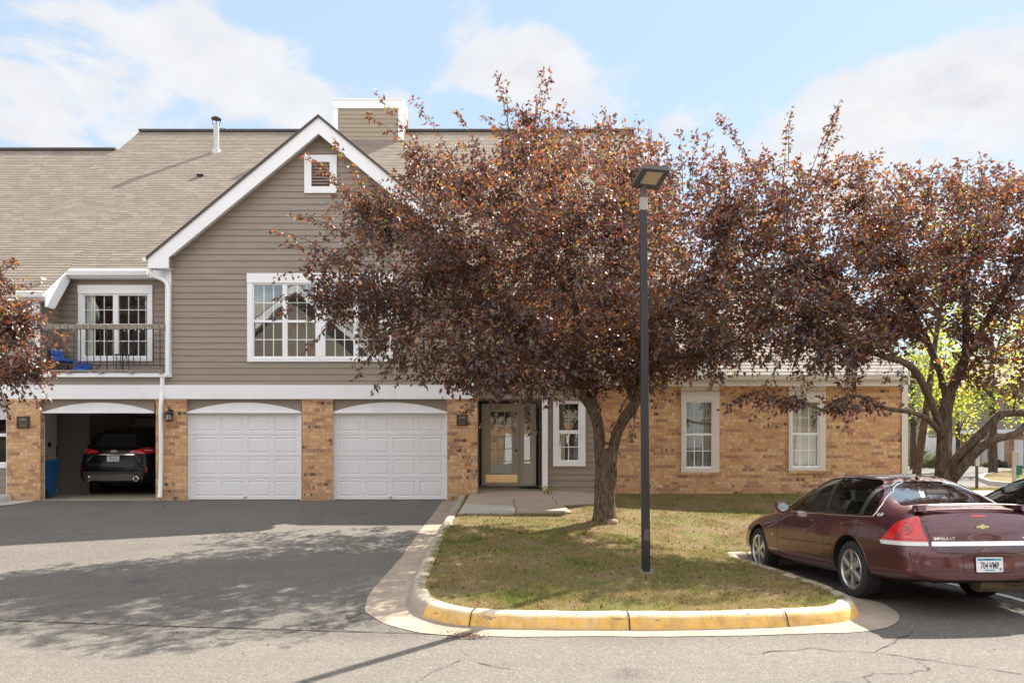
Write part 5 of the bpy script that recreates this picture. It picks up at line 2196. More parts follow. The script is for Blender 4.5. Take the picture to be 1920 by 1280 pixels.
def wheel(parent, c, side, rt=.335, rr=.225, wd=.22, spokes=6, name='wheel'):
    """c: centre of the outer face; side=+1 outer face looks to +y"""
    c = Vector(c)
    o = Vector((c.x, c.y, c.z))
    s = side
    def pr(l):
        return [(a, b * s) for a, b in l]
    mb = MB()
    prof = [(rr - .005, -.02), (rr + .012, 0.0), (rr + .05, .010), (rt - .03, .004), (rt - .010, -.012)]
    gx_ = [-.012, -.03, -.032, -.04, -.042, -.075, -.077, -.087, -.089, -.13, -.132, -.142, -.144, -.178, -.18, -.19, -.192, -.208]
    gr = [rt - .010, rt, rt - .009, rt - .009, rt, rt, rt - .009, rt - .009, rt, rt, rt - .009, rt - .009, rt, rt, rt - .009, rt - .009, rt, rt - .01]
    prof += list(zip(gr, gx_)) + [(rr + .03, -.222), (rr - .005, -.20)]
    mb.lathe(pr(prof), 72, o, 'Y')
    # cross sipes on the tread
    ty = mb.build(name, M['tyre'], parent, smooth=True, angle=35)
    mb = MB()
    for k in range(72):
        a = 2 * math.pi * k / 72
        for y0_, y1_, sk in ((-.012, -.030, .03), (-.178, -.21, -.03)):
            p0_ = Vector((math.cos(a) * (rt + .0012), y0_ * s, math.sin(a) * (rt + .0012)))
            p1_ = Vector((math.cos(a + sk) * (rt + .0012), y1_ * s, math.sin(a + sk) * (rt + .0012)))
            t_ = Vector((-math.sin(a), 0, math.cos(a))) * .0035
            mb.quad(o + p0_ - t_, o + p0_ + t_, o + p1_ + t_, o + p1_ - t_)
    mb.build('tread_sipe', M['gap'], ty)
    mb = MB()
    mb.lathe(pr([(rr, -.19), (rr - .012, -.18), (rr - .020, -.05), (rr - .014, -.012), (rr + .006, .004), (rr + .013, -.002), (rr + .010, -.015)]), 56, o, 'Y')
    nsp = spokes
    for k in range(nsp):
        a = 2 * math.pi * (k + .5) / nsp
        u = Vector((math.cos(a), 0, math.sin(a)))
        w = Vector((-math.sin(a), 0, math.cos(a)))
        r0, r1 = .045, rr - .012
        w0, w1 = .026, .047
        f0, f1 = -.012, -.010
        A = [o + u * r0 + w * w0 + EYv * s * f0, o + u * r0 - w * w0 + EYv * s * f0, o + u * r1 - w * w1 * .8 + EYv * s * f1, o + u * r1 + w * w1 * .8 + EYv * s * f1]
        mid0 = o + u * r0 + EYv * s * (f0 + .012)
        mid1 = o + u * r1 + EYv * s * (f1 + .006)
        B = [p - EYv * s * .04 for p in A]
        mb.quad(A[0], mid0, mid1, A[3])
        mb.quad(mid0, A[1], A[2], mid1)
        mb.quad(A[0], A[3], B[3], B[0])
        mb.quad(A[1], B[1], B[2], A[2])
    mb.lathe(pr([(.001, .012), (.028, .010), (.034, .002), (.062, -.004), (.066, -.03)]), 24, o, 'Y')
    mb.build('rim', M['alloy'], ty, smooth=True, angle=30)
    mb = MB()
    mb.lathe(pr([(.001, -.075), (rr - .02, -.075)]), 32, o, 'Y')
    for k in range(5):
        a = 2 * math.pi * k / 5 + .3
        mb.lathe(pr([(.001, .0), (.009, -.001), (.009, -.006)]), 8, o + Vector((math.cos(a) * .048, 0, math.sin(a) * .048)), 'Y')
    mb.build('hub', M['gap'], ty)
    mb = MB()
    mb.lathe(pr([(.08, -.06), (.145, -.06), (.145, -.07)]), 32, o, 'Y')
    mb.build('brake_disc', M['galv'], ty)
    return ty


def sedan_hull():
    """x forward from the rear axle, z up from the ground"""
    def S(x, zb, pts, dx=None):
        r_ = [(x, 0, zb), (x, .55, zb)] + [(x + (dx[i] if dx else 0), y, z) for i, (y, z) in enumerate(pts)]
        return r_
    # columns: sill, low, mid, shoulder, belt, glass mid, roof edge, roof inner, centre
    secs = []
    secs.append(S(-1.17, .335, [(.66, .345), (.735, .44), (.75, .60), (.715, .72), (.68, .83), (.66, .93), (.62, 1.00), (.34, 1.035), (0, 1.045)], [0, -.005, 0, .035, .05, .08, .13, .14, .14]))
    secs.append(S(-1.12, .315, [(.775, .33), (.835, .44), (.845, .60), (.805, .73), (.765, .84), (.715, .95), (.635, 1.035), (.34, 1.055), (0, 1.065)], [0, 0, 0, .03, .06, .09, .13, .14, .14]))
    secs.append(S(-.98, .30, [(.84, .33), (.885, .44), (.895, .62), (.875, .76), (.83, .88), (.745, 1.00), (.64, 1.060), (.34, 1.075), (0, 1.082)], [0, 0, 0, 0, .02, .04, .06, .06, .06]))
    secs.append(S(-.66, .25, [(.865, .29), (.905, .44), (.918, .64), (.905, .80), (.855, .93), (.745, 1.045), (.62, 1.085), (.34, 1.100), (0, 1.105)]))
    secs.append(S(-.46, .24, [(.870, .28), (.910, .44), (.922, .66), (.908, .82), (.862, .955), (.755, 1.09), (.600, 1.17), (.34, 1.20), (0, 1.21)]))
    secs.append(S(-.16, .22, [(.875, .26), (.915, .44), (.925, .66), (.908, .83), (.865, .965), (.745, 1.16), (.590, 1.325), (.34, 1.37), (0, 1.38)]))
    secs.append(S(.20, .20, [(.880, .25), (.915, .44), (.925, .66), (.908, .83), (.865, .968), (.745, 1.19), (.595, 1.405), (.34, 1.46), (0, 1.472)]))
    secs.append(S(.65, .19, [(.880, .24), (.913, .44), (.922, .65), (.905, .82), (.865, .965), (.748, 1.19), (.605, 1.425), (.34, 1.485), (0, 1.497)]))
    secs.append(S(1.10, .19, [(.880, .24), (.912, .44), (.920, .64), (.903, .81), (.865, .958), (.750, 1.18), (.605, 1.405), (.34, 1.47), (0, 1.482)]))
    secs.append(S(1.50, .19, [(.880, .24), (.912, .44), (.918, .63), (.902, .80), (.865, .950), (.765, 1.13), (.615, 1.295), (.34, 1.37), (0, 1.385)]))
    secs.append(S(1.88, .20, [(.880, .25), (.912, .44), (.918, .62), (.900, .79), (.862, .935), (.785, 1.03), (.640, 1.11), (.34, 1.17), (0, 1.185)]))
    secs.append(S(2.12, .20, [(.878, .26), (.912, .44), (.918, .62), (.898, .78), (.855, .915), (.775, .975), (.620, 1.01), (.34, 1.035), (0, 1.045)]))
    secs.append(S(2.50, .21, [(.875, .27), (.910, .44), (.918, .61), (.892, .76), (.835, .875), (.745, .930), (.580, .965), (.34, .985), (0, .99)]))
    secs.append(S(3.00, .21, [(.865, .27), (.900, .43), (.905, .60), (.870, .73), (.800, .825), (.700, .875), (.540, .905), (.34, .92), (0, .925)]))
    secs.append(S(3.40, .21, [(.830, .27), (.870, .41), (.870, .56), (.830, .67), (.750, .745), (.650, .79), (.500, .815), (.32, .83), (0, .835)], [0, 0, 0, 0, 0, 0, 0, 0, 0]))
    secs.append(S(3.70, .22, [(.700, .27), (.745, .40), (.740, .52), (.700, .61), (.640, .665), (.560, .70), (.440, .72), (.28, .735), (0, .74)]))
    secs.append(S(3.80, .24, [(.560, .29), (.600, .39), (.590, .49), (.560, .56), (.510, .605), (.450, .63), (.360, .65), (.22, .66), (0, .665)]))
    return mirror_loft(secs)


SIDE = dict(U=EXv, V=EZv, d=Vector((0, -1, 0)))       # seen from +y
SIDE_R = dict(U=EXv, V=EZv, d=Vector((0, 1, 0)))
REAR = dict(U=EYv, V=EZv, d=Vector((1, 0, 0)))


def sedan(name, label, cat, group, paint, text, full=True):
    root = thing(name, label, cat, (0, 0, 0), group)
    v, f = sedan_hull()
    hull = subsurf_mesh('hull', v, f, 3)
    sk = Skin(hull)
    # openings
    glass_front = rounded([(1.93, .985), (1.42, 1.315), (1.02, 1.405), (.80, 1.418), (.66, .985)], .05)
    glass_rear = rounded([(.60, .985), (.735, 1.42), (.42, 1.425), (.02, 1.395), (-.13, 1.335), (-.155, .985)], .05)
    quarter = rounded([(-.215, .985), (-.20, 1.30), (-.33, 1.20), (-.42, 1.06), (-.415, .985)], .04)
    cut = []
    cav = MB()
    def ring(x, y0_, z0_, y1_, z1_):
        return [(x, -y0_, z0_), (x, y0_, z0_), (x, y1_, z1_), (x, -y1_, z1_)]
    rs = [ring(-.80, .60, .62, .55, 1.02), ring(-.45, .80, .62, .55, 1.12), ring(-.10, .80, .50, .535, 1.30), ring(.25, .80, .40, .545, 1.41), ring(.65, .80, .40, .55, 1.43), ring(1.10, .80, .40, .55, 1.415), ring(1.48, .80, .45, .56, 1.30), ring(1.86, .79, .55, .62, 1.09), ring(2.05, .70, .60, .62, .96)]
    # follow the body between belt and roof so that the pillars stay thin
    vv = []
    for r_ in rs:
        (x, _, z0_), _, (_, y1_, z1_), _ = r_
        y0_ = r_[1][1]
        zb_ = min(.96, z1_ - .05)
        vv += [(x, -y0_, z0_), (x, y0_, z0_), (x, min(.815, y0_ + .02), zb_), (x, y1_, z1_), (x, -y1_, z1_), (x, -min(.815, y0_ + .02), zb_)]
    ff = []
    m = len(rs)
    for i in range(m - 1):
        for k in range(6):
            a, b = i * 6 + k, i * 6 + (k + 1) % 6
            ff.append((a, b, b + 6, a + 6))
    ff.append(tuple(range(5, -1, -1)))
    ff.append(tuple(range((m - 1) * 6, m * 6)))
    cav.add(vv, ff, 1)
    mats = [paint, M['grey_plastic'], M['gap']]
    # wheel houses
    for wx, ra in ((0.0, .395), (2.81, .395)):
        for s in (-1, 1):
            w = MB()
            y0_, y1_ = s * .56, s * 1.2
            n = 48
            ring0 = [(wx + ra * math.cos(2 * math.pi * k / n), y0_, .345 + ra * math.sin(2 * math.pi * k / n)) for k in range(n)]
            ring1 = [(p[0], y1_, p[2]) for p in ring0]
            w.add(ring0 + ring1, [tuple(range(n)), tuple(range(2 * n - 1, n - 1, -1))] + [(i, (i + 1) % n, n + (i + 1) % n, n + i) for i in range(n)], 2)
            cut.append(mesh_from_mb(w, mats))
    cut.append(mesh_from_mb(cav, mats))
    for pl in (glass_front, glass_rear, quarter):
        w = MB()
        w.prism(pl, -1.2, 1.2, 1)
        cut.append(mesh_from_mb(w, mats))
    # rear and front screens: outlines in (x, y), cut from above
    rear_scr = rounded([(-.655, .60), (-.655, -.60), (-.11, -.515), (-.11, .515)], .06)
    front_scr = rounded([(1.36, .50), (1.36, -.50), (1.88, -.585), (1.88, .585)], .06)
    for pl, z0_ in ((rear_scr, 1.0), (front_scr, 1.005)):
        w = MB()
        n = len(pl)
        w.add([(x, y, z0_) for x, y in pl] + [(x, y, 1.7) for x, y in pl], [tuple(range(n))[::-1], tuple(range(n, 2 * n))] + [(i, (i + 1) % n, n + (i + 1) % n, n + i) for i in range(n)], 1)
        cut.append(mesh_from_mb(w, mats))
    hull.materials.clear()
    for m_ in mats:
        hull.materials.append(m_)
    body = boolean(hull, cut)
    body.name = 'body'
    body.polygons.foreach_set('use_smooth', [True] * len(body.polygons))
    body.set_sharp_from_angle(angle=R(38))
    ob = obj_of(body, 'body')
    attach(ob, root)
    # glass
    for s, S_ in ((1, SIDE), (-1, SIDE_R)):
        for nm, pl in (('front_window', glass_front), ('rear_window', glass_rear), ('quarter_window', quarter)):
            g = sk.patch(nm, pl, off=-.008, mat=M['car_glass'], parent=root, **S_)
    TOP = dict(U=EXv, V=EYv, d=Vector((0, 0, -1)))
    sk.patch('rear_screen', rear_scr, off=-.006, mat=M['car_screen'], parent=root, **TOP)
    sk.patch('windscreen', front_scr, off=-.006, mat=M['car_glass'], parent=root, **TOP)
    # seals, pillars, brightwork
    for S_ in (SIDE, SIDE_R):
        mb = MB()
        arc = [(2.02, .965), (1.72, 1.15), (1.44, 1.33), (1.05, 1.425), (.73, 1.442), (.40, 1.442), (.05, 1.415), (-.14, 1.36), (-.32, 1.25), (-.44, 1.11), (-.465, 1.02), (-.44, .972), (-.2, .966), (1.0, .962)]
        sm = []
        for a, b in zip(arc, arc[1:] + arc[:1]):
            sm.append(a)
        sk.line(mb, sm, rad=.0065, off=.002, closed=True, **S_)
        mb.build('window_trim', M['chrome'], root, smooth=True, angle=80)
        for pl in (rounded([(.60, .978), (.66, .978), (.80, 1.428), (.735, 1.43)], .005, 1), rounded([(-.155, .978), (-.215, .978), (-.205, 1.315), (-.13, 1.36)], .005, 1)):
            sk.patch('pillar_trim', pl, off=.003, mat=M['plastic'], parent=root, **S_)
        mb = MB()
        dfr = [(1.95, .95), (2.02, .80), (2.05, .60), (2.02, .40), (1.95, .30)]
        sk.line(mb, dfr, rad=.0035, off=-.0005, **S_)
        sk.line(mb, [(.63, .955), (.64, .60), (.62, .30)], rad=.0035, off=-.0005, **S_)
        sk.line(mb, [(-.19, .955), (-.23, .86), (-.17, .72), (-.02, .73) if False else (-.05, .79), (.20, .80), (.38, .66), (.44, .45), (.46, .30)][:3] + [(-.10, .78)], rad=.0035, off=-.0005, **S_)
        sk.line(mb, [(.36, .60), (.44, .46), (.47, .30)], rad=.0035, off=-.0005, **S_)
        sk.line(mb, [(1.97, .295), (.46, .295)], rad=.0035, off=-.0005, **S_)
        sk.line(mb, [(-.40, .62), (-.62, .63), (-.93, .65)], rad=.003, off=-.0005, **S_)
        if not full:
            pass
        mb.build('panel_gap', M['gap'], root)
        for hx_ in (.80, -.02):
            mb = MB()
            q = [sk.cast(hx_ + k * .05, .865, off=.022 if 0 < k < 4 else .004, **S_) for k in range(5)]
            mb.tube(q, [.010, .013, .014, .013, .010], 8)
            mb.build('door_handle', paint, root, smooth=True, angle=80)
        mb = MB()
        sk.line(mb, [(.44, .60), (1.9, .575)], rad=.011, off=-.004, **S_)
        mb.build('door_moulding', paint, root, smooth=True, angle=80)
        # flared lips of the arches
        for wx in (0.0, 2.81):
            mb = MB()
            pts = [(wx + .405 * math.cos(a), .345 + .405 * math.sin(a)) for a in np.linspace(-.15, math.pi + .15, 30)]
            sk.line(mb, pts, rad=.012, off=-.006, **S_)
            mb.build('arch_lip', paint, root, smooth=True, angle=80)
    # mirrors
    for s in (1, -1):
        mb = MB()
        v_, f_ = [], []
        cx_, cy_, cz_ = 1.70, s * .985, 1.03
        prof = [(-.055, .055, .05), (-.045, .105, .075), (.0, .115, .08), (.05, .085, .06), (.075, .03, .03)]
        n = 16
        for (dx_, ry, rz) in prof:
            for k in range(n):
                a = 2 * math.pi * k / n
                v_.append((cx_ + dx_, cy_ + ry * math.copysign(abs(math.cos(a)) ** .7, math.cos(a)), cz_ + rz * math.copysign(abs(math.sin(a)) ** .7, math.sin(a))))
        for i in range(len(prof) - 1):
            for k in range(n):
                f_.append((i * n + k, i * n + (k + 1) % n, (i + 1) * n + (k + 1) % n, (i + 1) * n + k))
        f_.append(tuple(range(n)))
        f_.append(tuple(range((len(prof) - 1) * n, len(prof) * n)))
        mb.add(v_, f_)
        mb.tube([(cx_ + .02, s * .85, .985), (cx_ + .01, s * .93, 1.0)], .025, 8)
        mi = mb.build('door_mirror', paint, root, smooth=True, angle=50)
        mb = MB()
        mb.add([(cx_ - .058, cy_ + .085 * math.cos(2 * math.pi * k / 16), cz_ + .058 * math.sin(2 * math.pi * k / 16)) for k in range(16)], [tuple(range(16))])
        mb.build('mirror_glass', M['chrome'], mi)
    # antenna fin
    mb = MB()
    c = sk.cast(-.02, 0, off=0, **TOP)
    mb.add([c + Vector(q) for q in ((-.05, -.022, 0), (.06, -.022, -.004), (.06, .022, -.004), (-.05, .022, 0), (-.03, -.012, .020), (.04, -.008, .014), (.04, .008, .014), (-.03, .012, .020))], [(3, 2, 1, 0), (4, 5, 6, 7), (0, 1, 5, 4), (1, 2, 6, 5), (2, 3, 7, 6), (3, 0, 4, 7)])
    mb.tube([c + Vector((0, 0, .014)), c + Vector((-.055, 0, .085))], [.008, .005], 6)
    mb.build('antenna', M['plastic'], root)
    # rear lamps, wrapped round the corner
    for s in (1, -1):
        dg = Vector((1, -s * 1.0, 0)).normalized()
        Ug = Vector((dg.y, -dg.x, 0)) * -1      # horizontal axis of the view plane
        # u of a point p = p.dot(Ug)
        def uu(x, y):
            return Vector((x, y, 0)).dot(Ug)
        pa = uu(-.70, s * .905)       # front tip on the flank
        pb_ = uu(-1.10, s * .60)      # inner bottom on the tail
        pc = uu(-1.03, s * .655)
        lens = [(pa, .735), (uu(-.80, s * .895), .815), (uu(-.90, s * .84), .93), (pc + (pa - pc) * .16, .985), (pc, .995), (pb_ + (pa - pb_) * .10, .86), (pb_, .735)]
        low = [(pa - (pb_ - pa) * .03, .733), (pb_, .733), (pb_ + (pb_ - pa) * .015, .690), (pa + (pb_ - pa) * .01, .690)]
        fr_ = [(pa - (pb_ - pa) * .05, .728)] + [(a, b) for a, b in lens[1:5]] + [(pb_ + (pb_ - pa) * .02, .686), (pa - (pb_ - pa) * .03, .686)]
        sk.patch('tail_lamp_bezel', fr_, U=Ug, V=EZv, d=dg, off=.0015, mat=M['gap'], parent=root, step=.03)
        tl = sk.patch('tail_lamp', rounded(lens, .02, 3), U=Ug, V=EZv, d=dg, off=.007, mat=M['red_lens'], parent=root, step=.03)
        cu, cv_ = pc + (pa - pc) * .22, .86
        dark_red = M['lamp_inner']
        for (ku, kv, kr) in ((.26, .865, .060), (.50, .795, .038)):
            q0 = pc + (pa - pc) * ku
            ring_ = [(q0 + kr * math.cos(a) * .9, kv + kr * math.sin(a)) for a in np.linspace(0, 2 * math.pi, 20)[:-1]]
            mb = MB()
            sk.line(mb, ring_, Ug, EZv, dg, .0085, .0032, 5, closed=True, step=.02)
            mb.build('lamp_ring', dark_red, tl)
            sk.patch('lamp_bowl', [(q0 + kr * .55 * math.cos(a) * .9, kv + kr * .55 * math.sin(a)) for a in np.linspace(0, 2 * math.pi, 17)[:-1]], U=Ug, V=EZv, d=dg, off=.0085, mat=dark_red, parent=tl, step=.03)
        mb = MB()
        sk.line(mb, [(pa + (pc - pa) * .12, .755), (pb_ + (pa - pb_) * .06, .755)], Ug, EZv, dg, .0085, .003, 5, step=.02)
        mb.build('lamp_rib', dark_red, tl)
        sk.patch('clear_lens', rounded(low, .006, 2), U=Ug, V=EZv, d=dg, off=.007, mat=M['clear_lens'], parent=tl, step=.03)
    if full:
        # boot lid gap, chrome strip, painted recess shade, plate, badges, spoiler
        mb = MB()
        for s in (1, -1):
            sk.line(mb, [(s * .66, 1.01), (s * .625, .90), (s * .60, .74), (s * .595, .665)], rad=.004, off=-.0005, **REAR)
        sk.line(mb, [(.595, .665), (.54, .625), (.30, .612), (-.30, .612), (-.54, .625), (-.595, .665)], rad=.004, off=-.0005, **REAR)
        mb.build('boot_gap', M['gap'], root)
        sk.patch('boot_recess_shade', rounded([(-.57, .682), (.57, .682), (.53, .630), (-.53, .630)], .03), off=.002, mat=paint_mat('shadow_paint', (.05, .012, .016), .3), parent=root, **REAR)  # shade of the recess painted as a darker strip on the flush skin
        sk.patch('chrome_strip', rounded([(-.605, .690), (.605, .690), (.600, .735), (-.600, .735)], .006, 2), off=.007, mat=M['chrome'], parent=root, **REAR)
        sk.patch('brake_lamp', rounded([(-.09, .985), (.09, .985), (.085, 1.006), (-.085, 1.006)], .008, 2), off=.003, mat=M['red_lens'], parent=root, **REAR)
        c = sk.cast(0, .50, off=.004, **REAR)
        sk.patch('plate_pocket', rounded([(-.27, .415), (.27, .415), (.29, .585), (-.29, .585)], .02), off=.0015, mat=paint_mat('pocket_paint', (.085, .018, .024), .4), parent=root, **REAR)
        mb = MB()
        sk.line(mb, [(-.27, .415), (.27, .415), (.29, .585), (-.29, .585)], rad=.003, off=0, closed=True, **REAR)
        mb.build('pocket_edge', M['gap'], root)
        plate(root, c + Vector((-.012, 0.0, .0)), text)
        mb = MB()
        sk.line(mb, [(-.86, .395), (.86, .395)], rad=.006, off=-.003, **REAR)
        mb.build('bumper_crease', paint, root, smooth=True, angle=80)
        # bowtie emblem
        c = sk.cast(0, .885, off=.006, **REAR)
        nrm = Matrix.Translation(c) @ Matrix.Rotation(R(-90), 4, 'Z') @ Matrix.Rotation(R(82), 4, 'X')
        bt = [(-.062, .010), (-.022, .010), (-.022, .021), (.022, .021), (.022, .010), (.066, .010), (.060, -.012), (.020, -.012), (.020, -.023), (-.024, -.023), (-.024, -.012), (-.068, -.012)]
        for nm, k, zz_, mt in (('emblem', 1.12, .0, M['chrome']), ('emblem_face', .88, .003, pbr('gold_emblem', (.62, .50, .26), .35, metal=.5))):
            mb = MB()
            n = len(bt)
            mb.add([nrm @ Vector((a * k, b * k, zz_)) for a, b in bt] + [nrm @ Vector((a * k, b * k, zz_ + .004)) for a, b in bt], [tuple(range(n, 2 * n))] + [(i, (i + 1) % n, n + (i + 1) % n, n + i) for i in range(n)])
            mb.build(nm, mt, root)
        for txt, y_, sz in (('IMPALA LT', .455, .040), ('FLEX FUEL', -.50, .018)):
            c = sk.cast(y_, .765 if sz > .03 else .77, off=.004, **REAR)
            c2_ = sk.cast(y_ - .1, .765, off=.004, **REAR)
            yaw = math.atan2(c2_.x - c.x, -(c2_.y - c.y)) if c2_ else 0
            text_mesh('badge', txt, sz, M['chrome'], root, Matrix.Translation(c) @ Matrix.Rotation(R(-90) + yaw, 4, 'Z') @ Matrix.Rotation(R(82), 4, 'X'), .0015, sx=1.25, bold=.0008)
        # spoiler: a thin wing on two feet
        mb = MB()
        n = 25
        prof = [(-.060, .0), (-.048, .009), (.0, .012), (.055, .004), (.060, -.002), (.0, -.004), (-.048, -.008)]
        ringv = []
        for i in range(n):
            t = -1 + 2 * i / (n - 1)
            y_ = t * .675
            base = sk.cast(-.93, max(-.6, min(.6, y_)), off=0, U=EXv, V=EYv, d=Vector((0, 0, -1)))
            drop = sstep(.80, 1.0, abs(t))
            zc_ = 1.118 - .018 * t * t - drop * .060
            xc_ = -.985 + .03 * t * t + drop * .03
            for a, b in prof:
                k = 1 + drop * .1
                ringv.append((xc_ + a * k, y_, zc_ + b * (1 + drop * 1.2)))
        m = len(prof)
        fs = [(i * m + k, i * m + (k + 1) % m, (i + 1) * m + (k + 1) % m, (i + 1) * m + k) for i in range(n - 1) for k in range(m)]
        fs += [tuple(range(m)), tuple(range((n - 1) * m, n * m))[::-1]]
        mb.add(ringv, fs)
        for s in (1, -1):
            vs = []
            for z, (a, b) in ((1.045, (-.06, .08)), (1.112, (-.04, .04))):
                for x_, y_ in ((a, .56), (b, .56), (b, .655), (a, .655)):
                    vs.append((-.97 + x_, s * y_, z))
            mb.add(vs, [(0, 1, 2, 3), (4, 5, 6, 7)] + [(i, (i + 1) % 4, 4 + (i + 1) % 4, 4 + i) for i in range(4)])
        mb.build('spoiler', paint, root, smooth=True, angle=45)
        mb = MB()
        q = [sk.cast(-1.0 + .02 * math.cos(a), .915 + .02 * math.sin(a), off=.002, **SIDE) for a in np.linspace(0, 6.28, 12)]
        # roundel on the rear pillar
        mb = MB()
        for (rr0) in (.030,):
            q = [sk.cast(-.545 + rr0 * 1.3 * math.cos(a), 1.0 + rr0 * .8 * math.sin(a), off=.002, **SIDE) for a in np.linspace(0, 6.28, 16)]
            mb.tube([p for p in q if p], .0035, 5)
        q = [sk.cast(-.545 + .018 * math.cos(a), 1.0 + .012 * math.sin(a), off=.003, **SIDE) for a in np.linspace(0, 6.28, 10)]
        mb.tube([p for p in q if p], .004, 5)
        mb.build('pillar_badge', M['chrome'], root)
        sk.patch('side_marker', rounded([(2.20, .60), (2.235, .60), (2.235, .63), (2.20, .63)], .006, 1), off=.003, mat=M['clear_lens'], parent=root, **SIDE)
    # underside bits
    mb = MB()
    mb.tube([(-.2, -.25, .24), (-.75, -.30, .27), (-1.02, -.52, .27), (-1.10, -.55, .27)], .032, 10)
    mb.lathe([(.001, -.30), (.10, -.29), (.11, -.24), (.11, .24), (.10, .29), (.001, .30)], 16, (-.80, -.42, .27), 'Y')
    mb.build('exhaust', pbr('rusty_exhaust', (.20, .15, .11), .6, metal=.4, var=.4, vscale=12), root, smooth=True, angle=50)
    mb = MB()
    mb.box(-.12, .12, -.62, .62, .20, .30)
    mb.box(-1.02, -.9, -.5, .5, .29, .34)
    mb.box(2.7, 2.92, -.62, .62, .20, .30)
    mb.build('axle', M['gap'], root)
    # seats, dashboard and steering wheel seen through the glass
    mb = MB()
    def sofa(x, y, w):
        mb.box(x - .25, x + .25, y - w, y + w, .42, .60)
        vs = []
        for z, xx, ww in ((.55, x - .22, w), (1.02, x - .40, w * .92), (1.14, x - .44, w * .7)):
            vs += [(xx - .07, y - ww, z), (xx + .07, y - ww, z), (xx + .07, y + ww, z), (xx - .07, y + ww, z)]
        mb.add(vs, [(0, 1, 2, 3), (8, 9, 10, 11)] + [(b + i, b + (i + 1) % 4, b + 4 + (i + 1) % 4, b + 4 + i) for b in (0, 4) for i in range(4)])
        mb.box(x - .52, x - .42, y - .12, y + .12, 1.12, 1.27)
    sofa(1.05, .38, .24)
    sofa(1.05, -.38, .24)
    mb.build('front_seat', M['seat'], root)
    mb = MB()
    sofa(.12, .0, .62)
    mb.build('rear_seat', M['seat'], root)
    mb = MB()
    mb.box(1.62, 1.95, -.70, .70, .75, .955)
    pts = [(1.50 + .02 * math.sin(a), .38 + .18 * math.cos(a), .95 + .17 * math.sin(a)) for a in np.linspace(0, 6.283, 20)]
    mb.tube(pts, .014, 6)
    mb.box(-.70, -.38, -.58, .58, .97, 1.005)
    mb.build('dashboard', M['grey_plastic'], root)
    for wx in (0.0, 2.81):
        for s in (1, -1):
            wheel(root, (wx, s * .888, .335), s)
    return root


def place_car(root, rear_face, front_face, off_y=.888, hz=.335):
    """stand the car so that the outer faces of its left wheels sit at the two points"""
    a, b = Vector(rear_face), Vector(front_face)
    fx = (b - a).normalized()
    ly = Vector((-fx.y, fx.x, 0)).normalized()
    uz = fx.cross(ly).normalized()
    org = a - ly * off_y * .95 - uz * hz
    Mw = Matrix((fx, ly * .95, uz)).transposed().to_4x4()
    Mw.translation = org
    root.matrix_basis = Mw


maroon = sedan('parked_sedan', 'dark maroon four door sedan with rear spoiler parked by the island kerb', 'car', 'cars parked in the bays', M['maroon'], '704 VMP')
rw = P(1595.5, 1066, 8.9)
fw = P(1424, 1030, 11.66)
place_car(maroon, rw, fw)
black = copy_tree(maroon)
black.name = 'parked_sedan'
black['label'] = 'black sedan at the right edge, only its window line showing past the maroon car'
for ch in list(black.children):
    nm = ch.name.split('.')[0]
    if nm in ('badge', 'emblem', 'emblem_face', 'spoiler', 'pillar_badge', 'licence_plate', 'plate_pocket', 'boot_recess_shade', 'pocket_edge', 'chrome_strip'):
        for g2 in list(ch.children):
            bpy.data.objects.remove(g2)
        bpy.data.objects.remove(ch)
        continue
    for i, sl_ in enumerate(ch.material_slots):
        if sl_.material == M['maroon']:
            sl_.link = 'OBJECT'
            sl_.material = M['navy_paint']
    if nm == 'window_trim':
        ch.material_slots[0].link = 'OBJECT'
        ch.material_slots[0].material = M['chrome']
rb = Vector((6.36, 8.45, G(6.36, 8.45) + .36))
fb = Vector((6.20, 11.25, G(6.20, 11.25) + .36))
place_car(black, rb, fb)


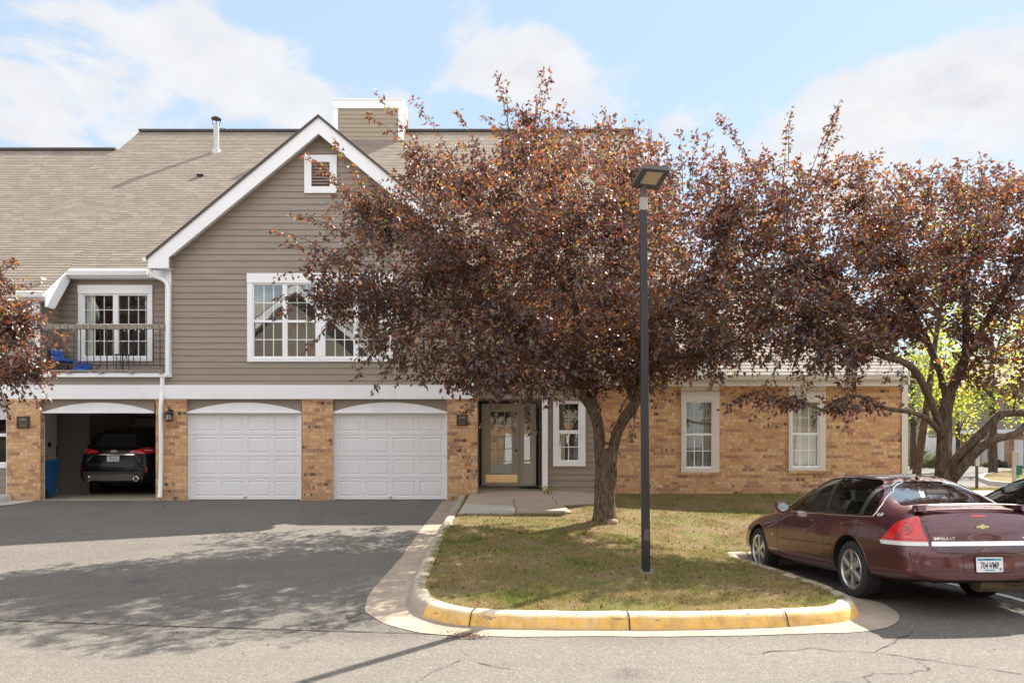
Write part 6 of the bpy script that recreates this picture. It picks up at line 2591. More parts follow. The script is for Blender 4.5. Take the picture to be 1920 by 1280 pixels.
# ---------------------------------------------------------------- the SUV in the garage
def suv():
    root = thing('parked_suv', 'black suv with red tail lamps parked nose in inside the open garage', 'car', (0, 0, 0))
    def S(x, zb, pts, dx=None):
        return [(x, 0, zb), (x, .55, zb)] + [(x + (dx[i] if dx else 0), y, z) for i, (y, z) in enumerate(pts)]
    secs = []
    secs.append(S(-1.02, .36, [(.64, .36), (.74, .50), (.76, .68), (.73, .86), (.72, 1.02), (.66, 1.16), (.57, 1.42), (.34, 1.56), (0, 1.585)], [0, 0, .0, .06, .08, .10, .30, .42, .42]))
    secs.append(S(-.95, .33, [(.80, .36), (.87, .50), (.885, .68), (.85, .86), (.83, 1.02), (.77, 1.18), (.63, 1.47), (.36, 1.615), (0, 1.635)], [0, 0, .0, .06, .08, .12, .28, .38, .38]))
    secs.append(S(-.75, .30, [(.88, .34), (.93, .50), (.94, .70), (.92, .88), (.895, 1.05), (.82, 1.24), (.66, 1.55), (.36, 1.67), (0, 1.685)], [0, 0, 0, .02, .04, .08, .24, .30, .30]))
    for x, top in ((-.2, 1.72), (.5, 1.74), (1.3, 1.73)):
        secs.append(S(x, .26, [(.90, .30), (.945, .50), (.96, .72), (.945, .92), (.91, 1.08), (.82, 1.32), (.68, top - .12), (.38, top - .02), (0, top)]))
    secs.append(S(1.9, .26, [(.90, .30), (.945, .50), (.955, .72), (.935, .92), (.90, 1.07), (.82, 1.22), (.70, 1.40), (.38, 1.48), (0, 1.50)]))
    secs.append(S(2.5, .27, [(.90, .32), (.94, .50), (.95, .70), (.92, .90), (.87, 1.02), (.78, 1.08), (.60, 1.13), (.36, 1.16), (0, 1.17)]))
    secs.append(S(3.3, .28, [(.85, .33), (.89, .50), (.89, .66), (.84, .82), (.76, .90), (.66, .95), (.50, .98), (.34, 1.0), (0, 1.0)]))
    secs.append(S(3.6, .30, [(.70, .34), (.74, .46), (.74, .60), (.70, .70), (.62, .76), (.54, .79), (.42, .82), (.28, .83), (0, .83)]))
    v, f = mirror_loft(secs)
    hull = subsurf_mesh('hull', v, f, 3)
    sk = Skin(hull)
    mats = [pbr('suv_black_paint', (.006, .006, .007), .25, spec=.15, coat=.22), M['gap']]
    hull.materials.append(mats[0])
    hull.materials.append(mats[1])
    cut = []
    for wx in (0.0, 2.82):
        for s in (-1, 1):
            w = MB()
            n = 40
            ring0 = [(wx + .42 * math.cos(2 * math.pi * k / n), s * .58, .37 + .42 * math.sin(2 * math.pi * k / n)) for k in range(n)]
            w.add(ring0 + [(p[0], s * 1.2, p[2]) for p in ring0], [tuple(range(n)), tuple(range(2 * n - 1, n - 1, -1))] + [(i, (i + 1) % n, n + (i + 1) % n, n + i) for i in range(n)], 1)
            cut.append(mesh_from_mb(w, mats))
    body = boolean(hull, cut)
    body.polygons.foreach_set('use_smooth', [True] * len(body.polygons))
    body.set_sharp_from_angle(angle=R(38))
    ob = obj_of(body, 'body')
    attach(ob, root)
    dark = pbr('tinted_glass', (.006, .006, .007), .04, coat=1)
    sk.patch('rear_window', rounded([(-.56, 1.22), (.56, 1.22), (.50, 1.32), (.40, 1.54), (-.40, 1.54), (-.50, 1.30)], .05), off=.004, mat=dark, parent=root, **REAR)
    for S_ in (SIDE, SIDE_R):
        for pl in (rounded([(1.85, 1.12), (1.35, 1.48), (.72, 1.52), (.68, 1.12)], .05), rounded([(.62, 1.12), (.66, 1.52), (.0, 1.52), (-.02, 1.12)], .05), rounded([(-.10, 1.14), (-.08, 1.50), (-.30, 1.44), (-.42, 1.22)], .05)):
            sk.patch('side_window', pl, off=.004, mat=dark, parent=root, **S_)
    # lamps wrapped round each corner
    for s in (1, -1):
        dg = Vector((1, -s * .9, 0)).normalized()
        Ug = Vector((dg.y, -dg.x, 0)) * -1
        def uu(x, y):
            return Vector((x, y, 0)).dot(Ug)
        a, b = uu(-.52, s * .93), uu(-.98, s * .42)
        pl = [(a, 1.12), (a + (b - a) * .10, 1.18), (a + (b - a) * .35, 1.205), (a + (b - a) * .60, 1.175), (b, 1.11), (b, 1.06), (a + (b - a) * .45, 1.04), (a + (b - a) * .1, 1.06)]
        sk.patch('tail_lamp', rounded(pl, .02, 2), U=Ug, V=EZv, d=dg, off=.006, mat=M['red_lens'], parent=root, step=.04)
        pl = [(a + (b - a) * .25, 1.135), (a + (b - a) * .55, 1.14), (a + (b - a) * .55, 1.115), (a + (b - a) * .25, 1.105)]
        sk.patch('reverse_lamp', pl, U=Ug, V=EZv, d=dg, off=.009, mat=M['clear_lens'], parent=root, step=.04)
        sk.patch('reflector', rounded([(s * .815, .58), (s * .838, .58), (s * .83, .72), (s * .812, .72)], .01, 1), off=.006, mat=M['red_lens'], parent=root, **REAR)
    sk.patch('chrome_strip', rounded([(-.55, 1.01), (.55, 1.01), (.50, 1.037), (-.50, 1.037)], .01, 2), off=.006, mat=M['chrome'], parent=root, **REAR)
    mb = MB()
    for s in (1, -1):
        sk.line(mb, [(s * .54, 1.005), (s * .66, .86)], rad=.006, off=.002, **REAR)
    sk.line(mb, [(-.62, .775), (.62, .775)], rad=.005, off=.001, **REAR)
    mb.build('tailgate_edge', M['chrome'], root)
    sk.patch('bumper_insert', rounded([(-.74, .40), (.74, .40), (.76, .60), (-.76, .60)], .05), off=.004, mat=M['grey_plastic'], parent=root, **REAR)
    sk.patch('skid_plate', rounded([(-.62, .385), (.62, .385), (.60, .50), (.50, .535), (-.50, .535), (-.60, .50)], .04), off=.009, mat=pbr('grey_skid', (.09, .085, .08), .6), parent=root, **REAR)
    for s in (1, -1):
        c = sk.cast(s * .60, .43, off=.01, **REAR)
        mb = MB()
        mb.lathe([(.058, .05), (.062, -.03), (.070, -.035), (.055, -.038), (.050, .04), (.001, .04)], 24, c, 'X')
        mb.build('exhaust_tip', M['chrome'], root, smooth=True, angle=50)
    c = sk.cast(0, .93, off=.012, **REAR)
    plate(root, c, 'EIO 528', slant=R(-4))
    c = sk.cast(0, 1.10, off=.008, **REAR)
    mb = MB()
    n = 24
    mb.add([c + Vector((0, .080 * math.cos(2 * math.pi * k / n), .032 * math.sin(2 * math.pi * k / n))) for k in range(n)], [tuple(range(n))])
    em = mb.build('emblem', M['chrome'], root)
    mb = MB()
    mb.add([c + Vector((-.003, .070 * math.cos(2 * math.pi * k / n), .024 * math.sin(2 * math.pi * k / n))) for k in range(n)], [tuple(range(n))])
    mb.build('emblem_field', pbr('emblem_blue', (.02, .05, .18), .3), em)
    text_mesh('emblem_script', 'Ford', .038, M['plate_white'], em, Matrix.Translation(c + Vector((-.005, 0, 0))) @ Matrix.Rotation(R(-90), 4, 'Z') @ Matrix.Rotation(R(90), 4, 'X'), .0005)
    for wx in (0.0, 2.82):
        for s in (1, -1):
            wheel(root, (wx, s * .90, .36), s, rt=.36, rr=.24)
    mb = MB()
    mb.box(-.1, .1, -.7, .7, .26, .36)
    mb.build('axle', M['gap'], root)
    root.location = (PX(210, 19.4) , 19.4 + 1.0, .006)
    root.rotation_euler = (0, 0, R(90 + 1.5))
    root.scale = (1.0, 1.02, 1.05)
    return root


suv()
# ================================================================ TREES
def np_unit(v):
    return v / np.maximum(np.linalg.norm(v, axis=-1, keepdims=True), 1e-9)


def leaves_mesh(name, pos, dirs, length, width, mat, parent, r, droop=0.6, fold=0.35, curl=0.25):
    """one folded, pointed, curled leaf per position: 6 vertices, 4 triangles"""
    n = len(pos)
    d = dirs + r.normal(0, 0.45, (n, 3))
    length = np.broadcast_to(length, (n,))
    width = np.broadcast_to(width, (n,))
    d[:, 2] -= droop
    d = np_unit(d)
    a = r.normal(0, 1, (n, 3))
    side = np_unit(np.cross(d, a))
    nor = np.cross(side, d)
    Ls = (length * r.uniform(0.6, 1.25, n))[:, None]
    Ws = (width * r.uniform(0.7, 1.25, n))[:, None]
    v = np.empty((n, 6, 3))
    v[:, 0] = pos
    v[:, 1] = pos + d * Ls * 0.42 + side * Ws * 0.5 + nor * Ws * fold
    v[:, 2] = pos + d * Ls * 0.45
    v[:, 3] = pos + d * Ls * 0.42 - side * Ws * 0.5 + nor * Ws * fold
    v[:, 4] = pos + d * Ls * 0.80 + side * Ws * 0.24 + nor * (Ws * fold * .4 - Ls * curl * .5)
    v[:, 5] = pos + d * Ls * 0.97 - nor * Ls * curl
    idx = np.array([[0, 2, 1], [0, 3, 2], [1, 2, 5], [2, 3, 5]])
    f = (np.arange(n)[:, None, None] * 6 + idx[None]).reshape(-1, 3)
    v[:, 4] = v[:, 5]
    return np_mesh(name, v.reshape(-1, 3), f, mat, parent)


def limb_mesh(mb, pts, rads, n=8, knobby=0.0, seed=0.0):
    """rough tapering limb"""
    pts = [Vector(p) for p in pts]
    # catmull-rom resample
    P_ = [pts[0] * 2 - pts[1]] + pts + [pts[-1] * 2 - pts[-2]]
    R_ = [rads[0]] + list(rads) + [rads[-1]]
    out, ro = [], []
    for i in range(1, len(P_) - 2):
        p0_, p1_, p2_, p3_ = P_[i - 1:i + 3]
        m = max(2, int((p2_ - p1_).length / 0.12))
        for k in range(m):
            t = k / m
            out.append(0.5 * ((2 * p1_) + (p2_ - p0_) * t + (2 * p0_ - 5 * p1_ + 4 * p2_ - p3_) * t * t + (3 * p1_ - 3 * p2_ + p3_ - p0_) * t ** 3))
            ro.append(R_[i] + (R_[i + 1] - R_[i]) * t)
    out.append(pts[-1])
    ro.append(rads[-1])
    v0 = len(mb.v)
    mb.tube(out, ro, n)
    if knobby:
        for i in range(v0, len(mb.v)):
            p = Vector(mb.v[i])
            c = out[min((i - v0) // n, len(out) - 1)]
            rr_ = (p - c)
            k = ((i - v0) % n)
            ang = 2 * math.pi * k / n
            w = mnoise.noise(Vector((math.cos(ang) * 1.6, math.sin(ang) * 1.6, c.z * 1.1 + seed))) + 0.5 * mnoise.noise(Vector((math.cos(ang) * 4, math.sin(ang) * 4, c.z * 3.5 + seed))) + .35 * mnoise.noise(Vector((math.cos(ang) * 9, math.sin(ang) * 9, c.z * 5 + seed)))
            mb.v[i] = tuple(c + rr_ * (1 + knobby * w))
    return out, ro


def grow(limbs, blobs, shoots, r, leafy=True):
    """limbs: list of (pts, rads). blobs: (centre, radii, n). returns twig list"""
    nodes, nrad = [], []
    for pts, rads in limbs:
        L_ = len(pts)
        for i, (p, q) in enumerate(zip(pts, rads)):
            if i >= L_ * 0.22:
                nodes.append(np.array(p))
                nrad.append(q)
    att = []
    for c, rad, n in blobs:
        n = int(n * 1.6) if rad[0] < 5 and leafy else n
        u = np_unit(r.normal(0, 1, (n, 3))) * (r.uniform(0.12, 1.0, (n, 1)) ** (1 / 2.2))
        att.append(np.array(c)[None] + u * np.array(rad)[None])
    att = np.concatenate(att)
    base = np.array(nodes)
    dmin = np.array([np.min(np.linalg.norm(base - a, axis=1)) for a in att])
    att = att[np.argsort(dmin)]
    twigs = []
    NP = np.zeros((60000, 3))
    NR = np.zeros(60000)
    m = len(nodes)
    NP[:m] = base
    NR[:m] = nrad
    for a in att:
        dd = np.linalg.norm(NP[:m] - a, axis=1) + np.where(NR[:m] < 0.008, 0.35, 0.0)
        j = int(np.argmin(dd))
        if dd[j] < 0.12:
            continue
        s = NP[j]
        rad0 = min(NR[j] * 0.6, 0.006 + 0.009 * dd[j])
        mid = (s + a) / 2 + r.normal(0, 0.07, 3) * dd[j] + np.array([0, 0, 0.05 * dd[j]])
        k = max(3, int(dd[j] / 0.16))
        t = np.linspace(0, 1, k + 1)[:, None]
        pts = (1 - t) ** 2 * s + 2 * t * (1 - t) * mid + t ** 2 * a
        rads = np.linspace(rad0, 0.0025, k + 1)
        twigs.append((pts, rads))
        NP[m:m + k] = pts[1:]
        NR[m:m + k] = np.maximum(rads[1:], 0.004)
        m += k
    for s_ in shoots:
        tgt = np.array(s_[0])
        j = int(np.argmin(np.linalg.norm(NP[:m] - np.array(s_[1]), axis=1)))
        s = NP[j]
        k = 9
        t = np.linspace(0, 1, k + 1)[:, None]
        mid = (s + tgt) / 2 + np.array([s_[2] if len(s_) > 2 else 0, 0, 0.12])
        pts = (1 - t) ** 2 * s + 2 * t * (1 - t) * mid + t ** 2 * tgt
        twigs.append((pts, np.linspace(0.009, 0.002, k + 1)))
    return twigs


def tree(name, label, loc, limbs, blobs, shoots, leafmat, barkmat, seed, per_m=52, leaf=(0.102, 0.050), droop=0.6, group=None, cat='tree', spread=0.15, knobby=0.26):
    r = np.random.default_rng(seed)
    root = thing(name, label, cat, loc, group)
    mb = MB()
    res = []
    for i, (pts, rads, n) in enumerate(limbs):
        res.append(limb_mesh(mb, pts, rads, n, knobby if rads[0] > .05 else 0.05, seed + i * 3.1))
    mb.build('trunk', barkmat, root, smooth=True, angle=70)
    tw = grow(res, blobs, shoots, r, leafmat == M['leaf_plum'])
    tv, tf, off = [], [], 0
    P_all, D_all = [], []
    for pts, rads in tw:
        k = len(pts)
        seg = np.diff(pts, axis=0)
        tdir = np_unit(np.vstack([seg, seg[-1:]]))
        a = np.array([0, 0, 1.0]) if abs(tdir[0, 2]) < .9 else np.array([1.0, 0, 0])
        u = np_unit(np.cross(tdir, a))
        w = np.cross(tdir, u)
        ring = np.stack([pts + (u * math.cos(x) + w * math.sin(x)) * rads[:, None] for x in (0, 2.094, 4.189)], 1)
        tv.append(ring.reshape(-1, 3))
        for i in range(k - 1):
            for q in range(3):
                tf.append((off + i * 3 + q, off + i * 3 + (q + 1) % 3, off + (i + 1) * 3 + (q + 1) % 3, off + (i + 1) * 3 + q))
        off += k * 3
        ln = np.linalg.norm(seg, axis=1).sum()
        m = max(3, int(ln * per_m * (.62 if k == 10 else 1)))
        tt = r.uniform(0.12, 1.0, m) ** 0.8
        x = tt * (k - 1)
        i0 = np.minimum(x.astype(int), k - 2)
        fr = (x - i0)[:, None]
        pp = pts[i0] * (1 - fr) + pts[i0 + 1] * fr
        od = np_unit(r.normal(0, 1, (m, 3)))
        pp = pp + od * r.uniform(0, spread, (m, 1)) * (1.0 if k < 10 or leafmat != M['leaf_plum'] else 0.5)
        P_all.append(pp)
        D_all.append(od * 0.7 + tdir[i0] * 0.7)
    np_mesh('twigs', np.concatenate(tv), np.array(tf), barkmat, root)
    pos = np.concatenate(P_all)
    dr = np.concatenate(D_all)
    leaves_mesh('crown', pos, dr, leaf[0], leaf[1], leafmat, root, r, droop=droop)
    print(name, 'leaves', len(pos), 'twigs', len(tw))
    return root


def blob(x, y, rx, ry, D, rd, n):
    return (tuple(P(x, y, D)), (rx * D / F, rd, ry * D / F), n)


def PL(*q):
    return [tuple(P(*a)) for a in q]


# ---- the crabapple on the island
TD = 13.8
limbs = [
    (PL((1133, 990, TD), (1133, 965, TD), (1133, 920, TD), (1136, 880, TD), (1132, 840, TD)), [.245, .195, .172, .178, .145], 36),
    (PL((1126, 880, TD), (1124, 845, TD), (1121, 800, TD), (1110, 765, 13.7), (1085, 735, 13.6), (1050, 690, 13.4), (1010, 640, 13.2), (950, 590, 13.0), (880, 560, 12.8), (800, 530, 12.7)), [.10, .10, .095, .10, .08, .065, .055, .042, .03, .015], 12),
    (PL((1144, 880, TD), (1150, 845, TD), (1160, 805, 13.7), (1178, 775, 13.6), (1196, 745, 13.5), (1200, 700, 13.6), (1212, 650, 13.7), (1250, 600, 13.6), (1290, 560, 13.5), (1340, 500, 13.4), (1370, 420, 13.4)), [.10, .10, .088, .095, .08, .07, .062, .055, .045, .035, .02], 12),
    (PL((1108, 765, 13.7), (1112, 710, 13.9), (1100, 650, 14.1), (1075, 560, 14.3), (1060, 460, 14.4), (1030, 340, 14.4), (1000, 240, 14.3)), [.10, .075, .065, .055, .045, .03, .012], 10),
    (PL((1190, 750, 13.5), (1172, 700, 14.0), (1160, 620, 14.3), (1150, 520, 14.6), (1165, 420, 14.7), (1170, 330, 14.7)), [.09, .07, .06, .05, .035, .015], 10),
    (PL((1200, 700, 13.6), (1240, 680, 13.0), (1290, 665, 12.6), (1350, 655, 12.3), (1400, 650, 12.2)), [.06, .05, .04, .028, .012], 8),
    (PL((1050, 690, 13.4), (1000, 680, 12.8), (950, 680, 12.4), (890, 670, 12.2)), [.05, .04, .028, .012], 8),
    (PL((1075, 560, 14.3), (1000, 470, 14.2), (920, 400, 14.0), (840, 340, 13.8), (760, 270, 13.7)), [.05, .04, .03, .022, .01], 8),
    (PL((1010, 640, 13.2), (900, 520, 13.6), (800, 440, 13.7), (700, 400, 13.6)), [.045, .035, .025, .012], 8),
    (PL((880, 560, 12.8), (780, 560, 12.6), (690, 560, 12.5), (600, 570, 12.5)), [.03, .024, .018, .008], 8),
    (PL((1120, 770, TD), (1090, 720, 14.8), (1050, 640, 15.6), (1000, 560, 16.2)), [.08, .06, .045, .02], 8),
]
blobs = [blob(930, 420, 210, 150, 14.0, 1.6, 330), blob(1080, 350, 200, 120, 14.2, 1.6, 250), blob(750, 500, 170, 90, 13.2, 1.2, 180),
         blob(690, 570, 110, 60, 12.8, .8, 80), blob(850, 620, 170, 80, 12.9, 1.1, 190), blob(1040, 590, 230, 120, 13.8, 2.1, 360),
         blob(1270, 480, 180, 150, 13.8, 1.6, 280), blob(1250, 630, 180, 80, 13.1, 1.4, 180), blob(985, 265, 75, 60, 14.2, .8, 45),
         blob(1390, 430, 100, 130, 13.6, 1.3, 120), blob(950, 700, 110, 40, 12.4, .7, 75), blob(1100, 690, 80, 50, 13.4, .9, 60),
         blob(700, 410, 90, 70, 13.5, .8, 70), blob(730, 650, 60, 45, 12.6, .5, 32), blob(820, 320, 90, 50, 13.8, .8, 50),
         blob(1020, 740, 60, 22, 12.8, .5, 16), blob(1330, 690, 70, 30, 12.5, .5, 26), blob(1130, 450, 260, 140, 15.6, 1.2, 190), blob(1330, 350, 60, 60, 13.8, .7, 28),
         blob(1000, 560, 250, 130, 16.0, .9, 110),
         blob(880, 400, 170, 110, 12.0, .8, 80), blob(1080, 360, 180, 110, 12.0, .9, 90), blob(1230, 520, 170, 120, 12.1, .8, 80), blob(1410, 590, 100, 110, 13.2, 1.1, 95), blob(1210, 600, 200, 120, 14.8, 1.2, 130),
         blob(900, 715, 80, 32, 12.9, .6, 45), blob(1200, 690, 120, 45, 13.8, .9, 70), blob(640, 520, 70, 60, 12.9, .5, 35), blob(1220, 390, 120, 80, 14.4, 1.2, 80), blob(830, 690, 90, 40, 12.8, .6, 45), blob(1400, 480, 120, 120, 15.0, 1.2, 95), blob(1330, 600, 120, 70, 13.6, 1.2, 60)]


def sh(tx, ty, sx, sy, D, b=0.0):
    return (tuple(P(tx, ty, D)), tuple(P(sx, sy, D)), b)


shoots = [sh(706, 178, 800, 300, 13.7), sh(690, 215, 790, 300, 13.7), sh(775, 185, 850, 300, 13.8), sh(572, 290, 680, 380, 13.4), sh(586, 315, 680, 390, 13.3), sh(625, 262, 690, 370, 13.4),
          sh(930, 140, 960, 260, 14.2), sh(1035, 132, 1010, 250, 14.2), sh(1020, 128, 1000, 250, 14.2), sh(1055, 195, 1010, 270, 14.2), sh(950, 155, 960, 250, 14.2), sh(905, 215, 950, 290, 14.1), sh(855, 205, 900, 300, 14.0),
          sh(1135, 205, 1130, 290, 14.4), sh(1185, 240, 1140, 300, 14.4), sh(1150, 215, 1130, 300, 14.4), sh(1305, 245, 1300, 350, 13.8), sh(1245, 270, 1270, 350, 13.8), sh(1300, 290, 1300, 360, 13.8),
          sh(508, 430, 620, 450, 13.0), sh(525, 460, 630, 480, 12.9), sh(520, 520, 620, 520, 12.8), sh(540, 400, 640, 450, 13.0), sh(515, 590, 620, 560, 12.6), sh(520, 560, 620, 550, 12.6), sh(560, 500, 650, 500, 12.7),
          sh(570, 665, 640, 590, 12.6), sh(560, 610, 650, 590, 12.5), sh(660, 720, 730, 640, 12.5), sh(700, 735, 760, 650, 12.5), sh(745, 720, 770, 650, 12.5), sh(655, 690, 720, 620, 12.5),
          sh(880, 775, 930, 690, 12.2), sh(860, 790, 930, 700, 12.1), sh(905, 800, 950, 700, 12.2), sh(990, 790, 970, 700, 12.3), sh(960, 820, 960, 710, 12.2), sh(1000, 815, 990, 710, 12.3), sh(930, 760, 950, 700, 12.3),
          sh(1150, 810, 1180, 740, 13.4), sh(1185, 830, 1200, 740, 13.4), sh(1240, 760, 1240, 690, 13.0), sh(1225, 745, 1220, 680, 13.0), sh(660, 330, 730, 390, 13.5), sh(640, 350, 720, 400, 13.4)]
for k in range(40):
    x = random.uniform(880, 1420)
    y = 300 - 60 * math.sin((x - 880) / 540 * 3.1) + 40
    shoots.append(sh(x + random.uniform(-30, 30), y - random.uniform(5, 60), x, y + 70, random.uniform(13.4, 14.6)))
tree('crabapple_tree', 'large purple leaved crabapple with forked trunk on the lawn behind the lamp post', tuple(hit(1133, 976, 0, L)), limbs, blobs, shoots, M['leaf_plum'], M['bark'], 5, group='purple leaved crabapple trees')

# ---- second crabapple, beside the brick wing
T2 = 13.4
limbs = [
    (PL((1774, 985, T2), (1773, 940, T2), (1772, 890, T2), (1770, 840, T2), (1772, 790, T2), (1777, 750, T2), (1790, 715, T2), (1806, 690, 13.4), (1812, 640, 13.5), (1810, 560, 13.6), (1802, 470, 13.7)), [.27, .20, .16, .112, .105, .10, .078, .07, .06, .05, .02], 26),
    (PL((1778, 900, T2), (1792, 865, 13.2), (1825, 828, 13.0), (1857, 795, 12.9), (1882, 775, 12.8), (1925, 774, 12.7), (2000, 770, 12.6)), [.10, .088, .078, .072, .065, .058, .04], 12),
    (PL((1782, 905, T2), (1802, 878, 13.1), (1835, 842, 12.9), (1870, 822, 12.7), (1905, 812, 12.6), (1940, 780, 12.6), (1990, 720, 12.5)), [.09, .08, .070, .062, .055, .045, .03], 12),
    (PL((1767, 825, T2), (1759, 790, 13.2), (1742, 745, 13.0), (1722, 705, 12.8), (1696, 680, 12.7), (1645, 664, 12.5), (1590, 640, 12.4), (1530, 600, 12.3)), [.075, .070, .066, .062, .055, .045, .03, .015], 12),
    (PL((1764, 812, T2), (1738, 785, 12.8), (1705, 772, 12.5), (1660, 765, 12.3), (1620, 745, 12.2), (1590, 742, 12.1), (1545, 768, 12.0), (1510, 755, 12.0)), [.05, .045, .04, .035, .03, .026, .020, .010], 10),
    (PL((1778, 760, T2), (1762, 700, 13.6), (1740, 640, 13.8), (1700, 560, 14.0), (1650, 480, 14.1), (1600, 390, 14.1)), [.065, .055, .05, .04, .03, .015], 10),
    (PL((1792, 700, T2), (1850, 600, 13.2), (1900, 520, 13.0), (1950, 450, 12.9)), [.07, .055, .04, .02], 10),
    (PL((1935, 775, 12.7), (1960, 650, 12.9), (1990, 520, 13.0)), [.06, .05, .02], 8),
    (PL((1740, 640, 13.8), (1640, 600, 13.4), (1560, 540, 13.2), (1500, 500, 13.1)), [.05, .04, .028, .012], 8),
]
blobs = [blob(1560, 400, 160, 110, 13.6, 1.5, 240), blob(1640, 530, 170, 110, 13.4, 1.6, 240), blob(1500, 560, 120, 100, 12.9, 1.1, 140),
         blob(1800, 450, 180, 110, 13.4, 1.7, 250), blob(1960, 460, 140, 160, 13.2, 1.7, 170), blob(1560, 655, 120, 55, 12.4, .8, 95),
         blob(1450, 745, 80, 16, 12.0, .4, 20), blob(1590, 760, 70, 18, 12.1, .4, 18), blob(1720, 590, 100, 60, 13.4, 1.1, 65), blob(1930, 620, 90, 80, 12.9, 1.0, 55),
         blob(1480, 440, 60, 110, 13.4, 1.0, 60), blob(1760, 380, 140, 55, 13.4, 1.3, 90), blob(1880, 380, 90, 50, 13.4, 1.0, 50), blob(1850, 640, 80, 40, 12.8, .6, 12),
         blob(2150, 520, 150, 200, 13.3, 1.8, 120), blob(1480, 600, 90, 90, 12.6, .8, 60), blob(1890, 690, 80, 55, 12.7, .6, 22), blob(1820, 690, 50, 40, 13.2, .5, 10), blob(1930, 560, 100, 90, 12.4, .8, 45), blob(1600, 620, 150, 60, 13.4, 1.0, 70), blob(1700, 480, 130, 110, 14.6, 1.0, 80)]
shoots = [sh(1350, 215, 1420, 330, 13.6), sh(1348, 222, 1430, 340, 13.6), sh(1480, 205, 1470, 330, 13.6), sh(1475, 235, 1480, 340, 13.6), sh(1578, 185, 1520, 330, 13.7), sh(1570, 205, 1530, 330, 13.7), sh(1575, 240, 1530, 350, 13.7),
          sh(1500, 290, 1500, 380, 13.6), sh(1645, 295, 1580, 370, 13.6), sh(1600, 295, 1560, 370, 13.6), sh(1620, 310, 1580, 380, 13.6), sh(1430, 270, 1450, 360, 13.6), sh(1750, 310, 1730, 390, 13.5), sh(1745, 345, 1720, 400, 13.5),
          sh(1840, 290, 1820, 380, 13.4), sh(1850, 300, 1820, 380, 13.4), sh(1815, 305, 1810, 380, 13.4), sh(1880, 315, 1870, 390, 13.4), sh(1790, 330, 1790, 390, 13.5), sh(1905, 330, 1890, 400, 13.4),
          sh(1355, 775, 1440, 730, 12.0), sh(1370, 760, 1440, 730, 12.0), sh(1410, 780, 1470, 740, 12.0), sh(1440, 790, 1480, 750, 12.0), sh(1525, 795, 1545, 765, 12.0), sh(1580, 805, 1590, 750, 12.0), sh(1470, 775, 1500, 750, 12.0),
          sh(1690, 730, 1700, 690, 12.6), sh(1660, 720, 1680, 680, 12.6), sh(1640, 760, 1640, 750, 12.2), sh(1700, 760, 1690, 765, 12.3), sh(1440, 720, 1500, 640, 12.3), sh(1480, 710, 1520, 650, 12.3)]
for k in range(26):
    x = random.uniform(1380, 1930)
    shoots.append(sh(x + random.uniform(-25, 25), 330 - random.uniform(0, 50) + (20 if x > 1640 else 0), x, 400, random.uniform(13.0, 14.0)))
tree('crabapple_tree', 'second purple leaved crabapple with spreading limbs, beside the brick wing behind the cars', (P(1779, 985, T2).x, T2, L(P(1779, 985, T2).x, T2)), limbs, blobs, shoots, M['leaf_plum'], M['bark'], 9, group='purple leaved crabapple trees')

# ---- the one whose branches reach in from the left
T0 = 13.6
gx_ = PX(-230, T0)
limbs = [
    ([(gx_, T0, G(gx_, T0)), (gx_, T0, .7), (gx_ + .1, T0, 1.7), (gx_ + .3, T0, 3.0), (gx_ + .5, T0, 4.4)], [.26, .20, .17, .12, .04], 12),
    ([(gx_ + .05, T0, 1.5), tuple(P(-150, 720, 13.4)), tuple(P(-90, 640, 13.3)), tuple(P(-20, 600, 13.3)), tuple(P(40, 600, 13.3))], [.12, .09, .06, .035, .012], 10),
    ([(gx_ + .1, T0, 1.9), tuple(P(-140, 600, 13.5)), tuple(P(-60, 540, 13.5)), tuple(P(10, 520, 13.5))], [.09, .06, .035, .012], 10),
    ([tuple(P(-90, 640, 13.3)), tuple(P(-40, 690, 13.1)), tuple(P(30, 700, 13.0)), tuple(P(80, 700, 12.9))], [.05, .035, .02, .008], 8),
]
blobs = [blob(-20, 600, 90, 90, 13.3, .8, 95), blob(30, 670, 65, 60, 13.1, .55, 62), blob(-130, 560, 120, 110, 13.4, 1.0, 60), blob(-240, 450, 160, 130, 13.6, 1.4, 60), blob(20, 610, 40, 40, 13.2, .5, 26)]
shoots = [sh(30, 490, -20, 560, 13.3), sh(62, 530, 0, 560, 13.3), sh(20, 485, -30, 560, 13.3), sh(92, 600, 40, 620, 13.2), sh(95, 590, 30, 610, 13.2), sh(125, 632, 60, 640, 13.1), sh(120, 650, 60, 650, 13.1), sh(100, 735, 60, 700, 13.0),
          sh(80, 770, 40, 710, 13.0), sh(55, 760, 20, 720, 13.0), sh(108, 705, 70, 690, 13.0), sh(90, 745, 50, 710, 13.0), sh(20, 790, -30, 730, 13.1), sh(5, 770, -40, 720, 13.1), sh(90, 675, 50, 670, 13.0), sh(75, 610, 30, 620, 13.2)]
tree('crabapple_tree', 'purple leaved crabapple reaching in at the left edge in front of the balcony', (gx_, T0, G(gx_, T0)), limbs, blobs, shoots, M['leaf_plum'], M['bark'], 12, group='purple leaved crabapple trees')


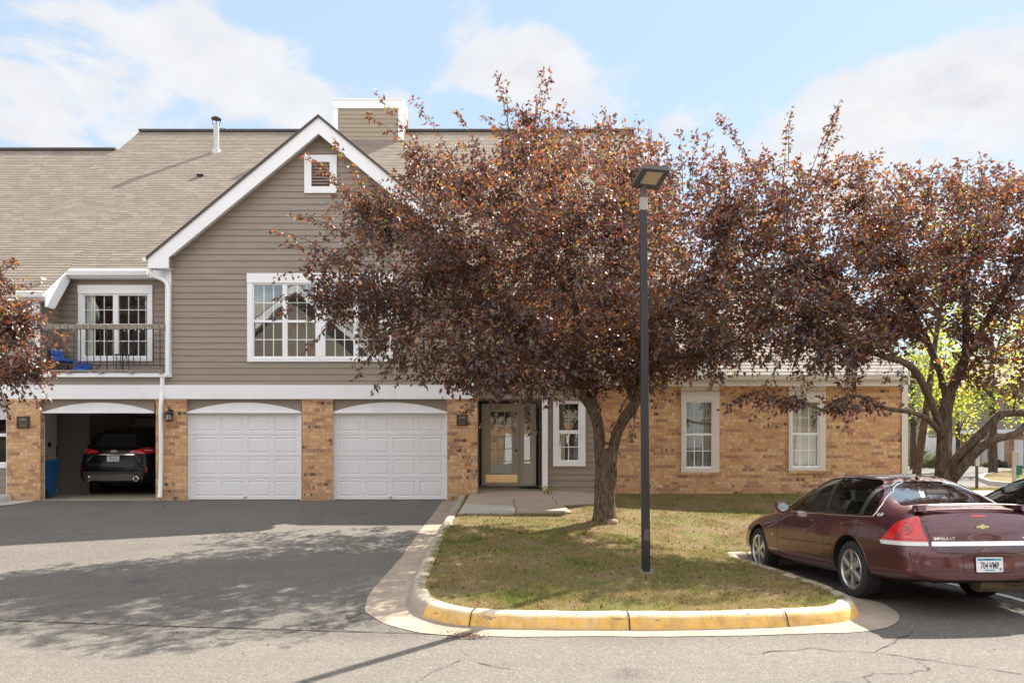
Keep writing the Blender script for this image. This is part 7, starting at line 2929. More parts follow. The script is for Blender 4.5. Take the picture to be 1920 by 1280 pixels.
# ---- green trees beyond the lot
def green_tree(label, x, D, h, w, seed, leafmat, lean=0.0, n=260, trunk_r=0.16, leaf=(0.17, 0.13), name='leafy_tree', low=0.28, per=16):
    bx = PX(x, D)
    bz = G(bx, D) + .05
    top = Vector((bx + lean * h, D, bz + h))
    limbs_ = [([(bx, D, bz - .1), (bx + lean * h * .3, D, bz + h * .3), (bx + lean * h * .65, D + .1, bz + h * .65), tuple(top * 1.0)], [trunk_r * 1.3, trunk_r, trunk_r * .6, trunk_r * .1], 9)]
    r = random.Random(seed)
    for k in range(6):
        a = k * 1.05 + r.random()
        z0_ = bz + h * (low + .08 * k)
        s = Vector((bx + lean * (z0_ - bz), D, z0_))
        e = s + Vector((math.cos(a) * w * .7, math.sin(a) * w * .6, h * .22))
        limbs_.append(([tuple(s), tuple((s + e) / 2 + Vector((0, 0, .2))), tuple(e)], [trunk_r * .45, trunk_r * .3, .02], 6))
    bl = []
    for k in range(7):
        a = r.uniform(0, 6.28)
        zc = bz + h * (low + .12 + .5 * k / 6)
        rr_ = w * (.62 - .05 * k)
        bl.append(((bx + lean * (zc - bz) + math.cos(a) * w * .35, D + math.sin(a) * w * .3, zc), (rr_, rr_, h * .17), n // 7))
    return tree(name, label, (bx, D, bz), limbs_, bl, [], leafmat, M['bark_grey'], seed, per_m=per, leaf=leaf, droop=.3, group='green trees beyond the parking lot', spread=.35, knobby=.1)


green_tree('yellow green tree seen between the limbs of the right crabapple', 1862, 36, 8.5, 3.6, 21, M['leaf_green'], n=300)
green_tree('bright green tree just left of the right crabapple trunk', 1765, 40, 7.6, 2.5, 22, M['leaf_green'], n=240)
green_tree('leaning dark trunk tree close to the end of the brick wing', 1712, 21.5, 7.5, 1.7, 23, M['leaf_green'], lean=.16, n=150, trunk_r=.10, low=.42, leaf=(.12, .09))
green_tree('dull green tree farthest left past the corner board', 1712, 47, 8.5, 3.2, 24, M['leaf_dull'], n=240)
green_tree('green tree at the right edge above the far garages', 1960, 42, 10.0, 4.0, 25, M['leaf_green'], n=260)
green_tree('slim green tree in front of the far garage doors', 1796, 52, 7.0, 2.0, 26, M['leaf_green'], n=160, trunk_r=.13)


# ---- far shrubs
def shrub(label, x, y, D, w, h, mat, seed):
    r = np.random.default_rng(seed)
    bx = PX(x, D)
    bz = G(bx, D)
    root = thing('shrub', label, 'shrub', (bx, D, bz), 'low shrubs by the far garages')
    n = 2600
    u = np_unit(r.normal(0, 1, (n, 3))) * (r.uniform(.3, 1, (n, 1)) ** .5)
    u[:, 2] = np.abs(u[:, 2])
    bump = 1 + .25 * np.sin(u[:, 0] * 7 + seed) * np.cos(u[:, 1] * 6)
    pos = np.array([bx, D, bz]) + u * np.array([w, w * .8, h]) * bump[:, None]
    leaves_mesh('foliage', pos, u, .13, .05, mat, root, r, droop=-.3)
    mb = MB()
    for k in range(6):
        a = k * 1.05
        mb.tube([(bx, D, bz - .05), (bx + math.cos(a) * w * .5, D + math.sin(a) * w * .4, bz + h * .7)], .02, 5)
    mb.build('stem', M['bark_grey'], root)


shrub('olive shrub left of the crabapple trunk by the grey far building', 1752, 863, 50, .9, .8, M['leaf_dull'], 31)
shrub('small shrub on the mulch between the two far right garage doors', 1866, 875, 52, .7, .5, M['leaf_dull'], 32)
shrub('yellow shrub beyond the leaning trunk', 1712, 862, 58, 2.2, 1.6, M['leaf_green'], 33)

# ---- rock at the foot of the tree, lawn litter, grass
c = hit(1146, 979, 0.0, L)
mb = MB()
mb.lathe([(.001, .09), (.05, .085), (.09, .06), (.105, .02), (.09, -.05)], 14, (c.x, c.y - .05, c.z), 'Z')
for i, v in enumerate(mb.v):
    p = Vector(v)
    k = 1 + .22 * mnoise.noise(p * 9)
    mb.v[i] = (c.x + (p.x - c.x) * k * 1.15, c.y + (p.y - c.y) * k, c.z + (p.z - c.z) * k)
o = mb.build('rock', M['rock'], smooth=True, angle=80)
tag(o, 'small pinkish rock leaning on the foot of the crabapple trunk', 'rock')

r = np.random.default_rng(77)
lp_ = np.array(lawn_poly)


def in_poly(x, y, poly):
    inside = np.zeros(len(x), bool)
    j = len(poly) - 1
    for i in range(len(poly)):
        xi, yi = poly[i]
        xj, yj = poly[j]
        cond = ((yi > y) != (yj > y)) & (x < (xj - xi) * (y - yi) / (yj - yi + 1e-12) + xi)
        inside ^= cond
        j = i
    return inside


def scatter(n, x0, x1, y0, y1):
    x, y = r.uniform(x0, x1, n), r.uniform(y0, y1, n)
    ok = in_poly(x, y, lp_) & ~in_poly(x, y, np.array(wk))
    return x[ok], y[ok]


xs1, ys1 = scatter(230000, -1.3, 4.2, 7.4, 12.8)
xs2, ys2 = scatter(150000, -1.3, 9.9, 12.2, 18.7)
xs3, ys3 = r.uniform(10, 20, 16000), r.uniform(21.0, 22.6, 16000)
bx_ = np.concatenate([xs1, xs2, xs3])
by_ = np.concatenate([ys1, ys2, ys3])
bz_ = np.concatenate([Lv(xs1, ys1), Lv(xs2, ys2), np.array([G(a, b) + .10 for a, b in zip(xs3, ys3)])])
dens = np.array([mnoise.noise(Vector((a * 1.3, b * 1.3, 3.0))) + .6 * mnoise.noise(Vector((a * 4, b * 4, 1.0))) for a, b in zip(bx_, by_)])
keep = r.uniform(-.75, .55, len(bx_)) < dens + .02
bx_, by_, bz_, dens = bx_[keep], by_[keep], bz_[keep], dens[keep]
ek = [p for p in kp if p.y < 12.9 and p.x < 9]
ei = r.integers(0, len(ek), 16000)
ej = r.normal(0.0, .022, 16000)
eo = outn
ex_ = np.array([ek[i].x + eo[i].x * j for i, j in zip(ei, ej)]) + r.uniform(-.06, .06, 16000)
ey_ = np.array([ek[i].y + eo[i].y * j for i, j in zip(ei, ej)]) + r.uniform(-.02, .02, 16000)
ez_ = np.array([ek[i].z for i in ei])
ed_ = np.array([mnoise.noise(Vector((a * 5, b * 5, 9.0))) for a, b in zip(ex_, ey_)])
kk = ed_ > -.05
bx_, by_, bz_, dens = np.concatenate([bx_, ex_[kk]]), np.concatenate([by_, ey_[kk]]), np.concatenate([bz_, ez_[kk]]), np.concatenate([dens, ed_[kk] + .5])
n = len(bx_)
h_ = r.uniform(.018, .045, n) * (1 + .5 * np.clip(dens, -.5, .8)) * np.where(by_ > 20, 2.2, 1)
an = r.uniform(0, 6.283, n)
wd_ = r.uniform(.0018, .0040, n) * np.where(by_ > 12.5, 1.7, 1) * np.where(by_ > 20, 2, 1)
base_ = np.stack([bx_, by_, bz_ - .006], 1)
sd = np.stack([np.cos(an), np.sin(an), np.zeros(n)], 1) * wd_[:, None]
ln_ = np.stack([np.cos(an + 1.3), np.sin(an + 1.3), np.zeros(n)], 1) * (h_ * r.uniform(.2, 1.4, n))[:, None]
tip = base_ + ln_ + np.stack([np.zeros(n), np.zeros(n), h_], 1)
v = np.stack([base_ - sd, base_ + sd, tip], 1).reshape(-1, 3)
g_ = np_mesh('grass', v, np.arange(n * 3).reshape(-1, 3), M['blade'])
tag(g_, kind='stuff')
print('blades', n)

# fallen leaves on lawn, kerb and street
xs_l, ys_l = scatter(2000, -1.2, 5, 7.5, 16)
zl = Lv(xs_l, ys_l) + .015
xr = r.uniform(-9, 4.5, 420)
yr = r.uniform(6.0, 14, 420)
ok = ~in_poly(xr, yr, lp_)
xr, yr = xr[ok], yr[ok]
zr = np.array([G(a, b) + .012 for a, b in zip(xr, yr)])
pos = np.stack([np.concatenate([xs_l, xr]), np.concatenate([ys_l, yr]), np.concatenate([zl, zr])], 1)
dd = r.normal(0, 1, (len(pos), 3))
dd[:, 2] *= .1
sc_ = np.where(np.arange(len(pos)) < len(xs_l), 1.0, .45)
sc_ = sc_ * r.uniform(.4, 1.15, len(pos))
fl_ = leaves_mesh('fallen_leaves', pos, dd, .050 * sc_, .030 * sc_, M['dead_leaf'], None, r, droop=0.0, fold=.2)
tag(fl_, kind='stuff')

# weed in the pavement joint by the white post
c = Vector((.86, 18.0, .16))
w_ = thing('weed', 'small green weed growing from the joint under the white porch post', 'weed', tuple(c))
pos = np.array([c]) + r.normal(0, 1, (60, 3)) * np.array([.07, .05, .05]) + np.array([0, 0, .10])
leaves_mesh('leaves', pos, r.normal(0, 1, (60, 3)) + [0, 0, .6], .075, .04, M['leaf_green'], w_, r, droop=.1)
mb = MB()
mb.tube([tuple(c + Vector((.05, -.9, -.10))), tuple(c + Vector((.02, -.3, -.0))), tuple(c + Vector((0, 0, .10)))], .008, 5)
mb.build('stem', M['crack'], w_)
# ================================================================ STREET LAMP
lb = hit(1211, 1073, 0.0, L)
LD = lb.y
lamp = thing('street_lamp', 'tall black square lamp post with tilted flat head standing on the lawn', 'street lamp', tuple(lb))
lx = lb.x
s_ = .0505
ztop = PZ(394, LD)
mb = MB()
v = []
for (z, a) in ((lb.z - .1, s_), (ztop, s_ * .88)):
    c_ = .012
    for (px_, py_) in ((-a + c_, -a), (a - c_, -a), (a, -a + c_), (a, a - c_), (a - c_, a), (-a + c_, a), (-a, a - c_), (-a, -a + c_)):
        v.append((lx + px_ - (.033 if z > 2 else 0), LD + py_, z))
mb.add(v, [(i, (i + 1) % 8, 8 + (i + 1) % 8, 8 + i) for i in range(8)] + [tuple(range(8))[::-1], tuple(range(8, 16))])
mb.build('post', pbr('black_post_paint', (.018, .018, .021), .38, var=.3, vscale=6), lamp)
mb = MB()
mb.box(lx - .075, lx + .075, LD - .075, LD + .075, lb.z - .03, lb.z + .02)
mb.build('base_plate', M['galv'], lamp)
for sx in (-.062, .062):
    for sy in (-.062, .062):
        mb = MB()
        mb.lathe([(.001, .055), (.007, .055), (.007, .035), (.013, .035), (.013, .02)], 8, (lx + sx, LD + sy, lb.z), 'Z')
        mb.build('bolt', M['galv'], lamp)
mb = MB()
mb.box(lx - .030, lx + .030, LD - .0535, LD - .048, lb.z + .42, lb.z + .56)
mb.box(lx - .006, lx + .006, LD - .056, LD - .053, lb.z + .48, lb.z + .492)
mb.build('handhole_cover', M['lamp_body'], lamp)
mb = MB()
hx = lx - .033
mb.lathe([(.001, ztop - .01), (.053, ztop - .01), (.053, PZ(372, LD)), (.045, PZ(371, LD)), (.001, PZ(371, LD))], 20, (hx, LD, 0), 'Z')
mb.build('collar', M['lamp_collar'], lamp, smooth=True, angle=40)
mb = MB()
mb.lathe([(.044, PZ(371.5, LD)), (.044, PZ(352, LD))], 20, (hx, LD, 0), 'Z')
mb.tube([(hx, LD, PZ(360, LD)), (hx, LD - .02, PZ(350, LD)), (hx + .02, LD - .02, PZ(345, LD))], .04, 10)
mb.build('tenon', M['lamp_body'], lamp, smooth=True, angle=40)
# flat head: leans up and forward to the right
Mh = Matrix.Translation((hx + .06, LD - .17, PZ(333, LD - .17))) @ Matrix.Rotation(R(9), 4, 'Z') @ Matrix.Rotation(R(-11), 4, 'X') @ Matrix.Rotation(R(2), 4, 'Y')
def tbox(mb, M_, x0, x1, y0, y1, z0, z1, bev=.0):
    if bev:
        pl = []
        for cx_, cy_, a0 in ((x1 - bev, y1 - bev, 0), (x0 + bev, y1 - bev, 90), (x0 + bev, y0 + bev, 180), (x1 - bev, y0 + bev, 270)):
            for k in range(4):
                a = R(a0 + k * 30)
                pl.append((cx_ + bev * math.cos(a), cy_ + bev * math.sin(a)))
    else:
        pl = [(x0, y0), (x1, y0), (x1, y1), (x0, y1)]
    n = len(pl)
    vs = [M_ @ Vector((a, b, z0)) for a, b in pl] + [M_ @ Vector((a, b, z1)) for a, b in pl]
    mb.add(vs, [tuple(range(n))[::-1], tuple(range(n, 2 * n))] + [(i, (i + 1) % n, n + (i + 1) % n, n + i) for i in range(n)])
mb = MB()
tbox(mb, Mh, -.178, .178, -.235, .235, -.026, .026, .03)
hd = mb.build('lamp_head', M['lamp_body'], lamp)
mb = MB()
tbox(mb, Mh, -.105, .105, -.175, .105, -.034, -.0265)
mb.build('bezel', M['lamp_collar'], hd)
mb = MB()
tbox(mb, Mh, -.092, .092, -.162, .092, -.0365, -.0345)
mb.build('lens', M['lens_lamp'], hd)

# ================================================================ BALCONY CLUTTER
FZ = 3.045


def bz(y, D=18.55):
    return PZ(y, D)


def sling_chair(loc, rotm, label):
    """folding chair: black tube frame, blue seat and back"""
    t_ = thing('folding_chair', label, 'chair', loc)
    Mt = Matrix.Translation(loc) @ rotm
    def q(*p):
        return [Mt @ Vector(a) for a in p]
    mb = MB()
    for sx in (-.23, .23):
        mb.tube(q((sx, -.22, 0), (sx, .10, .44), (sx, .26, .86)), .011, 6)
        mb.tube(q((sx, .24, 0), (sx, .0, .34), (sx, -.20, .46)), .011, 6)
        mb.tube(q((sx, -.20, .62), (sx, .16, .64)), .011, 6)
    for a in ((-.23, -.22, .015), (-.23, .24, .015), (-.23, -.20, .46), (-.23, .26, .86)):
        b = (.23, a[1], a[2])
        mb.tube(q(a, b), .011, 6)
    mb.build('frame', M['black_metal'], t_)
    mb = MB()
    n = 8
    for i in range(n):
        y0_, y1_ = -.22 + .36 * i / n, -.22 + .36 * (i + 1) / n
        z0_, z1_ = .46 - .05 * math.sin(math.pi * i / n), .46 - .05 * math.sin(math.pi * (i + 1) / n)
        a, b, c_, d_ = q((-.22, y0_, z0_), (.22, y0_, z0_), (.22, y1_, z1_), (-.22, y1_, z1_))
        up_ = (Mt.to_3x3() @ Vector((0, 0, .05)))
        mb.quad(a, b, c_, d_)
        mb.quad(a + up_, b + up_, c_ + up_, d_ + up_)
        mb.quad(a, a + up_, d_ + up_, d_)
        mb.quad(b, b + up_, c_ + up_, c_)
        if i == 0:
            mb.quad(a, b, b + up_, a + up_)
    mb.build('seat', M['blue'], t_)
    mb = MB()
    v0 = q((-.21, .15, .50), (.21, .15, .50), (.21, .27, .84), (-.21, .27, .84), (-.21, .12, .51), (.21, .12, .51), (.21, .235, .85), (-.21, .235, .85))
    mb.add(v0, [(0, 1, 2, 3), (7, 6, 5, 4), (0, 4, 5, 1), (2, 6, 7, 3), (0, 3, 7, 4), (1, 5, 6, 2)])
    mb.build('backrest', M['blue'], t_)


sling_chair((PX(114, 18.55), 18.6, FZ), Matrix.Rotation(R(72), 4, 'Z') @ Matrix.Scale(.82, 4), 'upright folding chair with blue seat at the left end of the balcony')
sling_chair((PX(172, 18.5), 18.5, FZ + .08), Matrix.Rotation(R(60), 4, 'Z') @ Matrix.Rotation(R(-78), 4, 'X') @ Matrix.Scale(.85, 4), 'overturned folding chair with blue cloth lying in the middle of the balcony')
mb = MB()
cxx, cyy = PX(150, 18.5), 18.42
n = 9
for i in range(n):
    for j in range(n):
        u, w = i / (n - 1), j / (n - 1)
        p = Vector((cxx - .28 + .75 * u, cyy - .12 + .34 * w, FZ + .02 + .17 * math.exp(-((u - .42) ** 2) * 9) * (1 - .4 * abs(w - .4)) + .05 * mnoise.noise(Vector((u * 5, w * 5, 2)))))
        mb.v.append(tuple(p))
for i in range(n - 1):
    for j in range(n - 1):
        mb.f.append((i * n + j, i * n + j + 1, (i + 1) * n + j + 1, (i + 1) * n + j))
        mb.m.append(1 if i >= n - 3 or i == 0 else 0)
o = mb.build('crumpled_cushion', [M['blue'], M['blue_white']], smooth=True, angle=80)
tag(o, 'crumpled blue and patterned cushion under the overturned chair', 'cushion')
mb = MB()
c = Vector((PX(262, 18.5), 18.45, FZ))
for i in range(2):
    mb.lathe([(.001, .075), (.24, .070), (.33, .045), (.34, .02), (.30, .0), (.001, .0)], 24, tuple(c), 'Z')
    break
for i, v_ in enumerate(mb.v):
    p = Vector(v_)
    mb.v[i] = (p.x, c.y + (p.y - c.y) * .5, p.z + .015 * mnoise.noise(p * 6))
o = mb.build('cushion', M['blue'], smooth=True, angle=60)
tag(o, 'flat blue cushion lying on the balcony floor at the right', 'cushion')
mb = MB()
c = Vector((PX(229, 18.6), 18.62, FZ))
tb = thing('side_table', 'small round black folding table on the balcony in front of the window', 'table', tuple(c))
mb.lathe([(.001, .545), (.185, .545), (.185, .528), (.001, .528)], 24, tuple(c), 'Z')
mb.build('tabletop', M['black_metal'], tb)
for a in (0.5, 1.57 + .5, 3.14 + .5, 4.71 + .5):
    mb = MB()
    mb.tube([tuple(c + Vector((math.cos(a) * .14, math.sin(a) * .12, .53))), tuple(c + Vector((math.cos(a) * .15, math.sin(a) * .13, 0)))], .010, 5)
    mb.build('leg', M['black_metal'], tb)
mb = MB()
mb.tube([tuple(c + Vector((-.13, -.06, .02))), tuple(c + Vector((.13, -.06, .50)))], .006, 4)
mb.tube([tuple(c + Vector((.13, -.06, .02))), tuple(c + Vector((-.13, -.06, .50)))], .006, 4)
mb.build('brace', M['black_metal'], tb)
mb = MB()
mb.box(PX(77, 18.5), PX(86, 18.5), 18.35, 18.6, PZ(634, 18.5), PZ(625, 18.5))
mb.box(PX(78, 18.5), PX(85, 18.5), 18.37, 18.58, PZ(625, 18.5), PZ(623.5, 18.5))
o = mb.build('blue_cloth', M['blue'])
tag(o, 'small blue cloth hanging behind the left end of the railing', 'cloth')
st = thing('string_lights', 'string of small white bulbs wound round the balcony rail', 'string lights', tuple(P(190, 612, 18.08)))
mb = MB()
pts = []
for k in range(140):
    t = k / 139
    a = t * 2 * math.pi * 17
    pts.append((PX(64 + 243 * t, 18.1), 18.12 + .050 * math.cos(a), PZ(612.5, 18.1) + .072 * math.sin(a)))
mb.tube(pts, .0035, 4)
mb.build('cord', M['black_metal'], st)
for k in range(34):
    t = (k + .5) / 34
    a = 2 * math.pi * random.random()
    p = Vector((PX(64 + 243 * t + random.uniform(-2, 2), 18.05), 18.055 - random.uniform(0, .02), PZ(613 + random.choice((-4, 0, 4, 6, 8)) + random.uniform(-1.5, 1.5), 18.1)))
    mb = MB()
    mb.lathe([(.001, .013), (.010, .007), (.012, 0), (.010, -.008), (.001, -.014)], 8, tuple(p), 'Z')
    mb.build('bulb', M['bulb'], st, smooth=True, angle=80)

# ================================================================ THINGS IN THE OPEN GARAGE
D_ = 18.85
c = Vector((PX(78, D_), D_, .006))
bn = thing('recycling_bin', 'blue wheeled recycling bin with white emblem inside the open garage', 'bin', tuple(c))
def taper(mb, c, w0, d0, w1, d1, z0, z1):
    vs = [(c.x + sx * w / 2, c.y + sy * d_ / 2, c.z + z) for z, w, d_ in ((z0, w0, d0), (z1, w1, d1)) for sx, sy in ((-1, -1), (1, -1), (1, 1), (-1, 1))]
    mb.add(vs, [(3, 2, 1, 0), (4, 5, 6, 7)] + [(i, (i + 1) % 4, 4 + (i + 1) % 4, 4 + i) for i in range(4)])
mb = MB()
taper(mb, c, .42, .48, .52, .60, .04, .88)
taper(mb, c, .55, .63, .56, .64, .86, .91)
mb.build('tub', M['bin_blue'], bn)
mb = MB()
taper(mb, c, .56, .66, .52, .60, .915, .96)
mb.build('lid', M['bin_blue'], bn)
for sx in (-.22, .22):
    mb = MB()
    mb.lathe([(.001, -.03), (.10, -.03), (.12, -.02), (.12, .02), (.10, .03), (.001, .03)], 20, (c.x + sx, c.y - .22, .13), 'X')
    mb.build('wheel', M['plastic'], bn, smooth=True, angle=50)
mb = MB()
yb_ = c.y - .292
for k in range(3):
    a0 = R(90 + 120 * k)
    a1 = a0 + R(85)
    ctr = Vector((c.x + .10, yb_, .72))
    pts = [ctr + Vector((math.cos(a0 + (a1 - a0) * i / 4) * .045, -.006, math.sin(a0 + (a1 - a0) * i / 4) * .055)) for i in range(5)]
    mb.tube(pts, .008, 4)
for i in range(3):
    mb.box(c.x + .05, c.x + .15, yb_ - .0, yb_ + .012, .60 - i * .028, .615 - i * .028)
mb.build('recycling_emblem', M['plate_white'], bn)
mb = MB()
b0 = c + Vector((.02, 0, .96))
mb.box(b0.x - .10, b0.x + .20, b0.y - .15, b0.y + .15, b0.z, b0.z + .045)
mb.box(b0.x - .05, b0.x + .11, b0.y - .10, b0.y + .10, b0.z + .047, b0.z + .12)
o = mb.build('cardboard', M['card'])
tag(o, 'flattened cardboard and paper lying on the bin lid', 'cardboard')
sh_ = thing('wall_shelf', 'dark wall shelf with stored boxes high in the open garage', 'shelf', (PX(265, 22), 23.6, 2.0))
mb = MB()
mb.box(-11.2, -10.2, 23.9, 24.55, 1.80, 1.84)
mb.box(-12.3, -10.2, 24.0, 24.55, 2.15, 2.19)
mb.build('board', M['taupe_dark'], sh_)
mb = MB()
mb.box(-10.9, -10.3, 24.0, 24.5, 1.845, 2.02)
o = mb.build('storage_box', M['plate_white'])
tag(o, 'pale storage box on the dark garage shelf', 'box')

# ================================================================ SIGNS BEYOND THE LOT
def sign_post(x, ytop, ybase, D, label, plate, post, pm):
    zb = PZ(ybase, D)
    t_ = thing('sign_post', label, 'sign', (PX(x, D), D, zb))
    mb = MB()
    mb.box(PX(x - post, D), PX(x + post, D), D - .03, D + .03, zb - .3, PZ(ytop, D))
    mb.build('post', pm, t_)
    mb = MB()
    a, b, c_, d_ = plate
    mb.box(PX(a, D), PX(b, D), D - .045, D - .032, PZ(d_, D), PZ(c_, D))
    mb.build('sign_plate', M['sign_back'], t_)
    return t_


sign_post(1831.5, 848, 917, 21.8, 'thin dark green sign post with a narrow plate beyond the maroon car', (1827.5, 1835.5, 850, 873), 1.8, M['post_green'])
sp2 = sign_post(1901.5, 846, 945, 17.5, 'grey metal sign post above the roof of the black car', (1899, 1909, 848, 872), 2.2, M['galv'])
D_ = 17.8
bs = thing('bag_dispenser', 'green box with a pale mint bag hanging on the grey sign post', 'dispenser', tuple(P(1906, 885, D_)))
mb = MB()
mb.box(PX(1902.5, D_), PX(1911.5, D_), D_ - .10, D_ + .10, PZ(889, D_), PZ(872, D_))
mb.box(PX(1903, D_), PX(1911, D_), D_ - .12, D_ + .12, PZ(872, D_), PZ(871, D_))
mb.build('box', M['green_plastic'], bs)
mb = MB()
mb.prism([(PX(1904, D_), PZ(889, D_)), (PX(1905, D_), PZ(896, D_)), (PX(1908.5, D_), PZ(897, D_)), (PX(1910.5, D_), PZ(889, D_))], D_ - .05, D_ + .05)
mb.build('bag', M['mint'], bs)

# ================================================================ FAR BUILDINGS
def far_garages():
    """row of garages seen at a slant; local x runs along the front"""
    o = Vector((PX(1945, 53), 53, G(PX(1945, 53), 53)))
    e = Vector((PX(1712, 82), 82, G(44, 82)))
    t_ = thing('garage_building', 'far brick building with a slanting row of white garage doors at the right', 'building', tuple(o))
    dr_ = (e - o)
    dr_.z = 0
    Lg = dr_.length
    dr_.normalize()
    nn = Vector((-dr_.y, dr_.x, 0))     # towards the street (left)
    if nn.x > 0:
        nn = -nn
    zb = -.9
    def q(u, w, z):
        return o + dr_ * u + nn * w + Vector((0, 0, z - o.z + zb + .0))
    def fbox(mb, u0, u1, w0, w1, z0, z1):
        vs = [q(u, w, z) for z in (z0, z1) for w in (w0, w1) for u in (u0, u1)]
        mb.add(vs, [(0, 2, 3, 1), (4, 5, 7, 6), (0, 1, 5, 4), (2, 6, 7, 3), (0, 4, 6, 2), (1, 3, 7, 5)])
    mb = MB()
    fbox(mb, -14, Lg, -7, -.3, 0, 2.7)
    mb.build('brick_wall', M['brick_far'], t_)
    mb = MB()
    fbox(mb, -14, Lg, -7, -.1, 2.7, 6.5)
    mb.build('siding_wall', M['siding'], t_)
    u = 2.0
    k = 0
    while u < Lg - 3:
        mb = MB()
        fbox(mb, u, u + 2.5, -.32, -.24, .02, 2.2)
        for s_ in range(4):
            fbox(mb, u + .05, u + 2.45, -.25, -.225, .06 + s_ * .54, .52 + s_ * .54)
        mb.build('garage_door', M['door_white'], t_)
        u += 3.4
        k += 1
    u = 1.1
    while u < Lg - 1:
        mb = MB()
        fbox(mb, u, u + .9, -.3, .1, 0, 2.7)
        mb.build('brick_pillar', M['brick_far'], t_)
        u += 3.4
    mb = MB()
    fbox(mb, -14, Lg, -.12, .12, 2.7, 3.0)
    mb.build('band_board', M['trim'], t_)
    mb = MB()
    vs = [q(-14.5, .6, 6.4), q(Lg + .5, .6, 6.4), q(Lg + .5, -4, 9.6), q(-14.5, -4, 9.6), q(-14.5, -8, 6.4), q(Lg + .5, -8, 6.4)]
    mb.add(vs, [(0, 1, 2, 3), (3, 2, 5, 4)])
    mb.build('roof', M['roof_light'], t_)


far_garages()


def far_house():
    D = 60.0
    x0, x1 = PX(1733, D), PX(1800, D)
    t_ = thing('far_building', 'far taupe building with white doors seen left of the crabapple trunk', 'building', (x0, D, -.8))
    mb = MB()
    siding(mb, x0, x1, D, -.9, 5.5)
    mb.quad((x0, D, -.9), (x0, D + 8, -.9), (x0, D + 8, 5.5), (x0, D, 5.5))
    mb.build('wall', M['siding'], t_)
    for a, b in ((1740, 1756), (1762, 1774), (1779, 1793)):
        mb = MB()
        mb.box(PX(a, D), PX(b, D), D - .06, D - .02, PZ(868, D), PZ(820, D))
        mb.build('garage_door', M['door_white'], t_)
    mb = MB()
    mb.box(x0 - .05, x0 + .3, D - .08, D - .03, -.9, 5.5)
    mb.build('corner_board', M['trim'], t_)
    mb = MB()
    mb.add([(x0 - .6, D - .5, 5.4), (x1 + .6, D - .5, 5.4), (x1 + .6, D + 4.5, 8.6), (x0 - .6, D + 4.5, 8.6), (x0 - .6, D + 9, 5.4), (x1 + .6, D + 9, 5.4)], [(0, 1, 2, 3), (3, 2, 5, 4)])
    mb.build('roof', M['roof_light'], t_)


far_house()

# ================================================================ THE HOUSES ACROSS THE STREET (behind the camera, seen in the windows and paintwork)
def opposite():
    Y = -17.0
    t_ = thing('opposite_building', 'taupe building with white gable across the street, reflected in the windows', 'building', (-14, Y, -.6))
    mb = MB()
    for x0, x1, zt in ((-46, 10.0, 5.6), (14.0, 40, 5.6)):
        k = 0
        z = -.6
        while z < zt:
            mb.quad((x0, Y + .018, z), (x1, Y + .018, z), (x1, Y, z + EXPO), (x0, Y, z + EXPO))
            mb.quad((x0, Y, z), (x1, Y, z), (x1, Y + .018, z), (x0, Y + .018, z))
            z += EXPO
    mb.build('wall', M['siding'], t_)
    mb = MB()
    for x0, x1 in ((-46.5, 10.5), (13.5, 40.5)):
        mb.add([(x0, Y + .6, 5.4), (x1, Y + .6, 5.4), (x1, Y - 8, 12.6), (x0, Y - 8, 12.6), (x1, Y - 16, 5.4), (x0, Y - 16, 5.4)], [(0, 1, 2, 3), (3, 2, 4, 5)])
    mb.build('roof', M['roof_light'], t_)
    for gx in (-15.0, 1.0, 26.0):
        pk, hw = 12.2, 7.4
        mb = MB()
        z = 2.4
        while z < pk - .6:
            h_ = hw * (pk - z) / (pk - 5.0) if z > 5 else hw - .5
            h_ = min(h_, hw - .5)
            mb.quad((gx - h_, Y + 1.02, z), (gx + h_, Y + 1.02, z), (gx + h_, Y + 1.0, z + EXPO), (gx - h_, Y + 1.0, z + EXPO))
            z += EXPO
        mb.build('gable_wall', M['siding'], t_)
        mb = MB()
        for s_ in (1, -1):
            a, b = (gx, pk), (gx + s_ * hw, pk - hw * .88)
            mb.add([(a[0], Y + 1.5, a[1]), (b[0], Y + 1.5, b[1]), (b[0], Y + 1.5, b[1] - .55), (a[0], Y + 1.5, a[1] - .6)], [(0, 1, 2, 3)])
            mb.quad((a[0], Y + 1.5, a[1] - .6), (b[0], Y + 1.5, b[1] - .55), (b[0], Y + 1.0, b[1] - .55), (a[0], Y + 1.0, a[1] - .6))
        mb.build('rake_board', M['trim'], t_)
        mb = MB()
        for s_ in (1, -1):
            mb.quad((gx, Y + 1.55, pk + .05), (gx + s_ * hw, Y + 1.55, pk - hw * .88 + .05), (gx + s_ * hw, Y - 7, pk - hw * .88 + .05), (gx, Y - 7, pk + .05))
        mb.build('gable_roof', M['roof_light'], t_)
        mb = MB()
        for k in range(3):
            mb.box(gx - 5.6 + k * 4.0, gx - 3.0 + k * 4.0, Y + 1.04, Y + 1.08, -.5, 1.7)
        mb.build('garage_door', M['door_white'], t_)
        mb = MB()
        mb.box(gx - hw + .4, gx + hw - .4, Y + .6, Y + 1.02, -.6, 2.4)
        mb.build('brick_front', M['brick_far'], t_)


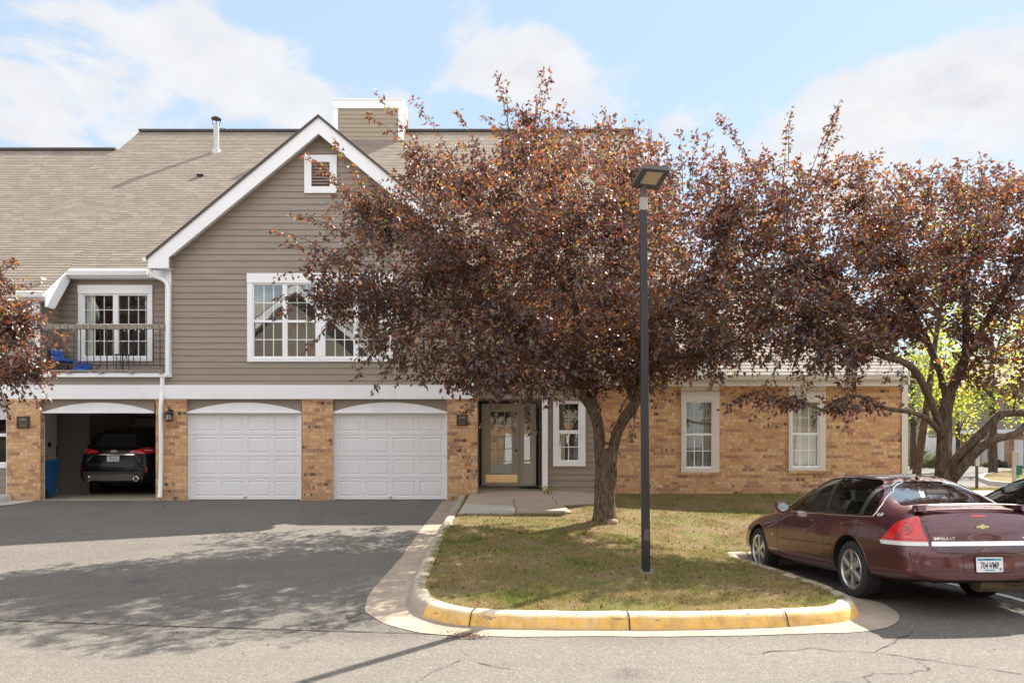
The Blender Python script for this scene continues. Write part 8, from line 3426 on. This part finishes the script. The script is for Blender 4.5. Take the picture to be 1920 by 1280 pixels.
opposite()
for i, (x, y_, mt_, R_) in enumerate(((-4, -11, 'leaf_green', 2.3), (9, -12, 'leaf_green', 2.3), (20, -10, 'leaf_green', 2.3), (-25, -7, 'leaf_plum', 4.6), (-32, -9, 'leaf_plum', 4.2))):
    r = np.random.default_rng(50 + i)
    g = G(x, y_)
    root = thing('shade_tree', ['green tree across the street, left in the reflections', 'green tree across the street, middle in the reflections', 'green tree across the street, right in the reflections', 'purple tree across the street, reflected in the balcony window', 'purple tree across the street, farthest left in the reflections'][i], 'tree', (x, y_, g), 'trees across the street')
    mb = MB()
    limb_mesh(mb, [(x, y_, g - .1), (x, y_, g + 2), (x + .2, y_, g + 5)], [.2, .15, .04], 8, .1)
    mb.build('trunk', M['bark_grey'], root)
    n = int(7000 * (R_ / 2.3) ** 2)
    u = np_unit(r.normal(0, 1, (n, 3))) * (r.uniform(.2, 1, (n, 1)) ** .4)
    u *= 1 + .25 * np.sin(u[:, :1] * 5) * np.cos(u[:, 2:] * 6)
    leaves_mesh('crown', np.array([x, y_, g + 2.3 + R_]) + u * np.array([R_, R_, R_]), u, .22, .15, M[mt_], root, r)

# ================================================================ one mesh per separate piece
def split_islands(o):
    me = o.data
    n = len(me.vertices)
    par = list(range(n))

    def find(a):
        while par[a] != a:
            par[a] = par[par[a]]
            a = par[a]
        return a
    for p in me.polygons:
        v = list(p.vertices)
        r0 = find(v[0])
        for q in v[1:]:
            par[find(q)] = r0
    groups = {}
    for p in me.polygons:
        groups.setdefault(find(p.vertices[0]), []).append(p.index)
    if len(groups) < 2:
        return
    base = o.name.split('.')[0]
    for gi, idx in enumerate(list(groups.values())):
        used = sorted({v for i in idx for v in me.polygons[i].vertices})
        mp = {v: k for k, v in enumerate(used)}
        m2 = bpy.data.meshes.new(base)
        m2.from_pydata([me.vertices[v].co[:] for v in used], [], [[mp[v] for v in me.polygons[i].vertices] for i in idx])
        for m in me.materials:
            m2.materials.append(m)
        m2.polygons.foreach_set('material_index', [me.polygons[i].material_index for i in idx])
        c = bpy.data.objects.new(base, m2)
        COL.objects.link(c)
        c.parent = o.parent
        c.matrix_parent_inverse = o.matrix_parent_inverse.copy()
        c.matrix_basis = o.matrix_basis.copy()
    bpy.data.objects.remove(o)


for o in list(bpy.data.objects):
    if o.type == 'MESH' and o.name.split('.')[0] in ('panel_board', 'corner_board', 'window_sill', 'arch_panel', 'garage_header', 'door_stop', 'baluster', 'chimney_trim', 'wall_switch', 'return_end') and not o.children:
        split_islands(o)
